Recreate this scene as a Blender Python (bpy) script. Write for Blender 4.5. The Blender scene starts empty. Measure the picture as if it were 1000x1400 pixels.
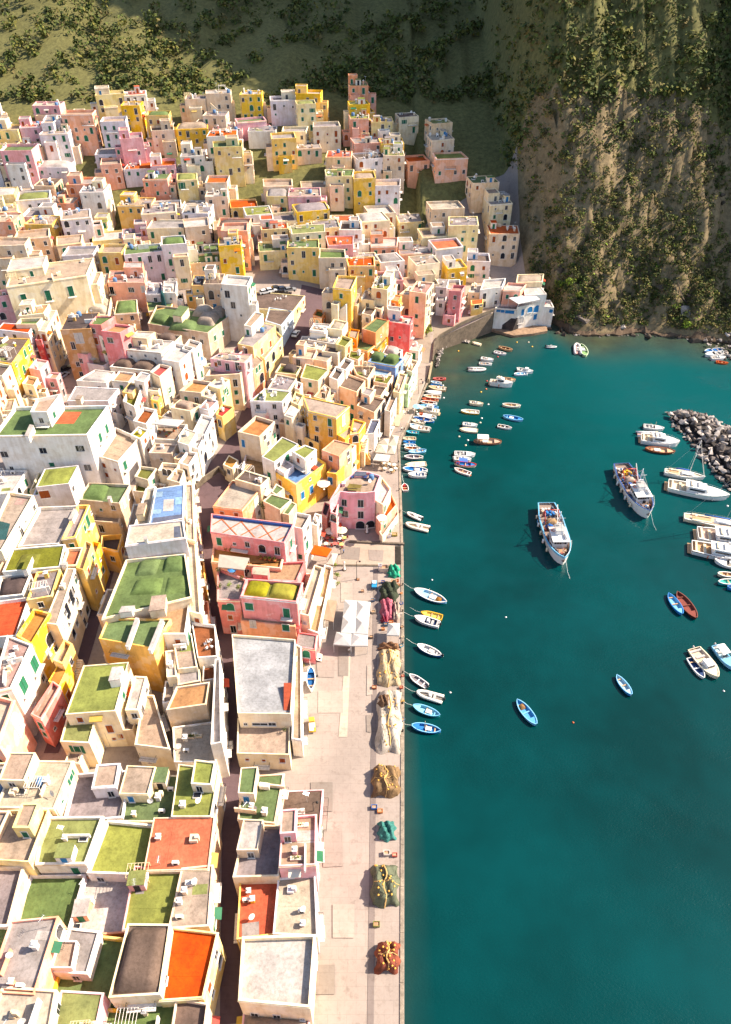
import bpy, math, random
from mathutils import Vector, Matrix
R = math.radians
rnd = random.Random(7)
C = bpy.context.scene.collection
# ------------------------------------------------------------------ camera numbers
CAMZ, PITCH, F = 120.0, R(41.0), 1000.0
SP, CP = math.sin(PITCH), math.cos(PITCH)
def at(px, py, z=0.0):
    dx, dy = (px-500)/F, (py-700)/F
    t = (CAMZ-z)/(SP+dy*CP)
    return Vector((dx*t, t*(CP-dy*SP), z))
def lerp(a, b, t): return a+(b-a)*t
def S(t):
    t = max(0.0, min(1.0, t)); return t*t*(3-2*t)
def poly_interp(pts, v):
    if v <= pts[0][0]: return pts[0][1]
    for (a, b), (c, d) in zip(pts, pts[1:]):
        if v <= c: return lerp(b, d, (v-a)/(c-a))
    return pts[-1][1]
# ------------------------------------------------------------------ colours and materials
def lin(c):
    c = c/255.0
    return c/12.92 if c <= .04045 else ((c+.055)/1.055)**2.4
def rgb(h, k=1.0):
    h = h.lstrip('#')
    return tuple(min(.92, lin(int(h[i:i+2], 16))*k) for i in (0, 2, 4))
MATS = {}
def nd(nt, t, **kw):
    n = nt.nodes.new(t)
    for k, v in kw.items(): setattr(n, k, v)
    return n
def mat(key, h, kind='plain', k=1.0, rough=None):
    name = key+'_'+kind
    if name in MATS: return MATS[name]
    m = bpy.data.materials.new(name); MATS[name] = m
    m.use_nodes = True; nt = m.node_tree; L = nt.links
    p = nt.nodes['Principled BSDF']
    col = rgb(h, k)
    r = rough if rough is not None else {'wall': .9, 'roof': .88, 'plain': .65, 'gloss': .25, 'glass': .12, 'metal': .4, 'cloth': .95, 'stone': .92, 'pave': .9}.get(kind, .7)
    p.inputs['Roughness'].default_value = r
    p.inputs['Specular IOR Level'].default_value = .5 if kind in ('gloss', 'glass', 'metal') else .2
    if kind == 'metal': p.inputs['Metallic'].default_value = .6
    if kind in ('wall', 'roof', 'stone', 'cloth', 'plain', 'pave'):
        geo = nd(nt, 'ShaderNodeNewGeometry')
        src = geo.outputs['Position']
        def noise(scale, detail, vec=None, rough_=.6):
            n = nd(nt, 'ShaderNodeTexNoise'); n.inputs['Scale'].default_value = scale
            n.inputs['Detail'].default_value = detail; n.inputs['Roughness'].default_value = rough_
            L.new(vec or src, n.inputs['Vector']); return n.outputs['Fac']
        def ramp(fac, a, b, ca, cb):
            n = nd(nt, 'ShaderNodeValToRGB'); e = n.color_ramp.elements
            e[0].position = a; e[1].position = b; e[0].color = (*ca, 1); e[1].color = (*cb, 1)
            L.new(fac, n.inputs['Fac']); return n.outputs['Color']
        def mix(a, b, fac, mode='MIX'):
            n = nd(nt, 'ShaderNodeMix', data_type='RGBA', blend_type=mode)
            if isinstance(fac, float): n.inputs[0].default_value = fac
            else: L.new(fac, n.inputs[0])
            L.new(a, n.inputs[6]); L.new(b, n.inputs[7]); return n.outputs[2]
        if kind == 'wall':
            mp = nd(nt, 'ShaderNodeMapping'); mp.inputs['Scale'].default_value = (1.3, 1.3, .16)
            L.new(src, mp.inputs['Vector'])
            c1 = ramp(noise(1.0, 5, mp.outputs[0]), .32, .6, tuple(x*k_ for x, k_ in zip(col, (.84, .80, .74))), col)
            c2 = ramp(noise(.45, 6), .36, .58, (.84, .78, .71), (1, 1, 1))
            c = mix(c1, c2, .8, 'MULTIPLY')
            c3 = ramp(noise(4.5, 5, None, .7), .32, .43, (.72, .66, .6), (1, 1, 1))
            c = mix(c, c3, .55, 'MULTIPLY')
            fade = ramp(noise(.28, 4), .52, .56, (0, 0, 0), (.35, .35, .35))
            pale = nd(nt, 'ShaderNodeRGB'); pale.outputs[0].default_value = (*tuple(min(.85, x*.55+.36) for x in col), 1)
            c = mix(c, pale.outputs[0], fade)
            bs, bst = 9.0, .25
        elif kind == 'roof':
            c1 = ramp(noise(.33, 7, None, .68), .34, .64, tuple(x*.66 for x in col), tuple(min(.9, x*1.12) for x in col))
            c2 = ramp(noise(2.1, 6, None, .7), .32, .55, (.58, .56, .52), (1, 1, 1))
            c = mix(c1, c2, .7, 'MULTIPLY')
            c3 = ramp(noise(11., 3), .28, .36, (.45, .42, .4), (1, 1, 1))
            c = mix(c, c3, .55, 'MULTIPLY')
            bs, bst = 4.0, .35
        elif kind == 'stone':
            c1 = ramp(noise(.6, 8, None, .7), .3, .68, tuple(x*.5 for x in col), tuple(min(.9, x*1.25) for x in col))
            c2 = ramp(noise(5., 5), .3, .6, (.6, .58, .56), (1, 1, 1))
            c = mix(c1, c2, .7, 'MULTIPLY')
            bs, bst = 3.0, .7
        elif kind == 'pave':
            c1 = ramp(noise(.12, 8, None, .62), .32, .66, tuple(x*.84 for x in col), tuple(min(.9, x*1.08) for x in col))
            c2 = ramp(noise(1.6, 6, None, .7), .3, .52, (.84, .82, .80), (1, 1, 1))
            c = mix(c1, c2, .8, 'MULTIPLY')
            c3 = ramp(noise(.5, 5, None, .7), .33, .42, (.66, .62, .60), (1, 1, 1))
            c = mix(c, c3, .55, 'MULTIPLY')
            br = nd(nt, 'ShaderNodeTexBrick'); L.new(src, br.inputs['Vector']); br.inputs['Scale'].default_value = 1.0; br.inputs['Brick Width'].default_value = 2.6; br.inputs['Row Height'].default_value = 1.7; br.inputs['Mortar Size'].default_value = .045
            br.inputs['Color1'].default_value = (1, 1, 1, 1); br.inputs['Color2'].default_value = (.88, .87, .86, 1); br.inputs['Mortar'].default_value = (.55, .52, .5, 1)
            c = mix(c, br.outputs['Color'], .24, 'MULTIPLY')
            bs, bst = 4.0, .2
        elif kind == 'cloth':
            c = ramp(noise(1.3, 4), .3, .65, tuple(x*.85 for x in col), col)
            bs, bst = 3.0, .3
        else:
            c = ramp(noise(2.5, 4), .28, .6, tuple(x*.8 for x in col), col)
            bs, bst = 6.0, .1
        if kind in ('wall', 'roof', 'cloth', 'stone'):
            oi = nd(nt, 'ShaderNodeObjectInfo'); hs = nd(nt, 'ShaderNodeHueSaturation')
            def mr(lo, hi, src_):
                q = nd(nt, 'ShaderNodeMapRange'); q.inputs[3].default_value = lo; q.inputs[4].default_value = hi; L.new(src_, q.inputs[0]); return q.outputs[0]
            fr = nd(nt, 'ShaderNodeMath', operation='FRACT'); ml = nd(nt, 'ShaderNodeMath', operation='MULTIPLY'); ml.inputs[1].default_value = 7.31
            L.new(oi.outputs['Random'], ml.inputs[0]); L.new(ml.outputs[0], fr.inputs[0])
            L.new(mr(.9, 1.06, oi.outputs['Random']), hs.inputs['Value']); L.new(mr(.86, 1.06, fr.outputs[0]), hs.inputs['Saturation'])
            fr2 = nd(nt, 'ShaderNodeMath', operation='FRACT'); ml2 = nd(nt, 'ShaderNodeMath', operation='MULTIPLY'); ml2.inputs[1].default_value = 13.7
            L.new(oi.outputs['Random'], ml2.inputs[0]); L.new(ml2.outputs[0], fr2.inputs[0]); L.new(mr(.494, .506, fr2.outputs[0]), hs.inputs['Hue'])
            L.new(c, hs.inputs['Color']); c = hs.outputs[0]
        L.new(c, p.inputs['Base Color'])
        b = nd(nt, 'ShaderNodeBump'); b.inputs['Strength'].default_value = bst; b.inputs['Distance'].default_value = .08
        L.new(noise(bs, 5), b.inputs['Height']); L.new(b.outputs[0], p.inputs['Normal'])
    else:
        p.inputs['Base Color'].default_value = (*col, 1)
    return m
# ------------------------------------------------------------------ mesh builder
class MB:
    def __init__(s): s.v = []; s.f = []; s.m = []; s.sm = []
    def add(s, vs, fs, mi=0, smooth=False):
        o = len(s.v); s.v += [tuple(v) for v in vs]
        for f in fs: s.f.append(tuple(o+i for i in f)); s.m.append(mi); s.sm.append(smooth)
    def box(s, x, y, z, sx, sy, sz, mi=0, rot=0.0, taper=1.0, topdx=0.0):
        c, sn = math.cos(rot), math.sin(rot); vs = []
        for zz, k, ox in ((z, 1, 0), (z+sz, taper, topdx)):
            for a, b in ((-1, -1), (1, -1), (1, 1), (-1, 1)):
                lx, ly = a*sx/2*k+ox, b*sy/2*k
                vs.append((x+lx*c-ly*sn, y+lx*sn+ly*c, zz))
        s.add(vs, [(3, 2, 1, 0), (4, 5, 6, 7), (0, 1, 5, 4), (1, 2, 6, 5), (2, 3, 7, 6), (3, 0, 4, 7)], mi)
    def prism(s, poly, z0, z1, mi=0, top=True, bottom=False):
        n = len(poly)
        vs = [(p[0], p[1], z0) for p in poly]+[(p[0], p[1], z1) for p in poly]
        fs = [(i, (i+1) % n, n+(i+1) % n, n+i) for i in range(n)]
        if top: fs.append(tuple(range(n, 2*n)))
        if bottom: fs.append(tuple(range(n-1, -1, -1)))
        s.add(vs, fs, mi)
    def tube(s, pts, r, n=6, mi=0, cap=True, r2=None):
        pts = [Vector(p) for p in pts]; vs = []; fs = []
        for i, p in enumerate(pts):
            d = (pts[min(i+1, len(pts)-1)]-pts[max(i-1, 0)]).normalized()
            a = d.cross(Vector((0, 0, 1)) if abs(d.z) < .95 else Vector((1, 0, 0))).normalized(); b = a.cross(d)
            rr = r if r2 is None else lerp(r, r2, i/(len(pts)-1))
            for k in range(n):
                t = 2*math.pi*k/n
                vs.append(p+a*rr*math.cos(t)+b*rr*math.sin(t))
        for i in range(len(pts)-1):
            for k in range(n):
                a, b = i*n+k, i*n+(k+1) % n
                fs.append((a, a+n, b+n, b))
        if cap:
            fs.append(tuple(range(n))); fs.append(tuple(range(len(pts)*n-1, (len(pts)-1)*n-1, -1)))
        s.add(vs, fs, mi, n > 5)
    def lathe(s, x, y, prof, n=10, mi=0, smooth=True):
        vs = []; fs = []
        for r, z in prof:
            for k in range(n):
                t = 2*math.pi*k/n; vs.append((x+r*math.cos(t), y+r*math.sin(t), z))
        for i in range(len(prof)-1):
            for k in range(n):
                fs.append((i*n+k, i*n+(k+1) % n, (i+1)*n+(k+1) % n, (i+1)*n+k))
        fs.append(tuple(range(n-1, -1, -1))); fs.append(tuple(range((len(prof)-1)*n, len(prof)*n)))
        s.add(vs, fs, mi, smooth)
    def grid(s, fn, nu, nv, mi=0, smooth=True):
        vs = [fn(i/nu, j/nv) for j in range(nv+1) for i in range(nu+1)]
        fs = [(j*(nu+1)+i, j*(nu+1)+i+1, (j+1)*(nu+1)+i+1, (j+1)*(nu+1)+i) for j in range(nv) for i in range(nu)]
        s.add(vs, fs, mi, smooth)
    def mesh(s, name, mats):
        me = bpy.data.meshes.new(name); me.from_pydata(s.v, [], s.f)
        for m in (mats if isinstance(mats, (list, tuple)) else [mats]): me.materials.append(m)
        me.polygons.foreach_set('material_index', s.m); me.polygons.foreach_set('use_smooth', s.sm)
        me.update(); return me
    def build(s, name, mats, parent=None, loc=(0, 0, 0)):
        return link(name, s.mesh(name, mats), parent, loc)
def link(name, data, parent=None, loc=(0, 0, 0), rz=0.0):
    o = bpy.data.objects.new(name, data); C.objects.link(o)
    o.location = loc; o.rotation_euler = (0, 0, rz)
    if parent is not None: o.parent = parent
    return o
def tag(o, label, cat, group=None, kind=None):
    if label: o['label'] = label
    if cat: o['category'] = cat
    if group: o['group'] = group
    if kind: o['kind'] = kind
    return o
def thing(name, label, cat, loc=(0, 0, 0), rz=0.0, group=None):
    return tag(link(name, None, None, loc, rz), label, cat, group)
def struct(name, mb, mats): return tag(mb.build(name, mats), None, None, None, 'structure')
def dup(root, loc, rz, label=None):
    r = root.copy(); C.objects.link(r); r.location = loc; r.rotation_euler = (0, 0, rz)
    if label: r['label'] = label
    for ch in root.children:
        c = ch.copy(); C.objects.link(c); c.parent = r
        for g in ch.children:
            q = g.copy(); C.objects.link(q); q.parent = c
    return r
# ------------------------------------------------------------------ lie of the land
QP = [at(*p) for p in ((553, 1420, 1.6), (553, 1008, 1.6), (553, 900, 1.6), (552, 760, 1.6), (549, 660, 1.6), (547, 604, 1.6), (559, 579, 1.6), (573, 552, 1.6), (589, 517, 2.2), (591, 497, 3.2))]
QL = [(p.y, p.x) for p in QP]
Y1 = QP[-1].y
SH = [QP[-1]]+[at(*p) for p in ((595, 467, 4.6), (602, 460, 5.2), (616, 452, 6.0), (632, 443, 7.0), (650, 435, 7.6), (676, 424, 8.0))]
SHL = [(p.x, p.y) for p in SH]+[(SH[-1].x+1.5, SH[-1].y+3), (64, 247), (68, 238), (71, 233.5), (80, 231), (95, 233.5), (105, 231), (116, 228), (128, 224), (150, 224), (260, 215), (420, 205)]
def xq(y): return poly_interp(QL, y)
def ys(x): return poly_interp(SHL, x)
def zquay(x, y):
    if y <= 168: return 1.6
    return poly_interp([(168, 1.6), (197, 2.2), (207, 3.2), (222, 5.0), (232, 7.0), (244, 8.0), (300, 9)], y)
def hn(x, y, s=1.0):
    return (math.sin(x*.21*s+1.3)*math.cos(y*.17*s-.7)+.6*math.sin(x*.53*s-y*.41*s)+.35*math.sin(x*1.1*s+y*.9*s+2.1))
def ground(x, y):
    if y < Y1: d = xq(y)-x
    else:
        d = (QP[-1].x-x)+(y-Y1)*.3 if x < QP[-1].x else min((y-ys(x))*.8, 60)
    g = zquay(x, y)+6*S((d-15)/45)*(.35+.65*S((y-118)/45))+5*S((y-150)/110)*S((d-9)/45)
    if y > 262: g += (y-262)*.30*S((y-262)/40)
    if x > 52:
        c = max(0.0, y-ys(x)); q = .6+1.15*c if c < 6 else 7.5+.98*(c-6)
        q += hn(x, y)*1.6*S(c/12)+hn(y, x, 2.7)*1.2*S(c/6)-1.6*abs(hn(x*1.7, y*.6, .8))*S(c/6)
        q += -12*math.exp(-((x-131)/9)**2)*S(c/20)+17*S((x-146)/8)*S(c/7)
        g = lerp(g, q, S((x-54)/12))
    if y > 330: g += hn(x*.35, y*.35)*3*S((y-330)/60)
    return g
def hit(px, py):
    d = at(px, py, 0)-Vector((0, 0, CAMZ)); d.normalize(); t = 70.0
    while t < 900:
        p = Vector((0, 0, CAMZ))+d*t
        if p.z <= ground(p.x, p.y) or p.z < 0: return p
        t += .35
    return p
WALL = dict(white='f8f0e5', cream='fae6be', yellow='fccb50', ochre='f6c050', tan='ecd2b0', brown='cf9e66', pink='f6b2b6', rose='ea8682', salmon='f8ac86', coral='fb665c',
            orange='f8941c', lilac='ece2e4', blue='6f93d6', paleblue='c4daf2', maroon='b8504e', stone='dac0a2', lemon='f8e09a', peach='f6d2ac', grey='d0c6c0', gold='fcb818', greenw='b4e0bc')
ROOF = dict(white='cdc0b8', grey='a99d98', tan='b89f8b', brown='7b665a', green='70844e', lime='94984e', olive='7c7c2c', orange='d85c1c', amber='cc7410', red='b23c3a', peach='c09772', ochre='c08a4a',
            blue='6a92c8', paleblue='9cbcd4', slate='666a7c', coolgrey='aeadaf', mauve='9f9090', dark='5c4c48', yellow='a89e30', pink='bd9488', cream='c7b6a0', rust='9a5428', teal='2f5f60', terrace='ba9f88')
SHUT = dict(g='2f7a58', d='2b2a33', b='2f86c0', o='b05a28', w='d8d0c8', r='8a3030')
def W(k): return mat('paint_'+k, WALL[k], 'wall', .92)
def RF(k): return mat('roofing_'+k, ROOF[k], 'roof', .7)
TRIM = mat('trim_white', 'f4ece2', 'plain', .8)
IRON = mat('iron', '34302e', 'plain')
def SHM(k): return mat('shutter_'+k, SHUT[k], 'plain', .8)
GLASS = mat('window_glass', '20242c', 'glass')
LEAF = [mat('leaf_'+k, c, 'plain', .68, .8) for k, c in (('a', '626c30'), ('b', '86803c'), ('c', '49542a'), ('d', '94824e'), ('e', '9ab038'), ('f', '776a40'))]
def leaves(m, c, rx, ry, rz, n, s, mis):
    for _ in range(n):
        v = Vector((rnd.gauss(0, 1), rnd.gauss(0, 1), rnd.gauss(0, 1))).normalized()*(rnd.random()**.4)
        q = Vector((c.x+v.x*rx, c.y+v.y*ry, c.z+v.z*rz))
        nr = (v+Vector((rnd.gauss(0, .5), rnd.gauss(0, .5), rnd.gauss(0, .5)+.5))).normalized()
        u = nr.orthogonal().normalized(); w = nr.cross(u); a = rnd.random()*6.3; u, w = u*math.cos(a)+w*math.sin(a), w*math.cos(a)-u*math.sin(a)
        k = s*rnd.uniform(.6, 1.3)
        m.add([q-u*k, q-w*k*.6+nr*k*.1, q+u*k, q+w*k*.6+nr*k*.1], [(0, 1, 2, 3)], rnd.choice(mis))
VOLS = []; JOBS = []; LIFT = [0]
def quadxy(q, z): return [at(q[i], q[i+1], z).xy for i in (0, 2, 4, 6)]
def inset(poly, d):
    n = len(poly); out = []
    for i in range(n):
        p, a, b = poly[i], poly[i-1], poly[(i+1) % n]
        e1, e2 = (p-a).normalized(), (b-p).normalized()
        n1, n2 = Vector((-e1.y, e1.x)), Vector((-e2.y, e2.x))
        k = 1+n1.dot(n2)
        out.append(p+(n1+n2)*(d/max(k, .35)))
    return out
def inside(poly, x, y):
    r = False; j = len(poly)-1
    for i in range(len(poly)):
        a, b = poly[i], poly[j]
        if (a[1] > y) != (b[1] > y) and x < (b[0]-a[0])*(y-a[1])/(b[1]-a[1])+a[0]: r = not r
        j = i
    return r
def h(label, wall, roof, z, q, **o):
    """a house: label, wall paint, roof colour, roof height, roof corners (near left, near right, far right, far left)"""
    if LIFT[0]:
        z += LIFT[0]; o['wings'] = [w[:3]+(w[3]+LIFT[0],)+tuple(w[4:]) for w in o.get('wings', ())]; o['boxes'] = [(b[0], b[1]+LIFT[0])+tuple(b[2:]) for b in o.get('boxes', ())]
        o['patches'] = [p_[:2]+((p_[2]+LIFT[0],) if len(p_) > 2 else ()) for p_ in o.get('patches', ())]
    JOBS.append((label, wall, roof, z, q, o))
    if 'par' not in o: o['par'] = rnd.choice((.2, .35, .5, .6, .8, .95))
    par = o['par']
    for (qq, zz, pp) in [(q, z, par)]+[(w[2], w[3], w[4] if len(w) > 4 else .5) for w in o.get('wings', ())]:
        pl = quadxy(qq, zz+pp)
        VOLS.append((pl, zz+pp, min(p.x for p in pl), max(p.x for p in pl), min(p.y for p in pl), max(p.y for p in pl), label))
def covered(p, skip=None):
    for pl, zz, x0, x1, y0, y1, lb in VOLS:
        if lb is not skip and p.z < zz and x0 <= p.x <= x1 and y0 <= p.y <= y1 and inside(pl, p.x, p.y): return True
    return False
EYE = Vector((0, 0, CAMZ))
def hidden(p):
    d = (EYE-p).normalized(); q = p+d*.25
    for i in range(34):
        if covered(q): return True
        if q.z > 34: return False
        q = q+d*(.5 if i < 8 else 1.1)
    return False
WM = {}
def winmesh(kind, w, hh, sh):
    key = (kind, w, hh, sh)
    if key in WM: return WM[key]
    f = MB(); p = MB(); t = .08
    if kind in 'aA':
        n = 8; arc = [(-w/2*math.cos(math.pi*i/n), hh/2-w/2+w/2*math.sin(math.pi*i/n)) for i in range(n+1)]
        pts = [(-w/2, -hh/2)]+arc+[(w/2, -hh/2)]
        po = [(x*(1+2*t/w), (y+t if y > -hh/2 else y)) for x, y in pts]
        m = len(pts)
        p.add([(x, -.02, y) for x, y in pts], [tuple(range(m-1, -1, -1))])
        for i in range(m-1):
            a, b, c, d = pts[i], pts[i+1], po[i+1], po[i]
            f.add([(a[0], -.07, a[1]), (b[0], -.07, b[1]), (c[0], -.07, c[1]), (d[0], -.07, d[1]), (c[0], 0, c[1]), (d[0], 0, d[1]), (a[0], 0, a[1]), (b[0], 0, b[1])],
                  [(0, 1, 2, 3), (3, 2, 4, 5), (1, 0, 6, 7)])
        f.box(0, -.1, -hh/2-.08, w+.3, .24, .08)
    else:
        for sx in (-1, 1): f.box(sx*(w/2+t/2), -.04, -hh/2, t, .08, hh)
        f.box(0, -.045, hh/2, w+2*t, .09, t); f.box(0, -.1, -hh/2-.09, w+2*t+.1, .22, .09)
        p.box(0, 0, -hh/2, w, .03, hh)
        if sh == 'd':
            p.box(0, -.015, -hh/2, .045, .05, hh, 1)
        else:
            p.box(0, -.015, -hh/2, .04, .07, hh, 2)
            for i in range(5): p.box(0, -.02, -hh/2+hh*(i+.5)/5, w*.96, .07, .05, 1)
        if kind == 'O':
            for sx in (-1, 1): f.box(sx*(w*.75+t+.02), -.03, -hh/2, w/2, .06, hh, 1)
    fm = f.mesh('window', [TRIM, SHM(sh if sh != 'd' else 'g')])
    pm = p.mesh('pane' if sh == 'd' else 'shutter', [GLASS if sh == 'd' or kind in 'aA' and sh == 'd' else SHM(sh), TRIM if sh == 'd' else SHM(sh), IRON])
    WM[key] = (fm, pm); return WM[key]
BALC = {}
def balcony(root, loc, rz, w):
    w = round(w, 1)
    if w not in BALC:
        a = MB(); a.box(0, -.45, -.14, w, .9, .14)
        for sx in (-.38, .38): a.box(sx*w, -.22, -.34, .14, .4, .2)
        b = MB()
        for (x0, y0, x1, y1) in ((-w/2+.04, -.86, w/2-.04, -.86), (-w/2+.04, -.86, -w/2+.04, 0), (w/2-.04, -.86, w/2-.04, 0)):
            b.tube([(x0, y0, .95), (x1, y1, .95)], .03, 4)
            n = max(2, int(max(abs(x1-x0), abs(y1-y0))/.22))
            for i in range(n+1): b.tube([(lerp(x0, x1, i/n), lerp(y0, y1, i/n), 0), (lerp(x0, x1, i/n), lerp(y0, y1, i/n), .95)], .014, 3)
        BALC[w] = (a.mesh('balcony', TRIM), b.mesh('railing', IRON))
    o = link('balcony', BALC[w][0], root, loc, rz); link('railing', BALC[w][1], o)
def put_window(root, L, poly, side, px=None, py=None, kind='w', w=1.0, hh=1.5, sh='d', u=None, zc=None, balc=False, force=True):
    a, b = poly[side], poly[(side+1) % 4]
    e = b-a; ln = e.length; d = e/ln; nrm = Vector((d.y, -d.x))
    if px is not None:
        r = at(px, py, 0)-EYE
        den = nrm.x*r.x+nrm.y*r.y
        if abs(den) < 1e-6: return
        t = (nrm.x*(a.x-EYE.x)+nrm.y*(a.y-EYE.y))/den
        p = EYE+r*t
        u = (p.xy-a).dot(d); zc = p.z
    u = max(w/2+.2, min(ln-w/2-.2, u)) if ln > w+.5 else ln/2
    q = a+d*u
    p = Vector((q.x+nrm.x*.004, q.y+nrm.y*.004, zc))
    if not force:
        tst = p+Vector((nrm.x, nrm.y, 0))*.45
        if covered(tst): return
        if nrm.dot(EYE.xy-q) < 0 or hidden(p+Vector((nrm.x, nrm.y, 0))*.3):
            if rnd.random() > .25: return
    fm, pm = winmesh(kind, w, hh, sh)
    o = link('window', fm, root, p-L, math.atan2(d.y, d.x)); link(pm.name.split('.')[0], pm, o)
    if balc: balcony(root, p-L+Vector((0, 0, -hh/2-.05)), math.atan2(d.y, d.x), w+1.0)
def volume(root, L, poly, z, par, base, wall, roof, name, wallpart='wall'):
    th = rnd.choice((.16, .2, .25, .3)); inn = inset(poly, th); n = len(poly); zt = z+par
    b = MB()
    vs = [(p.x-L.x, p.y-L.y, base-L.z) for p in poly]+[(p.x-L.x, p.y-L.y, zt-L.z) for p in poly]+[(p.x-L.x, p.y-L.y, zt-L.z) for p in inn]+[(p.x-L.x, p.y-L.y, z-.05-L.z) for p in inn]
    fs = []
    for i in range(n):
        j = (i+1) % n
        fs += [(i, j, n+j, n+i), (n+i, n+j, 2*n+j, 2*n+i), (2*n+i, 2*n+j, 3*n+j, 3*n+i)]
    b.add(vs, fs)
    if rnd.random() < .3:      # string course round the top
        out = inset(poly, -.09); k0, k1 = zt-.42-L.z, zt-.22-L.z
        vs = [(p.x-L.x, p.y-L.y, k0) for p in out]+[(p.x-L.x, p.y-L.y, k1) for p in out]+[(p.x-L.x, p.y-L.y, k1+.03) for p in poly]+[(p.x-L.x, p.y-L.y, k0) for p in poly]
        fs = []
        for i in range(n):
            j = (i+1) % n; fs += [(i, j, n+j, n+i), (n+i, n+j, 2*n+j, 2*n+i), (3*n+i, 3*n+j, j, i)]
        b.add(vs, fs, 1)
    o = b.build(wallpart, [W(wall), W(rnd.choice([wall, 'white', 'cream', 'tan']))], root)
    r = MB(); r.add([(p.x-L.x, p.y-L.y, z-L.z) for p in inn], [tuple(range(n))])
    # coping and roofing seams: slightly raised strips
    e = inn[1]-inn[0]; f = inn[3]-inn[0]
    k = int(max(e.length, f.length)/2.6)
    for i in range(1, k):
        if rnd.random() < .5: continue
        t = i/k
        if e.length > f.length: a_, b_ = lerp(inn[0], inn[1], t), lerp(inn[3], inn[2], t)
        else: a_, b_ = lerp(inn[0], inn[3], t), lerp(inn[1], inn[2], t)
        m_ = (a_+b_)/2; dd = b_-a_
        r.box(m_.x-L.x, m_.y-L.y, z-L.z-.02, dd.length*.98, .09, .045, 0, math.atan2(dd.y, dd.x))
    rf = r.build('roof', RF(roof), o if wallpart != 'wall' else root)
    return o, rf
def px_in(q, z, L): return [Vector((p.x-L.x, p.y-L.y, z-L.z)) for p in (at(q[i], q[i+1], z) for i in range(0, len(q), 2))]
def vault(root, L, q, z, hgt, roof, kind='dome'):
    c = px_in(q, z, L)
    def fn(u, v):
        p = (c[0]*(1-u)+c[1]*u)*(1-v)+(c[3]*(1-u)+c[2]*u)*v
        a, b = 1-(2*u-1)**2, 1-(2*v-1)**2
        k = (min(1, a*1.6)**.6*min(1, b*1.6)**.6*.75+.25*(a*b)) if kind == 'dome' else a**.55*(1 if .02 < v < .98 else 0)
        return (p.x, p.y, p.z-.02+hgt*k)
    m = MB(); m.grid(fn, 12, 12); return m.build('roof_vault', RF(roof), root)
def chimney(root, p, wall, a=0.0):
    m = MB(); s = rnd.uniform(.5, .75); hh = rnd.uniform(.7, 1.4)
    m.box(p.x, p.y, p.z-.02, s, s, hh, 0, a); m.box(p.x, p.y, p.z+hh-.02, s+.2, s+.2, .12, 1, a)
    m.box(p.x, p.y, p.z+hh+.1, s*.6, s*.6, .25, 1, a)
    m.build('chimney', [W(wall), TRIM], root)
def dish(root, p):
    m = MB(); m.tube([(p.x, p.y, p.z-.03), (p.x, p.y, p.z+1.0)], .03, 5, 1)
    a = rnd.uniform(-2.6, -.6); d = Vector((math.cos(a), math.sin(a), .55)).normalized(); u = d.cross(Vector((0, 0, 1))).normalized(); v = u.cross(d)
    c = Vector((p.x, p.y, p.z+1.05)); vs = [c-d*.12]; n = 12
    for i in range(n): t = 2*math.pi*i/n; vs.append(c+u*.48*math.cos(t)+v*.48*math.sin(t))
    m.add(vs, [(0, 1+i, 1+(i+1) % n) for i in range(n)]); m.build('satellite_dish', [TRIM, IRON], root)
def tank(root, p):
    m = MB(); m.lathe(p.x, p.y, [(.1, p.z+.02), (.62, p.z+.04), (.66, p.z+.2), (.64, p.z+1.15), (.4, p.z+1.35), (.12, p.z+1.42)], 12)
    m.build('water_tank', mat('tank', rnd.choice(['e6e4e0', '5a7aa0', 'b8b4b0']), 'plain'), root)
def aerial(root, p):
    m = MB(); t = rnd.uniform(1.8, 3.2); m.tube([(p.x, p.y, p.z-.02), (p.x, p.y, p.z+t)], .03, 4)
    a = rnd.random()*3
    for i in range(5):
        z_ = p.z+t-.1-.0*i; o = (i-2)*.22
        m.tube([(p.x+o*math.cos(a)-.3*math.sin(a), p.y+o*math.sin(a)+.3*math.cos(a), z_), (p.x+o*math.cos(a)+.3*math.sin(a), p.y+o*math.sin(a)-.3*math.cos(a), z_)], .018, 3)
    m.tube([(p.x-.5*math.cos(a), p.y-.5*math.sin(a), p.z+t-.1), (p.x+.5*math.cos(a), p.y+.5*math.sin(a), p.z+t-.1)], .018, 3)
    m.build('aerial', mat('alu', 'c8c8c8', 'metal'), root)
def hut(root, p, wall, roof, rot):
    m = MB(); sx, sy, sz = rnd.uniform(1.8, 2.8), rnd.uniform(1.8, 2.6), rnd.uniform(1.9, 2.4)
    m.box(p.x, p.y, p.z-.02, sx, sy, sz, 0, rot)
    o = m.build('stair_hut', W(wall), root)
    m = MB(); m.box(p.x, p.y, p.z+sz-.018, sx+.16, sy+.16, .14, 0, rot); m.build('roof', RF(roof), o)
    m = MB(); c, s_ = math.cos(rot), math.sin(rot)
    m.box(p.x+(-(sy/2))*-s_*1.0, p.y-(sy/2)*c, p.z, .85, .1, 1.75, 0, rot); m.build('door', SHM(rnd.choice('gdob')), o)
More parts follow.
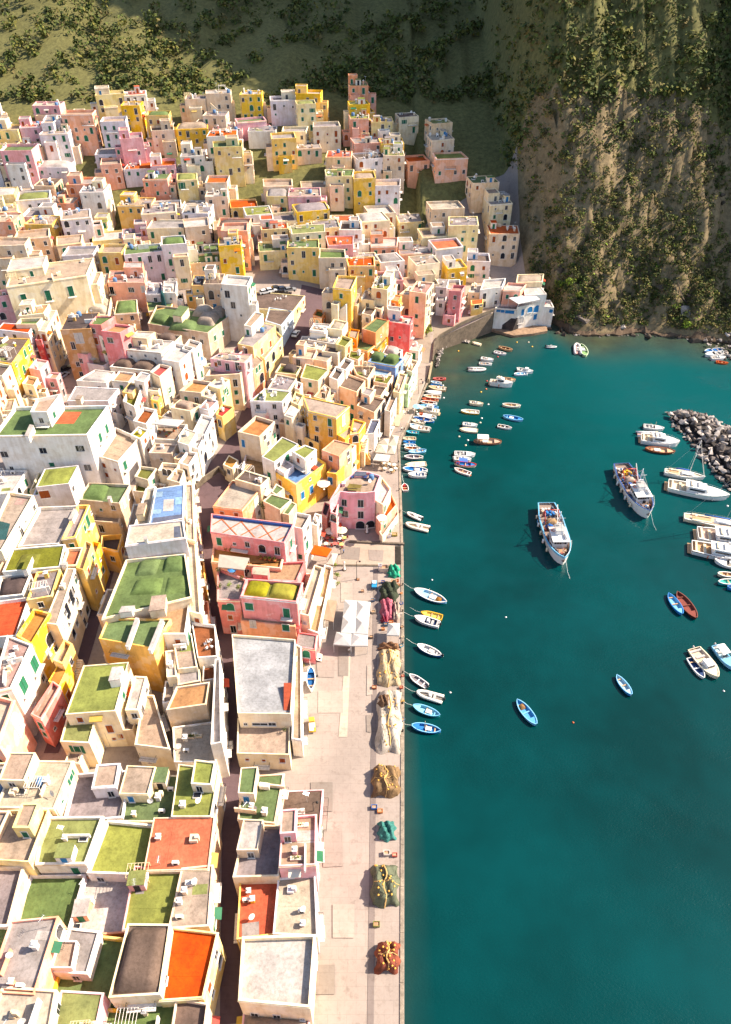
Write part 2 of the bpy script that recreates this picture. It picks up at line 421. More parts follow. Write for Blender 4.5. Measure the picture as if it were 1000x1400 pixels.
def roof_bit(root, p, k, wall, rot):
    m = MB(); c, sn = math.cos(rot), math.sin(rot)
    if k == 'ac':
        m.box(p.x, p.y, p.z+.05, .95, .45, .7, 0, rot); m.box(p.x+sn*.23, p.y-c*.23, p.z+.15, .5, .03, .5, 1, rot); m.box(p.x, p.y, p.z-.02, .8, .3, .08, 1, rot)
        m.build('air_conditioner', [TRIM, IRON], root)
    elif k == 'skylight':
        m.box(p.x, p.y, p.z-.02, 1.3, 1.0, .3, 0, rot); m.box(p.x, p.y, p.z+.281, 1.1, .8, .05, 1, rot); m.build('skylight', [W('white'), GLASS], root)
    elif k == 'partition':
        l_ = rnd.uniform(2, 4); a = rot+rnd.choice((0, math.pi/2)); m.box(p.x, p.y, p.z-.02, l_, .22, rnd.uniform(.8, 1.6), 0, a); m.build('partition_wall', W(rnd.choice([wall, 'white'])), root)
    elif k == 'lowbox':
        m.box(p.x, p.y, p.z-.02, rnd.uniform(.7, 1.8), rnd.uniform(.6, 1.4), rnd.uniform(.4, 1.1), 0, rot); m.box(p.x+.5*c, p.y+.5*sn, p.z-.02, .6, .5, rnd.uniform(.9, 1.4), 0, rot); m.build('roof_block', W(rnd.choice([wall, 'white', 'tan', 'grey'])), root)
    elif k == 'garden':
        l_ = rnd.uniform(1.4, 3.0); m.box(p.x, p.y, p.z-.02, l_, .6, .4, 0, rot); o = m.build('planting_bed', W('tan'), root)
        m = MB(); leaves(m, Vector((p.x, p.y, p.z+.55)), l_*.42, .3, .3, 40, .13, (0, 1, 2, 4)); m.build('foliage', LEAF, o)
    elif k == 'patch':
        l_, w_ = rnd.uniform(1.2, 3.2), rnd.uniform(1, 2.4); m.box(p.x, p.y, p.z-.03, l_, w_, .042, 0, rot); m.build('roof_patch', RF(rnd.choice(['grey', 'tan', 'brown', 'white', 'terrace', 'lime'])), root)
    elif k == 'pipes':
        l_ = rnd.uniform(2, 4)
        for o_ in (0, .18): m.tube([(p.x-sn*o_, p.y+c*o_, p.z+.08), (p.x-sn*o_+l_*c*.5, p.y+c*o_+l_*sn*.5, p.z+.08), (p.x-sn*o_+l_*c*.5, p.y+c*o_+l_*sn*.5, p.z+.7)], .05, 5)
        m.build('pipe', mat('pipe', 'b8b0a8', 'plain'), root)
    else:
        l_, w_ = rnd.uniform(2.2, 3.2), rnd.uniform(1.8, 2.4)
        def q(x, y): return (p.x+x*c-y*sn, p.y+x*sn+y*c)
        for x in (-l_/2, l_/2):
            for y in (-w_/2, w_/2): m.tube([(*q(x, y), p.z-.02), (*q(x, y), p.z+2.1)], .05, 4)
        for y in (-w_/2, w_/2): m.tube([(*q(-l_/2, y), p.z+2.1), (*q(l_/2, y), p.z+2.1)], .05, 4)
        for i in range(7): x = -l_/2+l_*i/6; m.tube([(*q(x, -w_/2), p.z+2.15), (*q(x, w_/2), p.z+2.15)], .035, 4)
        m.build('pergola', TRIM if rnd.random() < .6 else mat('pole', 'd8c49a', 'plain'), root)
def boxpart(root, L, q, z0, z1, wall, roof, name='stair_hut'):
    pl = [at(q[i], q[i+1], z1).xy for i in range(0, 8, 2)]
    m = MB(); m.prism([(p.x-L.x, p.y-L.y) for p in pl], z0-.05-L.z, z1-L.z)
    o = m.build(name, W(wall), root)
    out = inset(pl, -.08); m = MB(); m.prism([(p.x-L.x, p.y-L.y) for p in out], z1+.003-L.z, z1+.14-L.z, 0, True, True)
    m.build('roof', RF(roof), o)
def sunshade(root, L, poly, z):
    P = [at(*p, 11.4) for p in ((709, 416), (739, 410), (729, 402), (696, 408))]; m = MB()
    m.prism([(p.x-L.x, p.y-L.y) for p in P], 11.4-L.z, 11.65-L.z, 0, True, True); o = m.build('sunshade_roof', mat('sailcanvas_w', 'f6f1ec', 'cloth', .6), root); m = MB()
    for p in P: m.tube([(p.x-L.x, p.y-L.y, z-L.z), (p.x-L.x, p.y-L.y, 11.4-L.z)], .09, 5)
    m.build('post', TRIM, o); m = MB(); pr = [at(678, 420, 8.7), at(707, 422, 8.7), at(739, 413.5, 9.4), at(747, 404, 9.4)]
    for q0, q1 in zip(pr, pr[1:]):
        for hz in (.5, .95): m.tube([q0-L+Vector((0, .3, hz)), q1-L+Vector((0, .3, hz))], .04, 4)
        for i in range(9): q = q0.lerp(q1, i/8)-L; m.tube([q+Vector((0, .3, -.1)), q+Vector((0, .3, .95))], .035, 4)
    m.build('railing', mat('rail_grey', 'a8a4a8', 'plain'), root)
def lattice(root, L, poly, z):
    m = MB(); inn = inset(poly, .3); e = inn[1]-inn[0]; mt = mat('terracotta', 'b8643c', 'plain')
    def P(u, v): q = (inn[0]*(1-u)+inn[1]*u)*(1-v)+(inn[3]*(1-u)+inn[2]*u)*v; return (q.x-L.x, q.y-L.y, z-L.z+.06)
    for i in range(-1, 4):
        for (u0, v0, u1, v1) in ((i/4+.1, 0, i/4+.38, 1), (i/4+.38, 0, i/4+.1, 1)):
            if u0 < 0: v0 = -u0/(u1-u0); u0 = 0
            if u1 > 1: v1 = (1-u0)/(u1-u0); u1 = 1
            if u1 < 0 or u0 > 1: continue
            a, c = Vector(P(u0, v0)), Vector(P(u1, v1)); d = c-a; mm = (a+c)/2; m.box(mm.x, mm.y, mm.z-.07, d.length, .22, .11, 0, math.atan2(d.y, d.x))
    m.build('tile_lines', mt, root)
    m = MB(); w_ = inset(poly, .34)
    for i, j in ((2, 3), (1, 2)):
        a, c = w_[i], w_[j]; d = c-a; mm = (a+c)/2; m.box(mm.x-L.x, mm.y-L.y, z-L.z-.02, d.length, .1, .62, 0, math.atan2(d.y, d.x))
    m.build('blue_skirting', mat('skirting_blue', '3a5a9c', 'plain'), root)
def red_steps(root, L, poly, z):
    m = MB(); a, c = at(393, 971, z+.1)-L, at(393.5, 938, z+.1)-L; n = 22
    for i in range(n):
        p = a.lerp(c, (i+.5)/n); m.box(p.x, p.y, p.z-.1, 1.25, (c-a).length/n*.93, .1+.045*i)
    m.build('tiled_stair', mat('stair_tile', 'a04a30', 'plain'), root)
STREETS = []
def on_street(x, y): return any((x-a)**2+(y-b)**2 < (w_/2+.8)**2 for a, b, w_ in STREETS)
def make_annexes():
    for job in JOBS:
        label, wall, roof, z, q, o = job
        if o.get('auto', 1) == 0 or rnd.random() < .15: continue
        poly = quadxy(q, z+o.get('par', .55)); c = sum(poly, Vector((0, 0)))/4
        g = o.get('base', ground(c.x, c.y)); an = []
        for side in rnd.sample((0, 1, 1, 3, 2), 4):
            a, b = poly[side], poly[(side+1) % 4]; e = b-a; ln = e.length
            if ln < 3 or any(w_[0] == side for w_ in o.get('wins', ())) or z in (21.5, 24.8): continue
            d = e/ln; nr = Vector((d.y, -d.x)); u0 = rnd.uniform(0, .45); u1 = min(1, u0+rnd.uniform(.35, .7)); dep = rnd.uniform(1.6, 3.4); zz = z-rnd.choice((2.6, 3.1, 3.6, 5.5))
            if zz < g+2.2: continue
            pl = [a+e*u0+nr*dep, a+e*u1+nr*dep*rnd.uniform(.85, 1.1), a+e*u1, a+e*u0]
            ts = [pl[0], pl[1], (pl[0]+pl[1])/2, sum(pl, Vector((0, 0)))/4]
            if any(on_street(t.x, t.y) or covered(Vector((t.x, t.y, zz-2.5)), label) for t in ts): continue
            if any((t.x > xq(t.y)-(21 if t.y < 138 else 9) if t.y < Y1 else t.x > QP[-1].x-9) for t in ts): continue
            # never build across what the photograph shows in front: keep annexes lower than the roof behind
            an.append((pl, zz, rnd.choice([wall, wall, 'white', 'cream', 'peach']), rnd.choice([roof, 'terrace', 'tan', 'white', 'grey', 'peach'])))
            VOLS.append((pl, zz+.45, min(p.x for p in pl), max(p.x for p in pl), min(p.y for p in pl), max(p.y for p in pl), label))
            if len(an) > 2: break
        o['annex'] = an
def facade_bits(root, L, pl, zz, g, label, skip=()):
    for side in (0, 1, 1, 3):
        a, c = pl[side], pl[(side+1) % 4]; e = c-a; ln = e.length
        if ln < 3 or side in skip: continue
        d = e/ln; nr = Vector((d.y, -d.x)); rz = math.atan2(d.y, d.x); u = rnd.uniform(1, ln-1); q = a+d*u; k = rnd.random()
        if covered(Vector((q.x+nr.x*.6, q.y+nr.y*.6, zz-2.5)), label): continue
        if k < .22:
            p0 = a+d*rnd.choice((.3, ln-.3))+nr*.07
            m = MB(); m.tube([(p0.x-L.x, p0.y-L.y, zz+.1-L.z), (p0.x-L.x, p0.y-L.y, -1)], .055, 5); m.build('drainpipe', mat('pipe', 'b8b0a8', 'plain'), root)
        elif k < .42:
            w_ = rnd.uniform(1.4, 2.6); zc = zz-1.0-rnd.choice((0, 3.1)); m = MB(); vs = []
            for x, y, z_ in ((-w_/2, 0, .35), (w_/2, 0, .35), (w_/2, -1.0, 0), (-w_/2, -1.0, 0), (w_/2, -1.0, -.16), (-w_/2, -1.0, -.16)): vs.append((x*d.x+y*-nr.x+q.x-L.x, x*d.y+y*-nr.y+q.y-L.y, z_+zc-L.z))
            m.add(vs, [(0, 1, 2, 3), (3, 2, 4, 5)]); cc = rnd.choice(['e8722c', 'f0e4d0', '3c7a58', 'd8b048', 'e8d8c0', 'c84838']); m.build('awning', mat('canvas_'+cc, cc, 'cloth', .7), root)
        elif k < .56 and zz-g > 5:
            n = 9; h1 = zz-rnd.choice((2.9, 3.2, 3.6)); sl = n*.32; u0 = rnd.uniform(0, max(.1, ln-sl)); ok = True
            for t in (.1, .5, .9):
                w_ = a+d*(u0+sl*t)+nr*.9
                if on_street(w_.x, w_.y) or covered(Vector((w_.x, w_.y, g+2)), label) or (w_.x > xq(w_.y)-(20 if w_.y < 138 else 9) if w_.y < Y1 else w_.x > QP[-1].x-9): ok = False
            if not ok: continue
            m = MB(); fl = rnd.random() < .5
            for i in range(n):
                w_ = a+d*(u0+sl*((n-1-i if fl else i)+.5)/n)+nr*.58; m.box(w_.x-L.x, w_.y-L.y, -1.5, sl/n, 1.1, h1-(n-1-i)*.3-L.z+1.5, 0, rz)
            o = m.build('outdoor_stair', W(rnd.choice(['white', 'cream', 'tan'])), root)
        elif k < .75:
            w_ = rnd.uniform(2.2, min(4.5, ln-.3)) if ln > 3 else 2; zc = zz-rnd.choice((2.9, 3.1)); u = rnd.uniform(w_/2, ln-w_/2); q = a+d*u
            balcony(root, Vector((q.x-L.x, q.y-L.y, zc-L.z)), rz, w_)
HG = 'houses of the harbour town'
def build_house(job):
    label, wall, roof, z, q, o = job
    par = o.get('par', .55)
    poly = quadxy(q, z+par); c = (poly[0]+poly[1]+poly[2]+poly[3])/4
    g = o.get('base', ground(c.x, c.y)); base = min(g-2.5, z-4)
    L = Vector((c.x, c.y, g))
    root = thing(o.get('name', 'house'), label, o.get('cat', 'house'), L, 0, HG)
    volume(root, L, poly, z, par, base, wall, roof, 'body')
    polys = [(poly, z, par, wall)]
    if o.get('clutter', 1) and not o.get('vaults') and not o.get('boxes'):
        inn = inset(poly, .02); e0, e1 = (inn[1]-inn[0]).length, (inn[3]-inn[0]).length
        if min(e0, e1) > 4.6 and rnd.random() < o.get('attic', .3):
            u0, v0 = rnd.choice(((0, .5), (.45, .5), (0, .4))); u1, v1 = min(1, u0+rnd.uniform(.4, .55)), 1
            def bp(u, v): return (inn[0]*(1-u)+inn[1]*u)*(1-v)+(inn[3]*(1-u)+inn[2]*u)*v
            pl = [bp(u0, v0), bp(u1, v0), bp(u1, v1), bp(u0, v1)]; zz = z+rnd.uniform(2.2, 3.0)
            volume(root, L, pl, zz, .3, z-.3, rnd.choice([wall, wall, 'white', 'cream']), rnd.choice([roof, 'terrace', 'tan', 'white', 'grey']), 'attic', 'attic')
            VOLS.append((pl, zz+.3, min(p.x for p in pl), max(p.x for p in pl), min(p.y for p in pl), max(p.y for p in pl), label))
            put_window(root, L, pl, 0, None, None, 'w', .9, 1.7, rnd.choice('gdob'), (pl[1]-pl[0]).length*rnd.uniform(.3, .7), z+1.0)
        elif min(e0, e1) > 4.2 and rnd.random() < .16:
            inn = inset(poly, .45); m = MB(); hv = rnd.uniform(.7, 1.3)
            def fn(u, v):
                p = (inn[0]*(1-u)+inn[1]*u)*(1-v)+(inn[3]*(1-u)+inn[2]*u)*v; aa, bb = 1-(2*u-1)**2, 1-(2*v-1)**2
                return (p.x-L.x, p.y-L.y, z-L.z-.02+hv*min(1, aa*1.7)**.6*min(1, bb*1.7)**.6)
            m.grid(fn, 12, 12); m.build('roof_vault', RF(roof), root); o['clutter'] = 0
    for w in o.get('wings', ()):
        pp = w[4] if len(w) > 4 else .5
        pl = quadxy(w[2], w[3]+pp); volume(root, L, pl, w[3], pp, base, w[0], w[1], 'wing', 'wing'); polys.append((pl, w[3], pp, w[0]))
    for an in o.get('annex', ()): volume(root, L, an[0], an[1], .45, base, an[2], an[3], 'annex', 'annex'); polys.append((an[0], an[1], .45, an[2]))
    for v in o.get('vaults', ()): vault(root, L, v[0], z+.01, v[1], v[2] if len(v) > 2 else roof, v[3] if len(v) > 3 else 'dome')
    for b in o.get('boxes', ()): boxpart(root, L, b[0], z, b[1], b[2], b[3])
    for i, pt in enumerate(o.get('patches', ())):
        zz = (pt[2] if len(pt) > 2 else z)+.03+.006*i; m = MB(); m.add(px_in(pt[0], zz, L), [tuple(range(len(pt[0])//2))]); m.build('roof_patch', RF(pt[1]), root)
    for w in o.get('wins', ()):
        k = w[3]; side = w[0] % 10; pl = polys[w[0]//10][0]
        kind, ww, hh, sh, bal = {'d': ('w', 1.0, 1.4, 'd', 0), 's': ('w', .6, .7, 'd', 0), 'g': ('w', 1.1, 1.7, 'g', 0), 'G': ('w', 1.3, 2.5, 'g', 1), 'T': ('w', 1.5, 3.2, 'g', 1), 'b': ('w', 1.1, 1.4, 'b', 0), 'B': ('w', 1.2, 2.2, 'b', 0),
                  'a': ('a', 1.6, 2.2, 'd', 0), 'A': ('A', 2.3, 3.0, 'd', 0), 'o': ('w', 1.1, 2.1, 'o', 0), 'D': ('w', 1.7, 1.5, 'd', 0), 'c': ('a', 2.2, 2.6, 'b', 0), 'W': ('w', 1.2, 2.0, 'w', 0), 'k': ('w', 1.2, 2.3, 'd', 1)}[k]
        if len(w) > 4: ww, hh = w[4], w[5]
        put_window(root, L, pl, side, w[1], w[2], kind, ww, hh, sh, balc=bal)
    if o.get('auto', 1):
        pal = o.get('sh', 'ggdddo'); dens = o.get('dens', .82)
        for pi, (pl, zz, pp, wl) in enumerate(polys):
            facade_bits(root, L, pl, zz, g, label, [w[0]-pi*10 for w in o.get('wins', ()) if w[0]//10 == pi])
            for side in o.get('sides', (0, 1, 3)):
                if any(w[0] == pi*10+side for w in o.get('wins', ())) and not o.get('both'): continue
                ln = (pl[(side+1) % 4]-pl[side]).length
                if ln < 2.2: continue
                n = max(1, int(ln/2.9)); rows = max(1, min(5, int((zz-g+.5)/3.1)))
                s0 = rnd.choice(pal)
                for r in range(rows):
                    for i in range(n):
                        if rnd.random() > dens: continue
                        sh = s0 if rnd.random() < .7 else rnd.choice(pal)
                        tall = rnd.random() < .3; ar = rnd.random() < (.2 if side == 1 else .08); sm = rnd.random() < .2 and not ar
                        u = ln*(i+.5)/n+rnd.uniform(-.25, .25); zc = zz+.35-1.75-r*3.1+rnd.uniform(-.15, .15)-(.35 if tall else 0)
                        put_window(root, L, pl, side, None, None, 'a' if ar else ('O' if sh == 'g' and rnd.random() < .2 and n*3.4 < ln else 'w'), 1.5 if ar else (.6 if sm else 1.1 if tall else .95), 2.2 if (tall and not sm) or ar else (.7 if sm else 1.4), sh, u, zc, tall and side == 1 and rnd.random() < .45, False)
    for f in o.get('extra', ()): f(root, L, poly, z)
    if o.get('clutter', 1):
        inn = inset(poly, .9); area = abs(sum(inn[i].x*inn[(i+1) % 4].y-inn[(i+1) % 4].x*inn[i].y for i in range(4)))/2
        def spot():
            u, v = rnd.random(), rnd.random()
            p = (inn[0]*(1-u)+inn[1]*u)*(1-v)+(inn[3]*(1-u)+inn[2]*u)*v
            return Vector((p.x-L.x, p.y-L.y, z-L.z)), Vector((p.x, p.y, z+.6))
        rot = math.atan2(poly[1].y-poly[0].y, poly[1].x-poly[0].x)
        todo = []
        if area > 14: todo += ['chimney']*rnd.choice((1, 1, 2, 2))+(['aerial'] if rnd.random() < .5 else [])+(['dish'] if rnd.random() < .6 else [])
        else: todo += ['chimney'] if rnd.random() < .6 else []
        if area > 30 and not o.get('vaults') and not o.get('boxes'): todo += (['hut'] if rnd.random() < .5 else [])+(['tank'] if rnd.random() < .4 else [])
        if area > 10: todo += [rnd.choice(('ac', 'skylight', 'partition', 'lowbox', 'pipes', 'pergola', 'lowbox', 'ac', 'garden', 'partition', 'patch', 'patch')) for _ in range(rnd.choice((2, 3, 4, 4)) if area < 60 else 6)]
        for k in todo:
            for _ in range(6):
                p, pw = spot()
                if not covered(pw): break
            else: continue
            if k == 'chimney': chimney(root, p, wall if rnd.random() < .5 else 'white', rot)
            elif k == 'aerial': aerial(root, p)
            elif k == 'dish': dish(root, p)
            elif k == 'tank': tank(root, p)
            elif k == 'hut': hut(root, p, rnd.choice([wall, 'white', 'cream']), roof, rot)
            else: roof_bit(root, p, k, wall, rot)
    return root
# ------------------------------------------------------------------ the town, back to front

# top left
LIFT[0] = 5
h('long cream palazzo with three tall green shuttered balcony windows', 'cream', 'tan', 25, (8,392,118,376,128,352,18,364), base=9, wins=[(0,33,409,'T'),(0,66,404,'T'),(0,97,398,'T')])
h('pale pink house with a small green window beside the long palazzo', 'pink', 'tan', 22, (-16,408,13,403,15,394,-14,398), wins=[(0,6,416,'g'),(0,4,432,'a')])
h('cream house with an ochre terrace roof below the palazzo', 'cream', 'ochre', 20, (25,432,60,428,68,415,33,419))
h('cream house with a narrow bright green roof behind the orange roof', 'cream', 'green', 19.4, (21,443,50,443,58,434,28,435))
h('house with a long plain orange roof near the palazzo', 'lilac', 'orange', 19, (-4,450,39,455,46,444,4,441), clutter=0, par=.2)
h('thin cream house leaning over the shaded street with a bare ochre top', 'cream', 'cream', 19, (52,452,62,453,78,424,68,424))
h('maroon walled house with a tiny orange roof by the shaded street', 'maroon', 'orange', 17, (48,465,56,465,60,457,52,456), clutter=0, par=.15)
h('bright yellow house in the sloping row above the shaded street', 'yellow', 'brown', 18.5, (-12,493,16,497,40,463,-5,461), dens=.8, sh='ggd')
h('cream house of the sloping row with brown roof and an orange awning window', 'cream', 'brown', 18, (-20,512,3,514,15,499,-10,495), dens=.8, sh='oor')
h('cream house with orange doors at the low end of the sloping row', 'cream', 'grey', 17.5, (-30,538,-8,541,2,516,-16,514), dens=.9, sh='oo', wings=[('cream','terrace',(-20,565,8,571,30,540,10,534),9)])
h('small pink house with an arched door at the foot of the shaded street', 'pink', 'white', 14, (39,503,54,506,66,493,50,490), sh='d')
h('cream cube house with yellowed roof between pink arch and white cube', 'cream', 'ochre', 12.5, (30,524,46,527,52,516,38,513), sh='od')
h('flat fronted ochre brown building beside the shaded street', 'brown', 'dark', 20, (82,451,124,449,136,427,93,429), wins=[(0,108,462,'W',2.2,3.0)], both=1, dens=.2, sh='d')
h('pink house with a barred window and an ochre terrace roof', 'rose', 'ochre', 20, (138,452,164,455,182,445,157,442), wings=[('rose','green',(122,443,138,444,157,432,131,432),20.6)], wins=[(0,151,465,'D'),(10,128,452,'d'),(10,131,466,'o')], par=.7)
LIFT[0] = 0
h('cream house with three pale vaulted roofs in a row', 'cream', 'cream', 19, (117,430,148,431,153,401,126,400), vaults=[((119,428,145,429,147,420,122,419),1.9),((122,418,147,419,149,410,124,409),1.9),((125,408,149,409,151,402,127,402),1.9)], clutter=0)
h('pinkish house with a pale green flat roof behind the pink house', 'peach', 'green', 19, (156,429,188,427,187,409,160,411))
h('salmon terrace building at the top edge with paired dark windows', 'salmon', 'pink', 24, (147,386,198,386,200,370,150,370), wins=[(0,149,397,'k'),(0,153,397,'k'),(0,178,396,'d'),(0,181,396,'d'),(0,196,395,'W')])
h('small salmon house between the palazzo and the salmon terrace', 'peach', 'white', 23, (119,389,146,389,148,374,121,374))
h('house with a dull slate blue roof beside the narrow dark passage', 'lilac', 'slate', 21, (199,402,222,402,221,386,198,386), clutter=1)
h('narrow white house beside the slate blue roof', 'white', 'white', 22, (223,400,240,400,242,384,224,384))
h('ochre house with grey green roof and a dark pyramid skylight', 'ochre', 'green', 19, (203,425,234,419,240,403,199,404), vaults=[((221,419,228,419,227,413,222,413),4.5,'teal')], clutter=0)
h('ochre building in shade beside the tan arched window house', 'ochre', 'dark', 24, (262,390,278,390,281,376,265,376))
h('tan house with one arched window beside the tall white tower house', 'stone', 'brown', 25, (278,388,303,388,308,374,284,374), wins=[(0,289,403,'a',1.7,3),(0,294,418,'b'),(0,299,404,'s')])
h('tall white tower house with three small dark windows', 'white', 'white', 29, (303,388,338,391,345,378,310,375), base=13, wins=[(0,311,402,'d',1.5,2.2),(0,319,417,'d',1.4,2.0),(0,330,431,'s')])
h('large tan house with green vaults beside grey plaster domes', 'stone', 'green', 19, (202,442,284,455,318,428,214,417), clutter=0,
  vaults=[((230,451,264,454,272,441,236,438),1.6),((207,440,228,445,236,434,214,430),1.4),((268,443,292,446,302,433,278,430),2.2,'tan'),((284,433,304,435,314,424,296,422),2.0,'tan'),((262,432,284,434,292,421,272,419),1.8,'cream')],
  boxes=[((236,431,248,433,258,420,246,418),22.5,'cream','green')], wins=[(1,294,462,'g'),(1,305,455,'g'),(0,265,463,'d'),(0,276,467,'d')])
h('long pale blue house under the paved parking terrace by the dark road', 'paleblue', 'brown', 17, (363,438,385,445,401,425,368,420), par=.3, clutter=0, sh='dbd', dens=.9)
h('long lemon yellow house under the parking terrace by the dark road', 'lemon', 'brown', 17, (346,421,401,425,417,404,345,398), par=.3, clutter=0, dens=.35)
h('tall yellow house with brown roof and two wide arches lower down', 'lemon', 'grey', 20, (325,470,346,474,377,445,350,438), wings=[('lemon','terrace',(348,482,362,490,386,460,376,450),15)], wins=[(11,374,487,'A'),(11,366,500,'A'),(1,370,470,'o'),(11,383,476,'d'),(1,358,480,'o')])
h('rose walled terrace house with red balcony behind the pink terrace house', 'rose', 'grey', 18, (315,482,326,484,343,469,331,466))
h('salmon house with a big arched doorway in the row by the road', 'salmon', 'terrace', 16.5, (334,502,346,506,360,493,350,484), wins=[(1,358,516,'A'),(1,351,506,'g'),(1,355,502,'g')])
h('pink house with flat cream roof slab above a walled pink terrace', 'pink', 'cream', 21, (287,490,334,496,345,484,300,483), par=.25, wings=[('tan','pink',(281,514,328,511,342,497,288,502),17.5,1.1)], wins=[(0,300,496,'d'),(0,325,501,'d',1.2,2.6),(11,340,513,'d'),(11,335,521,'d'),(11,342,509,'d'),(11,338,540,'A')], both=1, dens=.5)
h('white house with a long patched white roof above the red roof', 'white', 'white', 20, (169,477,220,482,238,466,190,463), wins=[(0,180,487,'s'),(0,199,486,'s'),(0,213,490,'s')])
h('brown domed house behind the long patched white roof', 'stone', 'brown', 18.5, (186,465,238,468,248,458,196,455), vaults=[((190,464,212,466,220,458,200,456),1.6),((214,466,236,468,244,460,222,458),1.6)], clutter=0)
h('tall white house with a roof loggia and small dark balcony openings', 'white', 'white', 20, (221,491,245,495,266,475,240,468), wings=[('white','terrace',(238,513,252,518,282,490,266,482),14)], sh='oo', dens=.8)
h('white house with a flat tan roof and pale blue window', 'white', 'tan', 20, (249,476,264,481,275,468,259,463), wins=[(1,276,490,'b')], both=1)
h('white house with a double dark brown vaulted roof', 'white', 'brown', 16.5, (150,501,206,507,221,495,165,490), vaults=[((153,500,176,503,188,493,168,491),1.3),((180,503,204,506,216,496,192,493),1.3)], clutter=0)
h('cream house with a bright red flat roof', 'cream', 'red', 19, (205,508,218,515,234,501,219,497), wins=[(1,232,533,'g')], both=1, dens=.35, clutter=1)
h('pale pink house with white roof and a walled sun terrace', 'pink', 'cream', 17, (105,483,119,485,135,476,118,473), wings=[('lilac','terrace',(119,496,141,500,168,484,136,481),14.5,.9)], wins=[(0,111,493,'d')])
h('white terrace house with ochre edged roof and a roof of peach tiles', 'white', 'white', 17, (104,520,145,523,157,508,130,505), wings=[('white','peach',(152,520,176,522,185,510,163,507),17)])
h('low grey roofed terrace behind the big white house', 'lilac', 'grey', 17, (92,548,148,548,163,531,103,528), boxes=[((103,546,110,546,113,541,106,541),18.6,'tan','tan')], clutter=0)
h('small white cube house beside the red roof', 'white', 'white', 19, (183,519,197,522,206,511,193,508))
h('white house with bright yellow inner terrace walls', 'white', 'olive', 15.5, (168,548,184,556,193,531,178,525), par=1.5, wings=[('yellow','tan',(167,536,181,538,189,526,177,523),17,.3)])
h('narrow yellow house with an outside stair near the white canopy', 'yellow', 'tan', 15, (206,546,216,549,221,541,210,538), wings=[('yellow','terrace',(211,566,222,571,228,560,217,556),10.5)])
h('white house with pots on a roof terrace behind yellow walls', 'white', 'rust', 13.5, (182,575,200,580,214,560,196,556), par=.9)
h('white house with a lemon awning next to the orange terrace', 'white', 'yellow', 14.5, (178,594,192,600,203,588,189,583), par=.4)
h('terrace house with a white sunshade over crowded pots', 'white', 'terrace', 13, (212,600,241,601,256,580,214,579), par=1.0, boxes=[], clutter=0)
h('grey brown walled house with a white pergola on a yellow roof', 'stone', 'ochre', 16.5, (245,534,275,537,290,522,264,518), par=.9, clutter=0, name='house')
h('tan crumbling vaulted house below the pergola roof', 'cream', 'tan', 15, (233,557,260,562,275,553,246,546), vaults=[((236,556,258,560,270,553,248,549),1.2)], clutter=0)
h('cream terrace house between the pergola house and the yellow street house', 'cream', 'white', 16, (276,541,290,545,300,530,287,526))
h('pale yellow house with green shutters facing the dark lane', 'lemon', 'white', 17, (285,527,301,532,314,519,297,515), wins=[(1,311,536,'g'),(1,305,546,'g')], both=1)
h('yellow house with a small red roof terrace facing the dark lane', 'yellow', 'red', 13.5, (295,566,304,570,320,556,304,552), dens=.8, sh='dgo')
h('pink and white house with a tiny terrace above the yellow street house', 'lilac', 'pink', 15.5, (272,557,285,561,298,548,284,544))
h('long white house curving down the dark street with a balcony loggia', 'white', 'white', 14, (255,607,271,614,292,571,276,566), wins=[(1,278,598,'d'),(1,291,607,'k'),(1,281,625,'A')], both=1, dens=.5)
h('white house with tall chimneys and a row of arched openings', 'white', 'cream', 16, (243,604,258,609,269,591,252,585), sides=(0,1))
h('slim white house with black iron balconies above the brown paved roofs', 'white', 'tan', 13.5, (244,632,258,637,270,619,256,616), wins=[(1,264,640,'k'),(1,269,648,'k'),(1,263,652,'d')])
h('cream house with a pointed bell gable and two arched openings', 'cream', 'terrace', 14.5, (216,643,241,645,245,634,222,632), wins=[(0,225,645,'a',1.0,1.8),(0,232,646,'a',1.0,1.8)], name='house', par=.9)
h('low stone house with a rough tan roof terrace', 'stone', 'tan', 13.5, (203,619,235,620,243,607,212,606), wins=[(0,221,628,'s')])
h('cream house with a walled moss green roof beside the bell gable', 'cream', 'olive', 14.5, (184,651,202,656,214,640,192,637))
h('small walled house with a dark olive roof garden', 'tan', 'olive', 12.5, (182,671,199,673,206,659,187,657), par=1.1)
h('narrow cream house between the blue roof and the dark street', 'cream', 'tan', 14.5, (228,655,246,660,252,643,240,640))
# the big white house and its neighbours
h('very large white house with a green roof, an orange roof square and five small windows', 'white', 'green', 21.5, (-10,596,119,594,148,554,20,556), base=5, par=.9,
  wings=[('white','terrace',(131,622,161,631,190,598,158,584),13.5,1.1),('white','tan',(41,563,64,563,83,538,50,545),25,.9)],
  patches=[((73,579,101,579,112,563,86,563),'orange'),((132,617,139,619,162,588,156,586),'orange',13.5)], boxes=[((34,596,39,597,46,582,41,581),23.2,'white','white')],
  wins=[(0,59,616,'d',1.6,1.6),(0,107,613,'d',1.1,1.6),(0,112,613,'d',1.1,1.6),(0,4,621,'d',1.6,1.6),(0,71,635,'g',1.2,1.2),(0,120,639,'d',1.6,1.8),(0,16,640,'d',.8,1.0),(1,137,598,'G'),(1,146,586,'G'),(11,171,636,'G'),(21,74,567,'g')], clutter=0)
h('white house with a plain pale roof at the left edge below the big white house', 'white', 'white', 12.5, (-8,675,18,672,36,643,-8,643), clutter=1)
h('house with a sunken lime green roof against the big white wall', 'lilac', 'lime', 14.5, (49,666,94,661,107,636,61,641), vaults=[((58,662,90,658,101,640,68,643),.35)], clutter=0, wings=[('cream','lime',(40,672,49,667,61,643,52,646),11)], wins=[(0,60,676,'o',2.2,2.2),(1,100,668,'d')])
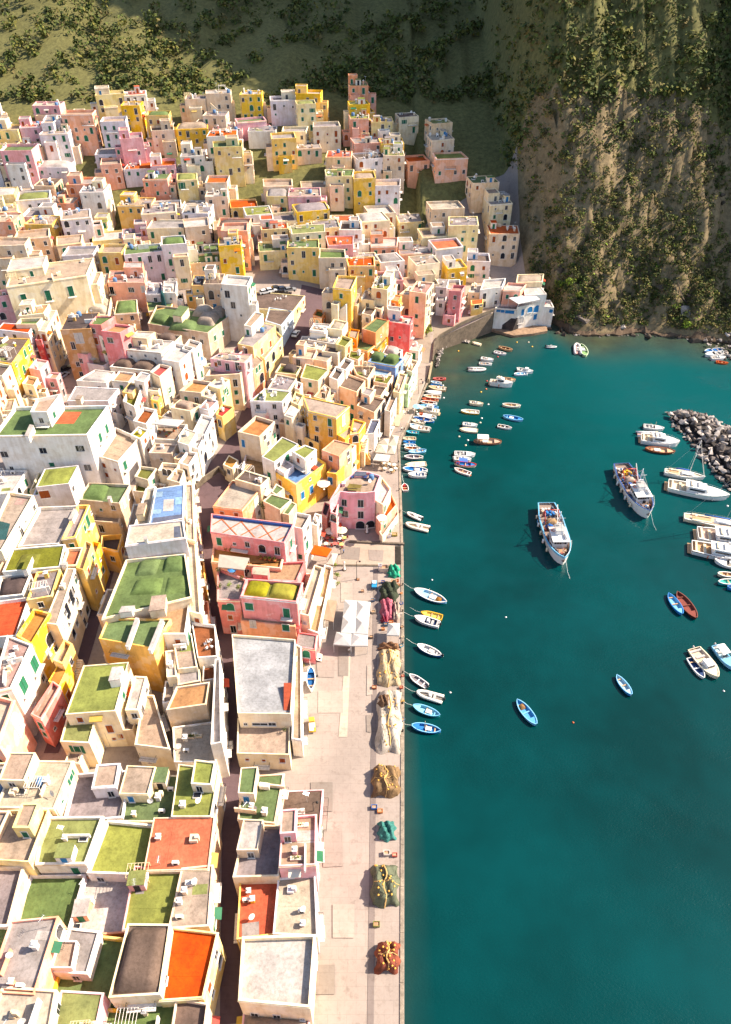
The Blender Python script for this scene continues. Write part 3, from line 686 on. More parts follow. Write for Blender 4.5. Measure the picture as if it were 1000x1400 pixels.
h('house with a smooth bright green roof and yellow shuttered side windows', 'stone', 'green', 13.5, (108,683,163,688,178,662,121,660), vaults=[((110,681,142,684,150,664,124,662),.9)], boxes=[((147,683,151,683,152,679,148,679),15.2,'white','white')], clutter=0, wings=[('stone','terrace',(128,712,162,715,170,690,132,687),9.5)], wins=[(1,170,688,'W'),(1,175,678,'W'),(0,155,694,'d'),(11,178,712,'d')], both=1, dens=.4)
LIFT[0] = 3.5
h('long cream house with a teal sheet on its roof at the left edge', 'cream', 'tan', 14.5, (-26,752,2,753,46,677,12,672), patches=[((-6,738,8,738,14,716,-2,712),'teal'),((19,690,31,690,36,682,24,681),'pink')], wins=[(1,35,713,'s'),(1,26,721,'s')], dens=.3, both=1)
h('house with a wide stained grey terrace roof and white parapets', 'white', 'grey', 11.5, (24,747,80,743,108,691,54,693), par=.9, boxes=[((94,710,99,710,105,697,101,696),13.6,'white','white')], clutter=1)
h('yellow house with a tall green shuttered balcony by the alley', 'yellow', 'mauve', 12.3, (84,737,103,734,122,690,106,690), wins=[(1,120,712,'T'),(1,116,722,'g'),(1,125,700,'s')], par=.9)
h('yellow house with a walled balcony full of pots over the alley', 'yellow', 'terrace', 8.5, (116,764,128,765,137,742,127,740), par=1.1, clutter=0)
h('ochre house around a dark sunken courtyard at the alley', 'ochre', 'dark', 6, (138,748,161,753,167,730,139,732), par=1.4, clutter=0, base=0)
h('tall narrow yellow house with brown windows above the alley', 'yellow', 'terrace', 11.8, (104,776,114,779,126,743,117,739), dens=.8, sh='ogg')
h('house with a mossy olive roof and a sloping skylight hut', 'white', 'olive', 12.5, (3,782,82,775,89,744,17,750), vaults=[((20,777,50,775,56,757,30,758),.5)], boxes=[((30,779,36,778,44,760,38,761),14.3,'white','olive')], clutter=0)
h('cream house with a small orange roof and a white box', 'cream', 'orange', 12, (83,774,105,773,114,748,92,749), boxes=[((84,773,91,773,92,769,86,769),13.2,'white','white')], clutter=0, par=.8)
h('yellow parapet house with a smooth mauve grey roof', 'yellow', 'mauve', 12, (36,821,71,815,83,777,50,782), boxes=[], wins=[], clutter=1)
h('long cream house with arched green windows high over the alley', 'cream', 'terrace', 12.5, (60,852,78,854,103,777,91,777), wins=[(1,98,816,'a',2.0,4.0),(1,92,836,'a',2.0,4.0),(1,104,795,'g'),(1,88,852,'W')], both=1, dens=.5)
h('white walled house with a dark gravel roof', 'white', 'dark', 11, (-6,817,31,813,43,783,0,787))
h('house with a wide orange red roof terrace at the left edge', 'white', 'orange', 11, (-12,872,22,869,40,816,-4,822), par=.8, clutter=0)
h('yellow house with pointed gables and an arched loggia', 'yellow', 'ochre', 12.5, (22,869,43,881,69,838,46,832), par=.9, wins=[(1,68,874,'A'),(1,66,893,'W'),(1,76,887,'d'),(1,80,905,'A')], clutter=0)
h('white house with large green shutters and a long balcony', 'white', 'pink', 14, (-14,948,15,941,43,881,10,868), par=.5, wins=[(1,47,908,'G',2.0,3.4),(1,32,937,'G',2.0,3.4),(1,59,927,'d'),(1,64,931,'s'),(1,44,960,'W'),(1,52,975,'W')], clutter=1, wings=[('rose','terrace',(42,976,56,983,82,938,72,931),8.2,.9)])
h('salmon house with one white framed window at the left edge', 'salmon', 'cream', 12.5, (-34,1012,-3,1018,19,957,-12,949), wins=[(1,27,993,'W',2.4,2.6)])
h('small bright yellow house with an orange door in the alley', 'yellow', 'ochre', 8.6, (66,931,81,938,95,908,82,904), wins=[(1,94,951,'o',1.3,2.2)], both=1, dens=.3)
h('yellow house with a messy laundry terrace at the alley bend', 'yellow', 'terrace', 9.5, (72,902,86,908,99,880,88,874), par=1.0)
LIFT[0] = 0
# the long block between alley and street
h('long house with green vaulted roof bays and ochre end walls', 'cream', 'green', 17, (139,846,262,816,253,757,172,765), base=4,
  vaults=[((184,788,213,786,221,764,192,767),.8),((222,783,251,781,251,759,227,762),.8),((177,814,219,812,224,790,187,792),.8),((224,814,256,808,253,786,230,788),.45)],
  boxes=[((172,884,176,885,190,846,186,845),17.8,'white','white'),((203,889,207,890,224,848,220,847),17.9,'white','white'),((163,838,180,836,184,829,167,830),18.4,'white','white'),((204,836,225,833,227,814,208,816),19,'tan','tan')], clutter=0, sides=(1,), dens=.5,
  wings=[('ochre','green',(135,873,208,886,234,846,147,845),16.2,.5)])
h('house with a peach roof terrace and plants behind the green bays', 'white', 'peach', 15.2, (208,867,254,867,261,816,207,822), par=.9, clutter=0)
h('tall cream roofed house with a blank grey end wall', 'lilac', 'cream', 21, (171,746,254,735,250,711,177,718), par=.35, patches=[((238,735,248,734,246,719,238,720),'slate')], auto=0, boxes=[((197,738,201,738,201,734,197,734),22.2,'white','white')], clutter=0)
h('house with a vivid blue roof and white panels', 'white', 'blue', 19, (204,717,250,709,252,662,213,668), patches=[((223,699,237,698,238,682,224,683),'white'),((208,680,222,679,223,672,212,673),'paleblue'),((239,690,250,689,251,679,240,680),'paleblue'),((207,703,220,702,221,696,209,697),'paleblue'),((208,715,248,709,249,703,210,708),'slate')], clutter=0, sides=(1,), dens=.7)
h('slim white terraced house left of the blue roof', 'white', 'cream', 16.5, (182,723,202,722,213,665,199,668), boxes=[((186,704,196,703,200,688,190,689),18.4,'cream','tan')])
h('pinkish cream house with washing along the dark street', 'peach', 'cream', 16.5, (255,737,267,740,264,662,253,662), dens=.8, sh='wdw', sides=(0,1), base=5)
h('long cream house with many pale balconies along the dark street', 'cream', 'cream', 15.5, (258,836,275,840,268,742,255,739), dens=.8, sh='owd', sides=(0,1), base=4)
h('low ochre house with an empty arch in the dark street', 'ochre', 'ochre', 9, (269,802,281,802,279,768,270,766), par=.3, clutter=0)
h('low orange roofed annex at the street corner', 'salmon', 'orange', 8.5, (274,846,287,849,285,822,273,821), par=.25, clutter=0)
h('white terrace house with an orange floor and white chairs', 'white', 'rust', 12.5, (270,899,297,897,294,854,262,850), par=.9, clutter=0)
h('house with a cracked tan flat roof behind the orange floor terrace', 'cream', 'tan', 12.8, (243,915,270,912,262,866,236,869), par=.4)
h('house with a small pale grey roof above the ochre roof', 'tan', 'grey', 11.8, (243,937,274,931,273,915,243,918), par=.3)
h('small terrace house with teal chairs facing the street', 'white', 'rust', 10.5, (277,931,295,928,293,908,278,909), par=.7, clutter=0)
h('house with a plain ochre yellow roof and blank tan end wall', 'tan', 'ochre', 12, (227,971,282,963,287,932,241,939), par=.5, auto=0, clutter=0)
h('house with a large pale cream roof at the bottom of the lane', 'white', 'cream', 8, (238,1042,296,1042,294,986,236,994), par=.4)
h('narrow white house with a shuttered street side', 'white', 'white', 12.2, (288,1018,303,1015,301,900,294,901), sides=(0,1), dens=.7, sh='ow', base=3)
h('house with a spotted lime roof and a white roof hut', 'cream', 'lime', 14, (89,977,158,972,176,905,114,910), boxes=[((149,931,164,929,168,912,154,913),16.0,'white','white')], wins=[(1,169,951,'g'),(1,178,930,'s')], clutter=0, par=.25)
h('house with a lime roof sheet and a green door at the bottom edge', 'cream', 'lime', 11, (82,1014,122,1016,132,979,92,978), wins=[(1,147,1000,'g')], clutter=0, par=.3)
h('low house with rough brown roofing under the spotted lime roof', 'tan', 'brown', 8, (140,1000,182,998,188,974,152,974), par=.4)
h('small white roofed house with washing beside the lime roof', 'cream', 'white', 12, (171,971,189,971,201,925,184,924), par=.3, clutter=0, sh='bdd')
h('cream wedge house with tubs on its sunny side', 'cream', 'terrace', 9.2, (184,1018,232,1024,210,950,196,950), par=.7, clutter=1, dens=.3)
h('plain cream chapel like house with stepped white roofs', 'cream', 'white', 12.5, (228,926,242,925,240,888,226,890), par=.4, wings=[('white','tan',(222,962,238,958,240,930,226,931),10)])
# right of the dark street
h('broad white house with a flat grey roof and a red tiled stair', 'cream', 'coolgrey', 10, (325,975,398,976,404,874,317,867), base=1.8, par=.7, extra=[red_steps], wins=[(0,336,990,'s'),(0,356,990,'s',2.8,.7),(0,372,990,'s',1.4,.9)], boxes=[], clutter=0, wings=[('cream','tan',(324,1030,396,1032,397,984,325,982),6.2,.5)])
h('slim white house front facing the net quay', 'white', 'terrace', 6.8, (399,1010,413,1012,412,884,404,880), base=1.8, sides=(0,1), sh='oow', dens=.6, par=.4, clutter=0)
h('rose pink house with twin yellow green vaulted roofs', 'rose', 'olive', 14.8, (329,815,406,823,414,796,338,791), vaults=[((333,813,364,816,371,796,341,793),.8,'yellow'),((367,816,401,820,407,800,373,797),.8,'yellow')], clutter=0,
  wins=[(0,341,829,'g',1.6,2.0),(0,392,838,'G',1.3,2.6),(20,391,858,'g',1.4,1.9),(20,346,853,'W')], wings=[('rose','grey',(297,820,328,821,338,792,297,776),12.2,.7),('salmon','terrace',(329,849,404,857,406,836,330,828),9.2,.1)])
h('salmon house under a white terrace marked with orange diamonds', 'rose', 'white', 15.5, (288,727,389,742,402,716,289,702), par=.8, clutter=0, wins=[(1,398,743,'G')], extra=[lattice], wings=[('salmon','ochre',(289,768,384,777,390,752,292,742),11.2,.5)])
h('small terracotta terrace house with solar panels and washing', 'rose', 'peach', 10.6, (344,792,406,795,418,767,345,770), par=.6, clutter=0, boxes=[((346,785,366,787,368,777,347,776),13,'rose','cream')])
h('cream house with narrow roof terraces stepping down to the plaza', 'cream', 'cream', 9.5, (406,838,423,842,442,776,430,772), par=.7, sides=(0,1), dens=.5, wings=[('white','peach',(420,860,436,866,455,775,444,772),5.6,.6)], sh='oow')
h('low rose house end with cream band facing the white tents', 'rose', 'grey', 6.0, (405,884,431,888,434,868,408,864), par=.3, clutter=0)
h('slender white house with a crowded roof terrace by the tables', 'white', 'terrace', 13.5, (400,720,414,723,425,704,405,700), par=.9, clutter=0, wins=[(1,421,722,'d'),(1,417,736,'d'),(1,420,745,'G')])
h('tiny white house leaning on the slender white house', 'white', 'tan', 9, (426,716,434,719,440,704,431,701))
h('house with a dull green roof above a hidden garden', 'tan', 'green', 11.5, (360,685,383,697,399,683,371,675), par=.25, clutter=0)
h('narrow house with a green roof strip and tan coping', 'tan', 'green', 10.8, (386,702,395,704,406,689,398,685), par=.2, clutter=0)
h('small house with a faded green roof under the lilac wall', 'tan', 'green', 11.6, (371,672,378,677,389,668,378,661), par=.2, clutter=0)
h('house with a brown tar roof and pale lower terrace', 'cream', 'brown', 14.5, (321,655,356,665,369,653,334,642), par=.3, wings=[('salmon','cream',(291,692,331,697,356,668,318,657),12.8,.5)], clutter=1, wins=[(11,354,685,'g')])
h('small square house with a golden sheet roof by the street', 'cream', 'ochre', 9.6, (305,635,318,641,326,629,313,622), par=.15, clutter=0)
h('house with a vivid amber roof and tan walls', 'tan', 'amber', 15.5, (325,590,355,597,376,576,350,568), par=1.0, clutter=0, wins=[(1,362,598,'d'),(1,367,606,'d'),(1,370,590,'s'),(1,380,591,'g'),(0,333,606,'b',.9,2.2)])
h('walled courtyard house with ochre awnings below the amber roof', 'lilac', 'ochre', 8.6, (330,642,366,652,372,629,337,617), par=1.2, clutter=0)
h('lilac and yellow house with lime roofs and a blue floored balcony', 'yellow', 'white', 10.8, (374,644,405,663,446,633,405,606), par=.9, clutter=0, wings=[('lilac','lime',(358,624,375,632,408,607,386,597),14.6,.25),('white','lime',(399,617,417,628,433,614,417,608),15.2,.25),('lilac','white',(375,638,389,647,402,636,386,626),12.4,.4)],
  patches=[((391,652,405,660,425,646,411,638),'blue')], wins=[(1,414,677,'B'),(1,426,669,'B'),(1,439,660,'B'),(1,424,655,'s')])
h('small gold house with a blue door beside the lilac and yellow house', 'ochre', 'white', 9.4, (447,646,460,648,471,637,456,633), par=.6, wins=[(0,450,657,'B')], clutter=0)
h('peach house with a plain peach roof above the round pink house', 'salmon', 'peach', 13.8, (440,615,464,624,481,607,457,601), wins=[(1,476,620,'d'),(1,477,629,'d')], clutter=0, par=.3)
h('big ochre and yellow house with a wide bare tan roof', 'ochre', 'tan', 18, (422,562,460,571,478,555,414,541), par=.25, wins=[(1,470,574,'W',1.4,3)], clutter=0, wings=[('yellow','tan',(461,594,472,601,484,588,478,582),12.5)])
h('low tan wedge house below the bare tan roof', 'lemon', 'tan', 9.5, (414,596,436,606,443,594,424,584), par=.4)
h('brilliant golden house with a sloping stair wall', 'gold', 'terrace', 12.8, (479,593,491,591,500,577,483,572), par=.5, dens=.3)
h('white arched house with a blue grey terrace beside the golden house', 'white', 'slate', 9.5, (500,594,512,592,520,574,508,573), par=.5, sides=(0,1), sh='dd')
h('tan house with brown roof and a white arched side, lower of the stepped pair', 'peach', 'brown', 13.5, (462,527,488,536,500,520,472,509), par=.7, wins=[(1,492,538,'A')])
h('tan house with brown roof and a white arched side, upper of the stepped pair', 'peach', 'brown', 14, (488,512,503,518,513,501,482,499), par=.6, wins=[(1,508,522,'A')])
h('tan house with white arched gallery behind the quay awnings', 'peach', 'brown', 11, (488,554,512,564,527,545,500,538), par=.7, wins=[(1,518,566,'A'),(1,525,555,'A')], clutter=1)
h('brown roofed terrace house between the arched houses', 'tan', 'brown', 11.2, (503,539,521,541,529,529,512,526), par=.5)
h('pink house with an olive terrace and white arches by the sky blue roof', 'peach', 'olive', 12, (511,521,530,525,538,513,514,512), par=.4, wins=[(1,533,530,'A')])
h('small brown roofed house with white parapets near the lime roof', 'white', 'brown', 15.5, (450,515,462,520,471,507,460,500), par=.8)
h('white fronted quay house with many arches and narrow stairs', 'white', 'terrace', 9.5, (526,560,534,563,546,536,538,532), sh='dd', dens=.9, par=.6)
h('pale yellow quay house with an outside stair', 'lemon', 'terrace', 11, (538,535,547,537,556,512,546,509), sides=(0,1), dens=.6)
h('sky blue flat roofed house above the quay', 'tan', 'paleblue', 12.2, (508,512,528,516,536,507,512,503), par=.3, clutter=0)
h('violet blue house with two dark green vaults', 'blue', 'green', 13.6, (503,494,541,501,552,490,512,484), vaults=[((504,492,522,495,528,486,512,484),1.8),((523,495,540,498,549,490,530,487),1.8)], clutter=0)
h('green walled house by the quay lamp', 'greenw', 'tan', 9, (552,524,559,526,566,509,558,507))
h('cream quay house with a tall arch and a blue door', 'cream', 'terrace', 10, (556,506,564,508,572,494,563,491))
h('bright orange house with a flat green roof and green lower vaults', 'orange', 'green', 18.5, (495,449,514,455,532,438,515,434), par=.3, clutter=0, base=10, wins=[(1,521,459,'s'),(1,525,468,'s')],
  wings=[('orange','green',(479,475,503,480,520,466,486,461),14.5,.3),('orange','terrace',(476,460,488,463,492,451,479,449),17.3),('orange','green',(508,476,517,478,531,461,522,458),14,.3)])
h('coral red house with a white vaulted top', 'coral', 'white', 17, (533,440,561,444,566,433,528,428), clutter=1, base=6, wins=[(0,536,463,'d'),(0,547,461,'s')], wings=[('coral','red',(543,471,556,473,560,466,548,464),9)])
h('white house with a dome and arched upstairs loggia', 'white', 'white', 11.8, (523,483,540,488,551,478,529,472), vaults=[((525,482,540,486,548,478,531,474),1.3)], clutter=0, wins=[(1,545,488,'A')])
h('cream narrow house with arches beside the domed white house', 'cream', 'white', 9.5, (546,498,555,500,564,484,556,481), sh='dd')
h('white quay house with a wide sunshade roof', 'white', 'white', 8.5, (560,478,573,480,578,471,565,469), par=.2)
# the middle of the town
h('white house with a small stair hut high above the dark road', 'white', 'white', 19, (424,454,446,456,453,443,429,441))
h('cream house with a grey alcove beside the ruined tower', 'cream', 'cream', 19, (448,448,468,451,476,440,457,436))
h('white house with a lavender front wall and yellowed parapet', 'white', 'white', 17.5, (421,464,458,470,467,456,428,454))
h('cream house with a pale square roof beside the dark road', 'cream', 'white', 16.8, (410,472,440,478,446,467,416,463))
h('tan fronted house with a wide cream roof at the road corner', 'peach', 'cream', 16, (400,488,428,491,434,478,410,475), wins=[(0,408,496,'k')])
h('cream house with a slate skylight sheet', 'peach', 'cream', 16, (429,491,447,494,458,483,435,479), patches=[((433,486,440,487,445,482,438,481),'slate')])
h('brown cluttered roof house under the white houses', 'tan', 'brown', 16.6, (440,480,462,483,472,474,446,470), dens=.3)
h('house with a yellow green walled terrace beside the orange house', 'lemon', 'olive', 18, (459,470,472,474,482,463,468,458), par=.8)
h('house with a flat dull olive roof in front of the orange house', 'tan', 'olive', 15.5, (477,488,490,492,498,482,479,479), par=.3)
h('house with white stepped parapets and a brown terrace', 'white', 'brown', 15.6, (461,502,473,506,484,493,472,488), par=.9)
h('pink walled house with a square lime roof', 'peach', 'lime', 16, (411,516,435,521,450,505,418,497), par=.25, clutter=0, wins=[(1,442,520,'d')])
h('grey lilac house with a large lime roof by the road fork', 'lilac', 'lime', 17.5, (342,548,386,549,398,535,362,531), par=.25, wins=[(1,389,553,'d')], wings=[('pink','pink',(351,563,367,566,373,557,357,555),13.5)])
h('house with heaps of white furniture on its roof', 'cream', 'mauve', 15.8, (366,531,394,534,406,517,378,511), par=.5, clutter=0)
h('house with a shaded olive vaulted roof at the road bend', 'tan', 'olive', 15.2, (376,509,405,512,412,501,384,497), vaults=[((386,508,403,510,408,502,391,499),1.3,'dark')], clutter=0)
h('cream house with a white sheet roof and blue shade', 'cream', 'white', 16, (388,568,399,572,411,560,398,554), par=.2, clutter=0, wings=[('cream','slate',(389,577,400,581,414,568,405,565),13)])
h('peach wedge house with a small barred window', 'peach', 'peach', 16.5, (429,542,446,547,452,531,444,525), wins=[(0,445,541,'d')])
h('coral topped little house between the lime roofs', 'white', 'red', 15, (403,530,410,533,414,524,407,521), clutter=0)
h('cream house with a leaning yellow wall behind the bare tan roof', 'lemon', 'cream', 15, (398,549,408,554,416,540,404,535))
h('weathered tower like house of tan plaster', 'tan', 'white', 24, (440,400,460,401,464,394,445,393), base=13, wins=[(0,450,417,'a')])
h('little orange house with an olive roof beside the dark road', 'orange', 'olive', 17.5, (428,430,440,434,446,425,433,422), clutter=0)
h('grey tan ruined looking house with buttresses', 'stone', 'tan', 21, (470,415,489,418,499,403,479,398), dens=.4, sh='d')
h('cream house with a broken parapet and two dark windows', 'cream', 'terrace', 22, (491,408,512,411,521,400,500,396), sh='dd')
h('big yellow house at the top edge behind the tan tower', 'yellow', 'tan', 27, (455,393,480,396,488,378,462,376), dens=.3)
h('tall cream house with yellow arches at the top edge', 'cream', 'yellow', 25, (508,393,530,396,542,380,516,377), sh='oo', dens=.8)
h('small orange house below the tall cream house', 'orange', 'peach', 20, (532,410,545,412,550,404,538,402))
h('cream bell gable house with one round arch', 'cream', 'brown', 19.5, (495,428,508,431,516,420,502,417), wins=[(1,512,434,'a')])
h('tan house with arched gallery side above the orange house', 'tan', 'terrace', 20, (512,420,522,423,535,404,526,400), sh='dd', dens=.9)
h('plain tan house with a blank wall and white side facing the sea', 'tan', 'white', 17, (546,402,580,404,589,393,560,391), base=9, wins=[(0,566,420,'d'),(0,557,426,'a')], both=1, dens=.15)
h('pale pink house with open terrace above the blank tan house', 'peach', 'pink', 20, (560,398,583,401,594,386,570,384))
h('narrow grey white house with round balconies', 'lilac', 'grey', 15.5, (596,392,611,393,614,382,599,381), wings=[('lilac','grey',(597,410,609,411,612,401,600,400),12)])
h('dark pink stepped house at the bend of the quay road', 'rose', 'pink', 16.5, (614,397,631,398,637,390,620,389), wings=[('rose','pink',(611,415,630,417,637,404,617,402),11.5),('pink','pink',(606,430,622,432,627,423,611,421),9.2)], sh='od')
h('cream house with green shutters behind the yellow cabin', 'cream', 'white', 12.2, (641,399,656,400,661,388,646,387), sh='gg', dens=.9)
h('long white house with eight small dark windows by the quay road', 'white', 'white', 13.6, (657,396,687,392,692,380,662,382), sh='dgd', dens=.95)
h('bright yellow cabin house with an orange roof on the quay road', 'yellow', 'orange', 10.8, (645,417,661,415,661,408,644,410), par=.15, clutter=0, wins=[(0,652,419,'d',1.6,1.4),(0,658,417,'s')])
h('salmon house with a teal shutter above the white restaurant', 'salmon', 'white', 13, (688,397,712,397,720,388,695,386), sh='g')
h('white canopy topped annex behind the restaurant', 'white', 'white', 12, (718,403,748,402,739,391,716,391), par=.15, clutter=0, dens=.3)
h('cream house at the cliff foot behind the canopy annex', 'cream', 'tan', 13.5, (706,386,742,385,744,374,708,375))
h('white waterside restaurant with blue arched windows on a dark rock base', 'white', 'white', 8.6, (707,420,740,413,748,402,712,408), base=1, par=.6, extra=[sunshade], name='restaurant', cat='restaurant', clutter=0,
  wings=[('white','grey',(677,421,707,423,712,409,690,409),8.0,.5),('white','white',(739,418,758,420,753,410,741,409),7.4,.4)],
  wins=[(0,715,427,'B',1.2,2.4),(0,725,423,'c',2.0,2.2),(0,738,421,'c',2.4,2.6),(0,732,433,'B',1.4,2.0),(10,682,424,'b',1.4,1.2),(10,688,425,'b',1.4,1.2),(10,697,426,'b',3.2,1.3),(20,754,425,'b',1.2,1.2),(0,712,438,'W',2.4,2.2)])
# ------------------------------------------------------------------ houses past the edge of the photograph, so the town goes on
BW = [('white', 'white'), ('cream', 'cream'), ('pink', 'pale pink'), ('yellow', 'yellow'), ('salmon', 'salmon'), ('lemon', 'lemon'), ('peach', 'peach'), ('lilac', 'lilac'), ('tan', 'tan')]
BR = [('white', 'white'), ('grey', 'grey'), ('green', 'green'), ('tan', 'tan'), ('orange', 'orange'), ('brown', 'brown'), ('lime', 'lime'), ('cream', 'cream'), ('terrace', 'pinkish'), ('mauve', 'mauve')]
SZ = [('low', -2.6), ('tall', 2.4), ('plain', 0)]
combos = [(a, b, c) for a in BW for b in BR for c in SZ if a[0] != b[0]]
rnd.shuffle(combos)
def to_px(X, Y, z):
    k = Y*CP-(z-CAMZ)*SP; u = Y*SP+(z-CAMZ)*CP
    return [500+F*X/k, 700-F*u/k]
def filler(x, y, hx, hy, t, z, sz_, tail, **kw):
    (a, b, c) = combos.pop(); q = []
    z += c[1]
    for sx, sy in ((-1, -1), (1, -1), (1, 1), (-1, 1)):
        jx, jy = rnd.uniform(-.5, .5), rnd.uniform(-.5, .5); lx, ly = sx*hx+jx, sy*hy+jy
        q += to_px(x+lx*math.cos(t)-ly*math.sin(t), y+lx*math.sin(t)+ly*math.cos(t), z+.55)
    h('%s %s house, %s roof, %s' % (c[0], a[1], b[1], tail), a[0], b[0], z, tuple(q), **kw)
def street_pts(pts):
    P = []
    for px, py, w_ in pts:
        z = 5.0
        for _ in range(4): p = at(px, py, z); z = ground(p.x, p.y)
        P.append((p.xy, w_))
    for (a, wa), (b, wb) in zip(P, P[1:]):
        k = max(1, int((b-a).length/1.5))
        for i in range(k): q = a.lerp(b, i/k); STREETS.append((q.x, q.y, lerp(wa, wb, i/k)))
ST1 = [(318, 1400, 3.4), (318, 1008, 3.4), (316, 950, 3.6), (308, 890, 3.8), (298, 830, 4), (290, 770, 4.2), (283, 720, 4.6), (287, 685, 6), (300, 650, 8), (325, 612, 7), (342, 575, 6), (352, 545, 6), (366, 512, 6), (385, 480, 6.5), (400, 455, 7), (414, 428, 7.5), (426, 405, 8), (429, 388, 8)]
ST2 = [(70, 1030, 2.6), (98, 950, 2.6), (122, 870, 2.8), (138, 815, 2.8), (152, 765, 2.8), (172, 725, 2.8), (190, 690, 2.6), (212, 650, 2.5), (235, 600, 2.5)]
ST3 = [(96, 530, 7), (88, 505, 8), (78, 470, 7), (72, 440, 5), (70, 425, 4)]
for st in (ST1, ST2, ST3): street_pts(st)
TOWN = len(JOBS)
# lower lanes, nearer the camera than the photograph shows
def street_x(y): return min(STREETS, key=lambda q: abs(q[1]-y)+abs(q[0]+24)*.2)[0]
y = 68.6
for row in range(7):
    hy = rnd.uniform(3.2, 4.0); y -= hy; sx = street_x(max(y, 29))
    for x, xe in ((-68+rnd.uniform(-2, 0), sx-2.0), (sx+2.0, -7.2)):
        while xe-x > 3.4:
            hx = rnd.uniform(2.6, 4.5)
            if xe-x-2*hx < 4: hx = (xe-x)/2 if xe-x < 9.6 else (xe-x)/4
            cx = x+hx; top = 11.0+rnd.uniform(-2.5, 3.0)-(2.5 if xe > -8 else 0)
            if to_px(cx, y+hy, top+1)[1] > 1014+(8 if cx < -28 else 24): filler(cx, y, hx+.15, hy+.2, rnd.uniform(-.04, .04), top, 0, 'in the lower lanes south of the grey roofed house', dens=.6, attic=.25)
            x += 2*hx
    y -= hy+(.9 if row % 2 else .05)
# upper lanes, farther than the photograph shows
y = 236.0
for row in range(11):
    hy = rnd.uniform(3.6, 4.8); y += hy; x = -185-row*6+rnd.uniform(-6, 0); xe = (28, 34, 44, 50, 50, 48, 46, 40, 30, 18, 5)[row]
    while x < xe:
        hx = rnd.uniform(3.8, 6.2); cx = x+hx
        if combos and rnd.random() > .03+.03*row and len(combos) > 3:
            t = rnd.uniform(-.05, .3); yy_ = y+cx*.02+rnd.uniform(-1, 1); g = ground(cx, yy_)
            pp = to_px(cx, yy_-hy, g+9)
            if -40 < pp[0] < 1040 and to_px(cx, yy_-hy, g+10.5)[1] < 387: filler(cx, yy_, hx-.1, hy-.1, t, g+8+rnd.uniform(-1, 2), 0, 'on the slope above the town', dens=.7, attic=.3)
        x += 2*hx+(rnd.uniform(1, 4) if rnd.random() < .2+.05*row else 0)
    y += hy+(2.5 if row % 2 else .6)
make_annexes()

# ------------------------------------------------------------------ ground
def land_mats():
    m = mat('earth', 'b39d86', 'stone', .55); return m
m = MB()
rows = []
yy = [0]+[4*i for i in range(1, 46)]
yy = [y for y in yy if y < Y1]+[Y1]
XO = [0, .6, 2, 5, 9, 13, 17, 22, 28, 35, 43, 52, 64, 78, 95, 120, 160, 220, 320]
for y in yy:
    for d in XO: m.v.append((xq(y)-d, y, ground(xq(y)-d, y)))
n = len(XO)
for j in range(len(yy)-1):
    for i in range(n-1): m.f.append((j*n+i, j*n+n+i, j*n+n+i+1, j*n+i+1)); m.m.append(0); m.sm.append(True)
m.f = [tuple(reversed(f)) for f in m.f]
o = len(m.v)
for y in yy: m.v.append((xq(y)+.02, y, -3.0))
for j in range(len(yy)-1): m.f.append((j*n, j*n+n, o+j+1, o+j)); m.m.append(1); m.sm.append(False)
QST = mat('quay_stone', '8d7d6d', 'stone', .6)
m.f = [f for f in m.f]
struct('promenade_ground', m, [mat('paving', 'c6b4a8', 'pave', .54), QST])
# upper land: sweep over x from the curved sea wall up the slope
m = MB(); xs = [-340, -260, -200]+[-160+6*i for i in range(int((QP[-1].x+160)/6)+1)]
xs = [x for x in xs if x < QP[-1].x-1]+[QP[-1].x+.01]
x = QP[-1].x
while x < 52: x += 1.6; xs.append(x)
while x < 170: x += 1.3; xs.append(x)
xs += [176, 184, 194, 206, 222, 245, 280, 330, 420]
D = [0, .5, 1.2, 2, 3, 4, 5.2, 6.5, 8, 10, 12, 14, 16.5, 19, 22, 25, 28, 32, 36, 40, 45, 50, 56, 62, 70, 78, 88, 100, 115, 132, 150, 175, 205, 240, 290, 360, 460, 600]
for x in xs:
    y0 = Y1 if x <= QP[-1].x+.02 else ys(x)
    for d in D:
        y = y0+d; z = ground(x, y)
        if x > 58 and d > 0: y += (hn(x, z, 1.4)*.9+hn(z, x, 3.3)*.5)*S(d/4)
        m.v.append((x, y, z))
n = len(D)
for j in range(len(xs)-1):
    for i in range(n-1):
        rock = 1 if xs[j] > 58 and D[i] < 60 else 0
        m.f.append((j*n+i, j*n+n+i, j*n+n+i+1, j*n+i+1)); m.m.append(2 if rock else (3 if D[i] > 60 or xs[j] < -200 else 0)); m.sm.append(True)
o = len(m.v)
for x in xs: m.v.append((x, (Y1 if x <= QP[-1].x+.02 else ys(x))-.4, -3.0))
for j in range(len(xs)-1):
    if xs[j] >= QP[-1].x-.1: m.f.append((o+j, o+j+1, j*n+n, j*n)); m.m.append(1 if xs[j] < 56 else 2); m.sm.append(False)
CLIFF = mat('cliff', 'a08c68', 'stone', .72)
struct('hillside', m, [mat('paving', 'c6b4a8', 'pave', .54), mat('sea_wall', 'a89580', 'stone', .46), CLIFF, mat('hill_soil', '8a8650', 'stone', .62)])
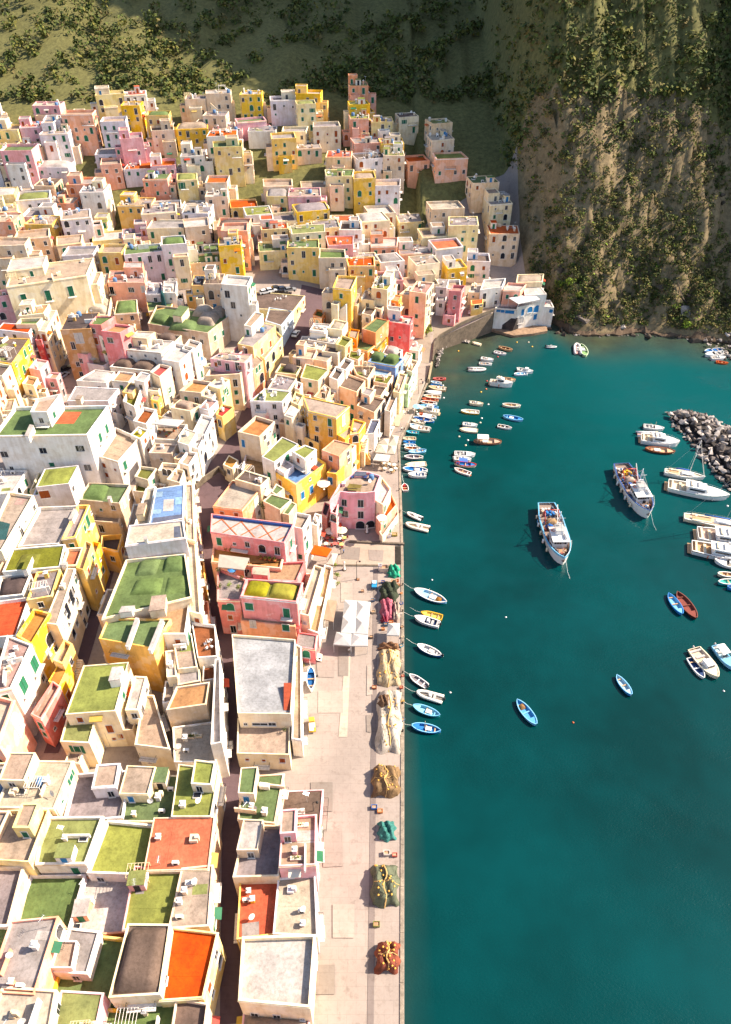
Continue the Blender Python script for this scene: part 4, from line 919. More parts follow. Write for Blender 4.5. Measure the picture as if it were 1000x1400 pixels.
# ------------------------------------------------------------------ streets
ASPH = mat('asphalt', '8a7074', 'pave', .42)
def strip(name, pts, mt, lift=.06, seg=3.0):
    P = []
    for px, py, w_ in pts:
        z = 5.0
        for _ in range(4): p = at(px, py, z); z = ground(p.x, p.y)
        P.append((p.xy, w_))
    m = MB(); fine = []
    for (a, wa), (b, wb) in zip(P, P[1:]):
        k = max(1, int((b-a).length/seg))
        fine += [(a.lerp(b, i/k), lerp(wa, wb, i/k)) for i in range(k)]
    fine.append(P[-1])
    for i, (p, w_) in enumerate(fine):
        d = (fine[min(i+1, len(fine)-1)][0]-fine[max(i-1, 0)][0]).normalized(); nn = Vector((-d.y, d.x))
        for t in (-1, -.5, 0, .5, 1):
            q = p+nn*w_/2*t; m.v.append((q.x, q.y, ground(q.x, q.y)+lift))
    for i in range(len(fine)-1):
        for k in range(4): m.f.append((i*5+k+1, i*5+k, i*5+5+k, i*5+6+k)); m.m.append(0); m.sm.append(True)
    return struct(name, m, mt)
strip('street', ST1, ASPH)
strip('alley', ST2, ASPH, .07)
strip('lane', ST3, ASPH, .08)
rp = []
for k, p in enumerate(SH[:-1]):
    dd = (SH[k+1]-SH[max(k-1, 0)]).xy.normalized(); q = p.xy+Vector((-dd.y, dd.x))*3.4; rp.append((*to_px(q.x, q.y, ground(q.x, q.y)), 4.6))
strip('road', rp, mat('road_paving', 'cbb9a4', 'pave', .46), .08)
def slab(name, q, z, lift, mt, kind='structure'):
    m = MB(); pl = [at(q[i], q[i+1], z) for i in range(0, len(q), 2)]
    m.add([(p.x, p.y, z+lift) for p in pl], [tuple(range(len(pl)))]); o = m.build(name, mt); o['kind'] = kind; return o
slab('pavement', (463, 1008, 475, 1008, 480, 886, 473, 886), 1.6, .075, mat('pale_paving', 'dcc6b2', 'pave', .62))
slab('pavement', (455, 772, 540, 773, 540, 742, 478, 741), 1.6, .07, mat('wet_concrete', 'd4bca8', 'pave', .56))
slab('pavement', (502, 1420, 511, 1420, 517, 773, 511, 773), 1.6, .055, mat('kerb_paving', 'b4a29a', 'pave', .42))
slab('pavement', (540.5, 772, 551.5, 772, 551.5, 747, 540.5, 747), 1.6, .08, mat('dark_slip', '4c443c', 'stone', .5))
PT = [mat('patch_a', 'c2b0a4', 'pave', .5), mat('patch_b', 'cab8aa', 'pave', .57), mat('patch_c', 'b6a69a', 'pave', .49)]
r3 = random.Random(3)
for i, (a, b, w_, h_) in enumerate(((445, 915, 26, 24), (452, 960, 34, 30), (470, 905, 14, 40), (430, 985, 12, 18), (474, 810, 16, 26), (480, 757, 26, 18), (515, 760, 20, 16), (505, 930, 7, 40), (505, 990, 7, 24), (505, 845, 6, 30), (530, 690, 12, 34), (440, 1090, 30, 40), (455, 1160, 26, 50), (470, 1260, 30, 46), (440, 1340, 36, 40))):
    s = r3.uniform(-2, 2); q = [a-w_/2, b+h_/2+s, a+w_/2+s, b+h_/2, a+w_/2, b-h_/2-s*.5, a-w_/2+s*.5, b-h_/2]
    slab('pavement', q, 1.6, .09+.004*i, PT[i % 3])
# kerb line along the quay edge
m = MB()
for a, b in zip(QP, QP[1:]):
    d = b-a; c = (a+b)/2
    k = max(1, int(d.length/6))
    for i in range(k):
        p = a.lerp(b, (i+.5)/k); m.box(p.x-.32, p.y, p.z+.005, d.length/k-.05, .55, .14, 0, math.atan2(d.y, d.x))
struct('kerb', m, mat('kerb_stone', 'b8a48e', 'stone', .6))
# ------------------------------------------------------------------ sea
m = MB(); vx = []; x = -20.0
gx = [-20+3*i for i in range(60)]+[165, 190, 230, 300, 420, 700, 1200]; gy = [-40, -10, 10, 25]+[36+3*i for i in range(78)]
for y in gy:
    for x in gx: m.v.append((x, y, 0.0))
n = len(gx)
for j in range(len(gy)-1):
    for i in range(n-1): m.f.append((j*n+i, j*n+i+1, j*n+n+i+1, j*n+n+i)); m.m.append(0); m.sm.append(True)
wm = bpy.data.materials.new('sea_water'); wm.use_nodes = True; nt = wm.node_tree; L_ = nt.links; p = nt.nodes['Principled BSDF']
p.inputs['Roughness'].default_value = .13; p.inputs['IOR'].default_value = 1.33; p.inputs['Specular IOR Level'].default_value = .3
at_ = nd(nt, 'ShaderNodeAttribute'); at_.attribute_name = 'seabed_sky_tint'
sep = nd(nt, 'ShaderNodeSeparateColor'); L_.new(at_.outputs['Color'], sep.inputs[0])
geo = nd(nt, 'ShaderNodeNewGeometry')
def wn(scale, det, rough=.6, sc=None):
    t = nd(nt, 'ShaderNodeTexNoise'); t.inputs['Scale'].default_value = scale; t.inputs['Detail'].default_value = det; t.inputs['Roughness'].default_value = rough
    if sc:
        mp = nd(nt, 'ShaderNodeMapping'); mp.inputs['Scale'].default_value = sc; mp.inputs['Rotation'].default_value = (0, 0, R(-28)); L_.new(geo.outputs['Position'], mp.inputs['Vector']); L_.new(mp.outputs[0], t.inputs['Vector'])
    else: L_.new(geo.outputs['Position'], t.inputs['Vector'])
    return t.outputs['Fac']
def wmix(a, b, fac):
    t = nd(nt, 'ShaderNodeMix', data_type='RGBA')
    L_.new(fac, t.inputs[0])
    for s_, i in ((a, 6), (b, 7)):
        if isinstance(s_, tuple): t.inputs[i].default_value = (*s_, 1)
        else: L_.new(s_, t.inputs[i])
    return t.outputs[2]
def wramp(f, a, b):
    t = nd(nt, 'ShaderNodeMapRange'); t.inputs[1].default_value = a; t.inputs[2].default_value = b; L_.new(f, t.inputs[0]); return t.outputs[0]
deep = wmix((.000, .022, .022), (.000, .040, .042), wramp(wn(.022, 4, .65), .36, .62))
deep = wmix(deep, (.003, .064, .068), sep.outputs[1])  # turquoise sea floor plus sky reflection painted into the base colour
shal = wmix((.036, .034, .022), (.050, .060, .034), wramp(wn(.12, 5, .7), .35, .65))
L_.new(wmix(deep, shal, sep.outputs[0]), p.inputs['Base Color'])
ad = nd(nt, 'ShaderNodeMath', operation='ADD'); L_.new(wn(.55, 4, .55, (1, 2.6, 1)), ad.inputs[0]); L_.new(wn(2.3, 3, .6, (1, 1.8, 1)), ad.inputs[1])
b_ = nd(nt, 'ShaderNodeBump'); b_.inputs['Distance'].default_value = .12
ws = nd(nt, 'ShaderNodeMath', operation='MULTIPLY_ADD'); L_.new(sep.outputs[2], ws.inputs[0]); ws.inputs[1].default_value = .9; ws.inputs[2].default_value = .3
wp = nd(nt, 'ShaderNodeMath', operation='MULTIPLY'); L_.new(ws.outputs[0], wp.inputs[0]); L_.new(wramp(wn(.035, 3, .6, (1, 2.2, 1)), .38, .6), wp.inputs[1]); L_.new(wp.outputs[0], b_.inputs['Strength']); L_.new(ad.outputs[0], b_.inputs['Height']); L_.new(b_.outputs[0], p.inputs['Normal'])
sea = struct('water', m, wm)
ca = sea.data.color_attributes.new('seabed_sky_tint', 'FLOAT_COLOR', 'POINT')
for i, (x, y, z) in enumerate(m.v):
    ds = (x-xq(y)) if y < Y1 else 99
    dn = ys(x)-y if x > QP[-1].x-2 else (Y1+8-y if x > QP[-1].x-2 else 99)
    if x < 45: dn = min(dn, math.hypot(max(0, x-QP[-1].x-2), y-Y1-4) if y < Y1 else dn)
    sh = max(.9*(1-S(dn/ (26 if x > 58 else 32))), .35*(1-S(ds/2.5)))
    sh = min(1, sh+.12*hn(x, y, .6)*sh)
    bl = S((y-95)/110)*(.45+.55*S((x-20)/60))*.7+.4*S((x-55)/40)*S((y-120)/60)  # weight of the turquoise floor and painted-in sky reflection, stronger to the right
    rf = S((x-62)/40)*S((y-150)/30)+.15
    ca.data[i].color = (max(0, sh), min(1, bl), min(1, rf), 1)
# seabed slope is not seen; the shore ledge and the restaurant deck are
def px_at(px, py, z=0.0): return at(px, py, z)
m = MB(); q = [at(a, b, .9) for a, b in ((668, 449), (690, 455), (703, 458.5), (728, 456), (749, 452), (748, 446), (720, 444), (690, 441), (672, 441))]
m.prism([(p_.x, p_.y) for p_ in q], -3, .9); o = m.build('bathing_deck', mat('deck_stone', 'c9a888', 'stone', .55)); tag(o, 'low tan stone deck at the water below the white restaurant', 'deck')
# dark rock base under the restaurant
m = MB(); g0 = [at(a, b, .95) for a, b in ((676, 448), (701, 452), (709, 449), (705, 441), (680, 438))]; g1 = [at(a, b, 5.2) for a, b in ((678, 429), (707, 437), (709, 434), (706, 424), (682, 420))]
m.add([tuple(p_) for p_ in g0]+[tuple(p_) for p_ in g1], [(0, 1, 6, 5), (1, 2, 7, 6), (2, 3, 8, 7), (3, 4, 9, 8), (4, 0, 5, 9), (5, 6, 7, 8, 9)])
o = m.build('rock_retaining_wall', mat('dark_rock', '6a605c', 'stone', .5)); tag(o, 'sloping dark grey stone wall under the left part of the restaurant', 'wall')
# parapet wall of the quay road and wooden pier wall stub
def wall_thing(pts, z0s, hh, th, label, mt, name='wall'):
    P = [at(a, b, z) for (a, b), z in zip(pts, z0s)]
    m = MB()
    for a, b in zip(P, P[1:]):
        d = (b-a).xy.normalized(); nn = Vector((-d.y, d.x, 0))*th/2
        vs = [a-nn, b-nn, b+nn, a+nn]; up = Vector((0, 0, hh))
        m.add([tuple(v-Vector((0, 0, .3))) for v in vs]+[tuple(v+up) for v in vs], [(0, 1, 5, 4), (1, 2, 6, 5), (2, 3, 7, 6), (3, 0, 4, 7), (4, 5, 6, 7)])
    o = m.build(name, mt); return tag(o, label, 'wall')
SW = mat('sea_wall', 'a89580', 'stone', .46)
wall_thing([(592, 495), (594, 470), (601, 460.5), (616, 452), (632, 443), (650, 435), (675, 424.5)], [3.3, 4.4, 5.2, 6.1, 7.1, 7.6, 8], .8, .35, 'low stone parapet curving along the sea side of the quay road', SW)
wall_thing([(586, 523), (590.5, 499)], [2.2, 3.2], 1.3, .5, 'short sunlit wall beside the quay steps', mat('pier_wall', 'dcc49c', 'stone', .6))
wall_thing([(268, 668), (283, 655), (300, 643), (308, 650)], [6.5, 6.8, 7.2, 7], 1.3, .4, 'low tan wall along the bend of the dark street', SW)
wall_thing([(478, 741.5), (553, 745)], [1.62, 1.62], .5, .5, 'low stone step wall on the upper side of the slipway', SW)
wall_thing([(454, 773), (541, 774)], [1.62, 1.62], .25, .4, 'low kerb wall on the lower side of the slipway', SW)
wall_thing([(404, 886), (410, 935), (414, 1005)], [1.7, 1.7, 1.7], .5, .5, 'low white step along the front of the net quay house', mat('step_white', 'efe6da', 'stone', .75))
# ------------------------------------------------------------------ rocks
ROCKM = [mat('boulder_a', 'baaca2', 'stone', .6), mat('boulder_b', '94867e', 'stone', .48), mat('boulder_c', 'd0c2b8', 'stone', .72)]
def rockmesh(seed, mi):
    r = random.Random(seed); m = MB()
    import bmesh
    bm = bmesh.new(); pts = []
    for i in range(11):
        v = Vector((r.gauss(0, 1), r.gauss(0, 1), r.gauss(0, 1))).normalized()
        bm.verts.new((v.x*r.uniform(.75, 1.15), v.y*r.uniform(.65, .95), v.z*r.uniform(.5, .75)))
    res = bmesh.ops.convex_hull(bm, input=bm.verts)
    for v in [g for g in res['geom_interior'] if isinstance(g, bmesh.types.BMVert)]: bm.verts.remove(v)
    bmesh.ops.bevel(bm, geom=list(bm.edges), offset=.03, segments=1, affect='EDGES')
    me = bpy.data.meshes.new('boulder'); bm.to_mesh(me); bm.free(); me.materials.append(ROCKM[mi]); return me
ROCKS = [rockmesh(i*3+1, i % 3) for i in range(12)]
DARKR = mat('outcrop', '7a6a5a', 'stone', .5)
ROCKS_D = []
for me_ in ROCKS:
    q_ = me_.copy(); q_.materials.clear(); q_.materials.append(DARKR); ROCKS_D.append(q_)
NB = [0]
def boulder(p, s, label, group, dark=False):
    o = link('boulder', (ROCKS_D if dark else ROCKS)[rnd.randrange(12)], None, p, 0); o.rotation_euler = (rnd.uniform(-.5, .5), rnd.uniform(-.5, .5), rnd.uniform(0, 6.3)); o.scale = (s*rnd.uniform(.8, 1.25), s*rnd.uniform(.8, 1.1), s*rnd.uniform(.7, 1.1))
    tag(o, label, 'boulder', group); NB[0] += 1
RUB = MB()
def rubble(p, s):
    me = ROCKS[rnd.randrange(12)]; M = Matrix.Rotation(rnd.uniform(0, 6.3), 3, 'Z') @ Matrix.Rotation(rnd.uniform(-.5, .5), 3, 'X'); mi = rnd.randrange(3)
    RUB.add([M @ (v.co*s)+Vector(p) for v in me.vertices], [tuple(f.vertices) for f in me.polygons], mi)
def fill(polypx, zf, n, smin, smax, label, group, jz=.4):
    pl = [at(a, b, 0).xy for a, b in polypx]
    x0, x1 = min(p.x for p in pl), max(p.x for p in pl); y0, y1 = min(p.y for p in pl), max(p.y for p in pl)
    pts = []; tries = 0
    while len(pts) < n and tries < n*60:
        tries += 1; x, y = rnd.uniform(x0, x1), rnd.uniform(y0, y1)
        if not inside(pl, x, y): continue
        if any((x-a)**2+(y-b)**2 < ((smin+smax)*.42)**2 for a, b in pts): continue
        pts.append((x, y))
    for x, y in pts:
        e = min((Vector((x, y))-(pl[i].lerp(pl[(i+1) % len(pl)], t/6))).length for i in range(len(pl)) for t in range(6))
        boulder(Vector((x, y, zf(e)+rnd.uniform(-jz, jz))), rnd.uniform(smin, smax), label, group)
    return pl
BL = 'pale grey boulder piled in the rock breakwater beside the moored yachts'
BW_ = [(913, 567), (935, 564), (962, 568), (982, 578), (1000, 590), (1040, 618), (1040, 705), (1000, 672), (978, 650), (958, 622), (940, 600), (922, 583)]
pl = fill(BW_, lambda e: .2+min(e, 4.5)*.55, 204, .75, 1.5, BL, 'boulders of the rock breakwater')
m = MB(); m.prism([(p.x, p.y) for p in inset(pl[::-1], 1.0)], -2, .5); m.prism([(p.x, p.y) for p in inset(pl[::-1], 4.0)], .4, 1.8)
o = m.build('breakwater_core', mat('core_rock', '5c5450', 'stone', .45)); tag(o, 'dark rubble core showing between the boulders of the rock breakwater', 'breakwater')
fill([(962, 455), (985, 448), (1020, 446), (1020, 500), (996, 488), (978, 470)], lambda e: .3+min(e, 6)*.5, 38, .9, 1.7, 'pale boulder on the rocky shore below the cliff at the right edge', 'shore boulders below the cliff')
BQ = [(594, 495), (597, 478), (603, 469), (614, 463), (626, 459), (638, 461)]
for i in range(130):
    t = i/129*(len(BQ)-1); k = min(int(t), len(BQ)-2); a = lerp(BQ[k][0], BQ[k+1][0], t-k); b = lerp(BQ[k][1], BQ[k+1][1], t-k)
    p = at(a+3.5+rnd.uniform(-1.5, 2.0), b+5+rnd.uniform(-1, 2.2), .3)
    rubble((p.x, p.y, rnd.uniform(.0, .6)), rnd.uniform(.4, .9))
for a, b, s in ((762, 455, 1.1), (772, 457, 1.6), (768, 451, 2.2), (886, 461, 2.0), (951, 467, 2.8), (945, 460, 2.2), (957, 455, 2.4), (866, 459, 1.2), (752, 449, 1.3), (925, 460, 1.0)):
    boulder(at(a, b, .2), s, 'lone brown rock at the waterline under the scrub covered cliff', 'rocks under the cliff', True)
for a, b, s, lb in ((797, 437, 3.0, 'big pale boulder sitting in the cliff scrub right of the restaurant'), (941, 426, 3.6, 'tall pale rock beside the stair on the cliff'), (850, 446, 1.6, 'small pale rock at the cliff foot')):
    boulder(hit(a, b), s, lb, None)
for i in range(46):
    x = rnd.uniform(66, 150); d_ = rnd.uniform(1, 48); y = ys(x)+d_
    boulder(Vector((x, y-.4, ground(x, y)-.3)), rnd.uniform(.7, 2.4), 'grey brown rock breaking through the scrub of the cliff', 'outcrops in the cliff scrub', True)
for i in range(34):
    x = rnd.uniform(70, 118); rubble((x, ys(x)-rnd.uniform(.2, 2.2), rnd.uniform(-.2, .3)), rnd.uniform(.3, .9))
for i in range(110):
    a_ = rnd.uniform(955, 1010); b_ = rnd.uniform(450, 492); p = at(a_, b_, 0)
    if b_ > 452+(a_-955)*.75+14: continue
    rubble((p.x, p.y, rnd.uniform(-.1, .9)), rnd.uniform(.35, .95))
for i in range(170):
    k = rnd.randrange(len(pl)); q = pl[k].lerp(pl[(k+1) % len(pl)], rnd.random()); rubble((q.x+rnd.uniform(-.7, .7), q.y+rnd.uniform(-.7, .7), rnd.uniform(-.2, .7)), rnd.uniform(.3, .75))
tag(RUB.build('rubble', ROCKM), 'small pale rubble along the sea wall, the cliff shore and the breakwater edge', 'rubble', None, 'stuff')
# ledge of bare rock along the waterline
m = MB(); x = 66
pts = []
while x < 133: pts.append(x); x += 1.2
for k, x in enumerate(pts):
    y = ys(x)
    for dy, z in ((-.9+.5*hn(x, 3, 2.2), -1), (-.9+.5*hn(x, 3, 2.2), .55+.25*hn(x, 9, 1.7)), (1.2, 1.5+.5*hn(x, 5, 1.3)), (3.2, 2.4)): m.v.append((x, y+dy, z))
for k in range(len(pts)-1):
    for i in range(3): m.f.append((k*4+i, k*4+4+i, k*4+5+i, k*4+i+1)); m.m.append(0); m.sm.append(False)
struct('shore_ledge', m, mat('ledge_rock', '85705c', 'stone', .5))
# ------------------------------------------------------------------ plants
for j in JOBS: build_house(j)
h2 = JOBS[:]; JOBS.clear()
m = MB(); cnt = 0
r2 = random.Random(5)
while cnt < 7200:
    x = r2.uniform(60, 178); d = 1.8+abs(r2.gauss(0, 1))*27
    if x > 128 and x < 137 and d < 40 and r2.random() < .75: continue
    y = ys(x)+d; z = ground(x, y)
    if hn(x*.9, y*.9, .55) < -.75 and r2.random() < .8: continue
    s = r2.uniform(.5, 1.5); mis = r2.choice([(0, 2), (2, 0), (2, 5), (3, 1), (0, 5), (5, 2), (0, 2, 4) if r2.random() < .3 else (0, 1)])
    leaves(m, Vector((x, y-.3, z+s*.3)), s*1.2, s*1.1, s*.8, 15, .36, mis); cnt += 1
tag(m.build('scrub', LEAF), 'dry brown green scrub covering the cliff above the bay', 'scrub', None, 'stuff')
m = MB(); cnt = 0
while cnt < 5000:
    x = r2.uniform(-260, 300); y = 290+abs(r2.gauss(0, 1))*110; z = ground(x, y)
    if x < 55 and (y < 352 or covered(Vector((x, y, z+1)))): continue
    if x > 58 and y-ys(x) < 55: continue
    if hn(x*.3, y*.3) < -.35: continue
    s = r2.uniform(1.4, 3.6); mis = r2.choice([(0, 2), (2, 0), (1, 0), (5, 0)])
    leaves(m, Vector((x, y, z+s*.6)), s*1.1, s*1.1, s*.9, 18, .9, mis); cnt += 1
cnt = 0
while cnt < 2600:
    x = r2.uniform(58, 250); y = ys(x)+45+abs(r2.gauss(0, 1))*60; z = ground(x, y)
    s = r2.uniform(1.0, 2.6); mis = r2.choice([(0, 2), (2, 0), (5, 0), (1, 0), (3, 5)])
    leaves(m, Vector((x, y, z+s*.5)), s*1.2, s*1.2, s*.8, 15, .62, mis); cnt += 1
tag(m.build('woods', LEAF), 'far green wood and scrub high on the slope behind the town', 'woods', None, 'stuff')
def tree(px, py, hh, r, label, mis, cat='tree', name='tree', z=None, dense=260):
    p = hit(px, py) if z is None else at(px, py, z); zz = p.z-.1
    t = thing(name, label, cat, Vector((p.x, p.y, zz)))
    m = MB(); m.tube([(0, 0, -.3), (.1, .05, hh*.3), (.05, -.1, hh*.55)], .16 if hh > 2 else .06, 6, 0, True, .05)
    for k in range(4):
        a = k*1.6+.4; m.tube([(.07, 0, hh*.35), (r*.5*math.cos(a), r*.5*math.sin(a), hh*.65)], .07 if hh > 2 else .03, 4, 0, True, .02)
    m.build('trunk', mat('bark', '6d5946', 'plain'), t)
    m = MB()
    for k in range(7):
        a = rnd.random()*6.3; q = r*.5*rnd.random()
        leaves(m, Vector((q*math.cos(a), q*math.sin(a), hh*rnd.uniform(.5, .85))), r*.55, r*.55, hh*.2, dense//7, max(.09, r*.13), mis)
    m.build('crown', LEAF, t)
tree(582, 443, 5.5, 2.3, 'dark green bushy tree beside the blank tan house', (2, 0))
tree(583, 458, 3.2, 2.6, 'sunlit yellow green bush on the bank above the quay road', (4, 1), 'bush', 'bush')
tree(586, 452, 2.6, 2.0, 'small olive bush just above the sunlit yellow green bush', (1, 0), 'bush', 'bush')
tree(939, 452, 3.6, 2.6, 'bright green bush at the cliff foot near the right shore', (4, 4, 0), 'bush', 'bush')
tree(792, 409, 3.2, 2.4, 'light yellow green bush on the cliff above the big pale boulder', (4, 1), 'bush', 'bush')
tree(921, 424, 2.2, 1.6, 'small bright bush left of the stair on the cliff', (4, 0), 'bush', 'bush')
tree(766, 398, 4.0, 2.8, 'dark leafy tree on the cliff above the canopy annex', (0, 2, 4))
tree(779, 393, 3.6, 2.6, 'yellow green tree near the top of the cliff', (4, 0))
tree(362, 700, 3.0, 1.5, 'dark garden tree behind the white diamond terrace', (2, 0), z=8, dense=180)
tree(374, 701, 2.8, 1.4, 'olive garden tree between the green roofs and the diamond terrace', (0, 2), z=8, dense=180)
tree(390, 704, 2.2, 1.0, 'round dark shrub at the corner of the green roof strip', (2, 2), 'shrub', 'shrub', z=9, dense=140)
tree(300, 785, 2.0, .9, 'climbing shrub at the street corner of the canopy terrace', (0, 1), 'shrub', 'shrub', z=12.2, dense=130)
tree(301, 806, 2.0, .9, 'green shrub along the inner wall of the canopy terrace', (0, 2), 'shrub', 'shrub', z=12.2, dense=130)
tree(313, 803, 1.3, .9, 'low shrub in the middle of the canopy terrace', (0, 4), 'shrub', 'shrub', z=12.2, dense=110)
tree(327, 808, 1.9, .9, 'bushy green plant by the rose house on the canopy terrace', (0, 4), 'shrub', 'shrub', z=12.2, dense=130)
tree(331, 795, 1.7, .8, 'tall green plant at the far side of the canopy terrace', (0, 2), 'shrub', 'shrub', z=12.2, dense=120)
tree(461, 790, 1.7, 1.0, 'bright green potted bush in front of the stepped cream house', (4, 0), 'bush', 'bush', z=1.7, dense=140)
tree(459, 775, 1.4, .8, 'small flowering bush by the white post on the plaza', (1, 4), 'bush', 'bush', z=1.7, dense=110)
tree(462, 800, 1.2, .8, 'yellow flowering pot plant on the plaza edge', (1, 4), 'bush', 'bush', z=1.7, dense=110)
tree(415, 902, 1.6, .9, 'brown green bush by the low rose house end', (1, 3), 'bush', 'bush', z=1.7, dense=120)
tree(415, 912, 1.2, .7, 'small bush at the doorstep facing the plaza', (1, 3), 'bush', 'bush', z=1.7, dense=100)
tree(390, 1000, 1.3, .7, 'green pot plant at the foot of the red tiled stair', (0, 2), 'shrub', 'shrub', z=6.3, dense=100)
tree(326, 447, 2.6, 1.7, 'olive bush at the foot of the tall white tower house', (1, 0), 'bush', 'bush', dense=140)
for i, (a, b, z) in enumerate(((309, 752, 11.3), (316, 754, 11.3), (323, 755, 11.3), (330, 756, 11.3), (336, 757, 11.3), (357, 764, 11.3), (363, 765, 11.3), (369, 766, 11.3), (376, 767, 11.3))):
    t = thing('planter', ('yellow flowering planter in the row on the left half of the orange terrace' if i < 5 else 'yellow flowering planter in the row on the right half of the orange terrace'), 'planter', at(a, b, z), 0, 'planters on the orange terrace')
    m = MB(); m.lathe(0, 0, [(.25, 0), (.36, .1), (.42, .5), (.34, .5)], 8); m.build('pot', mat('terracotta', 'b8643c', 'plain'), t)
    m = MB(); leaves(m, Vector((0, 0, .75)), .55, .5, .35, 34, .14, (0, 1, 4)); m.build('foliage', LEAF, t)
# ------------------------------------------------------------------ boats
def BM(h_, k=.8): return mat('boat_'+h_, h_, 'gloss', k, .38)
def deckmat(h_): return mat('deck_'+h_, h_, 'plain', .75)
WHT, CRM, BLU, LBL, NVY, RED, YEL, GRN, BRN, TAN, GRY, DRK, ORG, TEA = 'f4f0ea', 'efdcbc', '2f7fc4', '7fc0e6', '27406e', 'c8342c', 'f2b92c', '5b9a5a', '8a5634', 'cfa67c', 'b9b4b0', '2c2c30', 'e2672c', '3fb0b0'
def half(s, kind):
    if kind == 'gozzo': return max(.0, 1-abs(2*s-1.02)**2.3)**.72
    if kind == 'ship': return min(1, .72+1.1*s)*max(0, 1-max(0, (s-.55)/.45)**2.4)**.75
    if kind == 'sail': return min(1, .62+.95*s)*max(0, 1-max(0, (s-.42)/.58)**1.9)
    return min(1, .86+.5*s)*max(0, 1-max(0, (s-.5)/.5)**2.3)**.85
def hull(root, Ln, B, H, kind, out, rim, inn, deckz=None, name='hull', rise=.35, band=None):
    n = 16; st = []
    for i in range(n+1):
        s = i/n; b = B/2*half(s, kind); sh = H*(1+rise*max(0, (s-.35)/.65)**1.8+(rise*.5*max(0, (.3-s)/.3)**2 if kind == 'gozzo' else 0))
        st.append(((s-.5)*Ln, max(b, .03), sh, s))
    m = MB()
    for x, b, sh, s in st:
        for k in (-1, 1):
            fl = .72 if kind in ('gozzo', 'dinghy') else .82
            m.v += [(x-(.0 if s < .9 else (s-.9)*Ln*.35), k*b*fl, -.35), (x-(.0 if s < .9 else (s-.9)*Ln*.2), k*b*(fl+1)/2, sh*.35), (x, k*b, sh*.82), (x, k*b, sh)]
    for i in range(n):
        for kk, o_ in ((0, 0), (1, 4)):
            for r in range(3):
                a = i*8+o_+r; f = (a, a+8, a+9, a+1); m.f.append(f if kk == 0 else f[::-1]); m.m.append(1 if r == 2 else 0); m.sm.append(r < 2)
    m.f.append((0, 1, 2, 3, 7, 6, 5, 4)); m.m.append(0); m.sm.append(False)
    m.build(name, [BM(out), BM(band or out)], root)
    m = MB(); t = .05+.018*B                      # gunwale
    for x, b, sh, s in st:
        for k in (-1, 1):
            bi = max(b-t*1.6, .005); xi = x-(t if s > .97 else 0)
            m.v += [(x+(t*.5 if s > .97 else 0), k*(b+.03), sh-.06), (x+(t*.5 if s > .97 else 0), k*(b+.03), sh+.05), (xi, k*bi, sh+.05), (xi, k*bi, sh-.1)]
    for i in range(n):
        for kk, o_ in ((0, 0), (1, 4)):
            for r in range(3):
                a = i*8+o_+r; f = (a, a+8, a+9, a+1); m.f.append(f if kk == 0 else f[::-1]); m.m.append(0); m.sm.append(False)
    m.box(-Ln/2+.03, 0, st[0][2]-.06, .1, max(.1, 2*st[0][1]), .11)
    m.build('gunwale', BM(rim), root)
    dz = deckz if deckz is not None else .12      # inside
    m = MB()
    for x, b, sh, s in st:
        bi = max(b-t*1.5, .004); k2 = .8 if dz < sh*.6 else 1
        m.v += [(x, -bi, sh-.02), (x, -bi*k2, min(dz, sh-.03)), (x, bi*k2, min(dz, sh-.03)), (x, bi, sh-.02)]
    for i in range(n):
        for r in range(3): a = i*4+r; m.f.append((a, a+1, a+5, a+4)[::-1]); m.m.append(0); m.sm.append(False)
    m.f.append((0, 3, 2, 1)); m.m.append(0); m.sm.append(False)
    m.build('deck', deckmat(inn), root)
def place(bx, by, sx, sy, z=.3):
    a, b = at(bx, by, z), at(sx, sy, z); d = a-b
    return (a+b)/2-Vector((0, 0, z)), d.length, math.atan2(d.y, d.x)
BG = 'boats moored in the bay'
def outboard(root, x, z, col=DRK):
    m = MB(); m.box(x-.22, 0, z+.1, .42, .32, .42, 0, 0, .7); m.box(x-.2, 0, z-.75, .14, .1, .9); m.box(x, 0, z-.2, .16, .26, .3)
    m.build('outboard_motor', BM(col), root)
def fenders(root, Ln, B, H, n=3):
    for k in range(n):
        s = .25+.5*k/max(1, n-1); y = (B/2*half(s, 'motor')+.1)*rnd.choice((-1, 1)); x = (s-.5)*Ln
        m = MB(); m.lathe(x, y, [(.03, .1), (.11, .18), (.11, H*.7), (.03, H*.8)], 6); m.build('fender', BM(rnd.choice([WHT, WHT, NVY, ORG])), root)
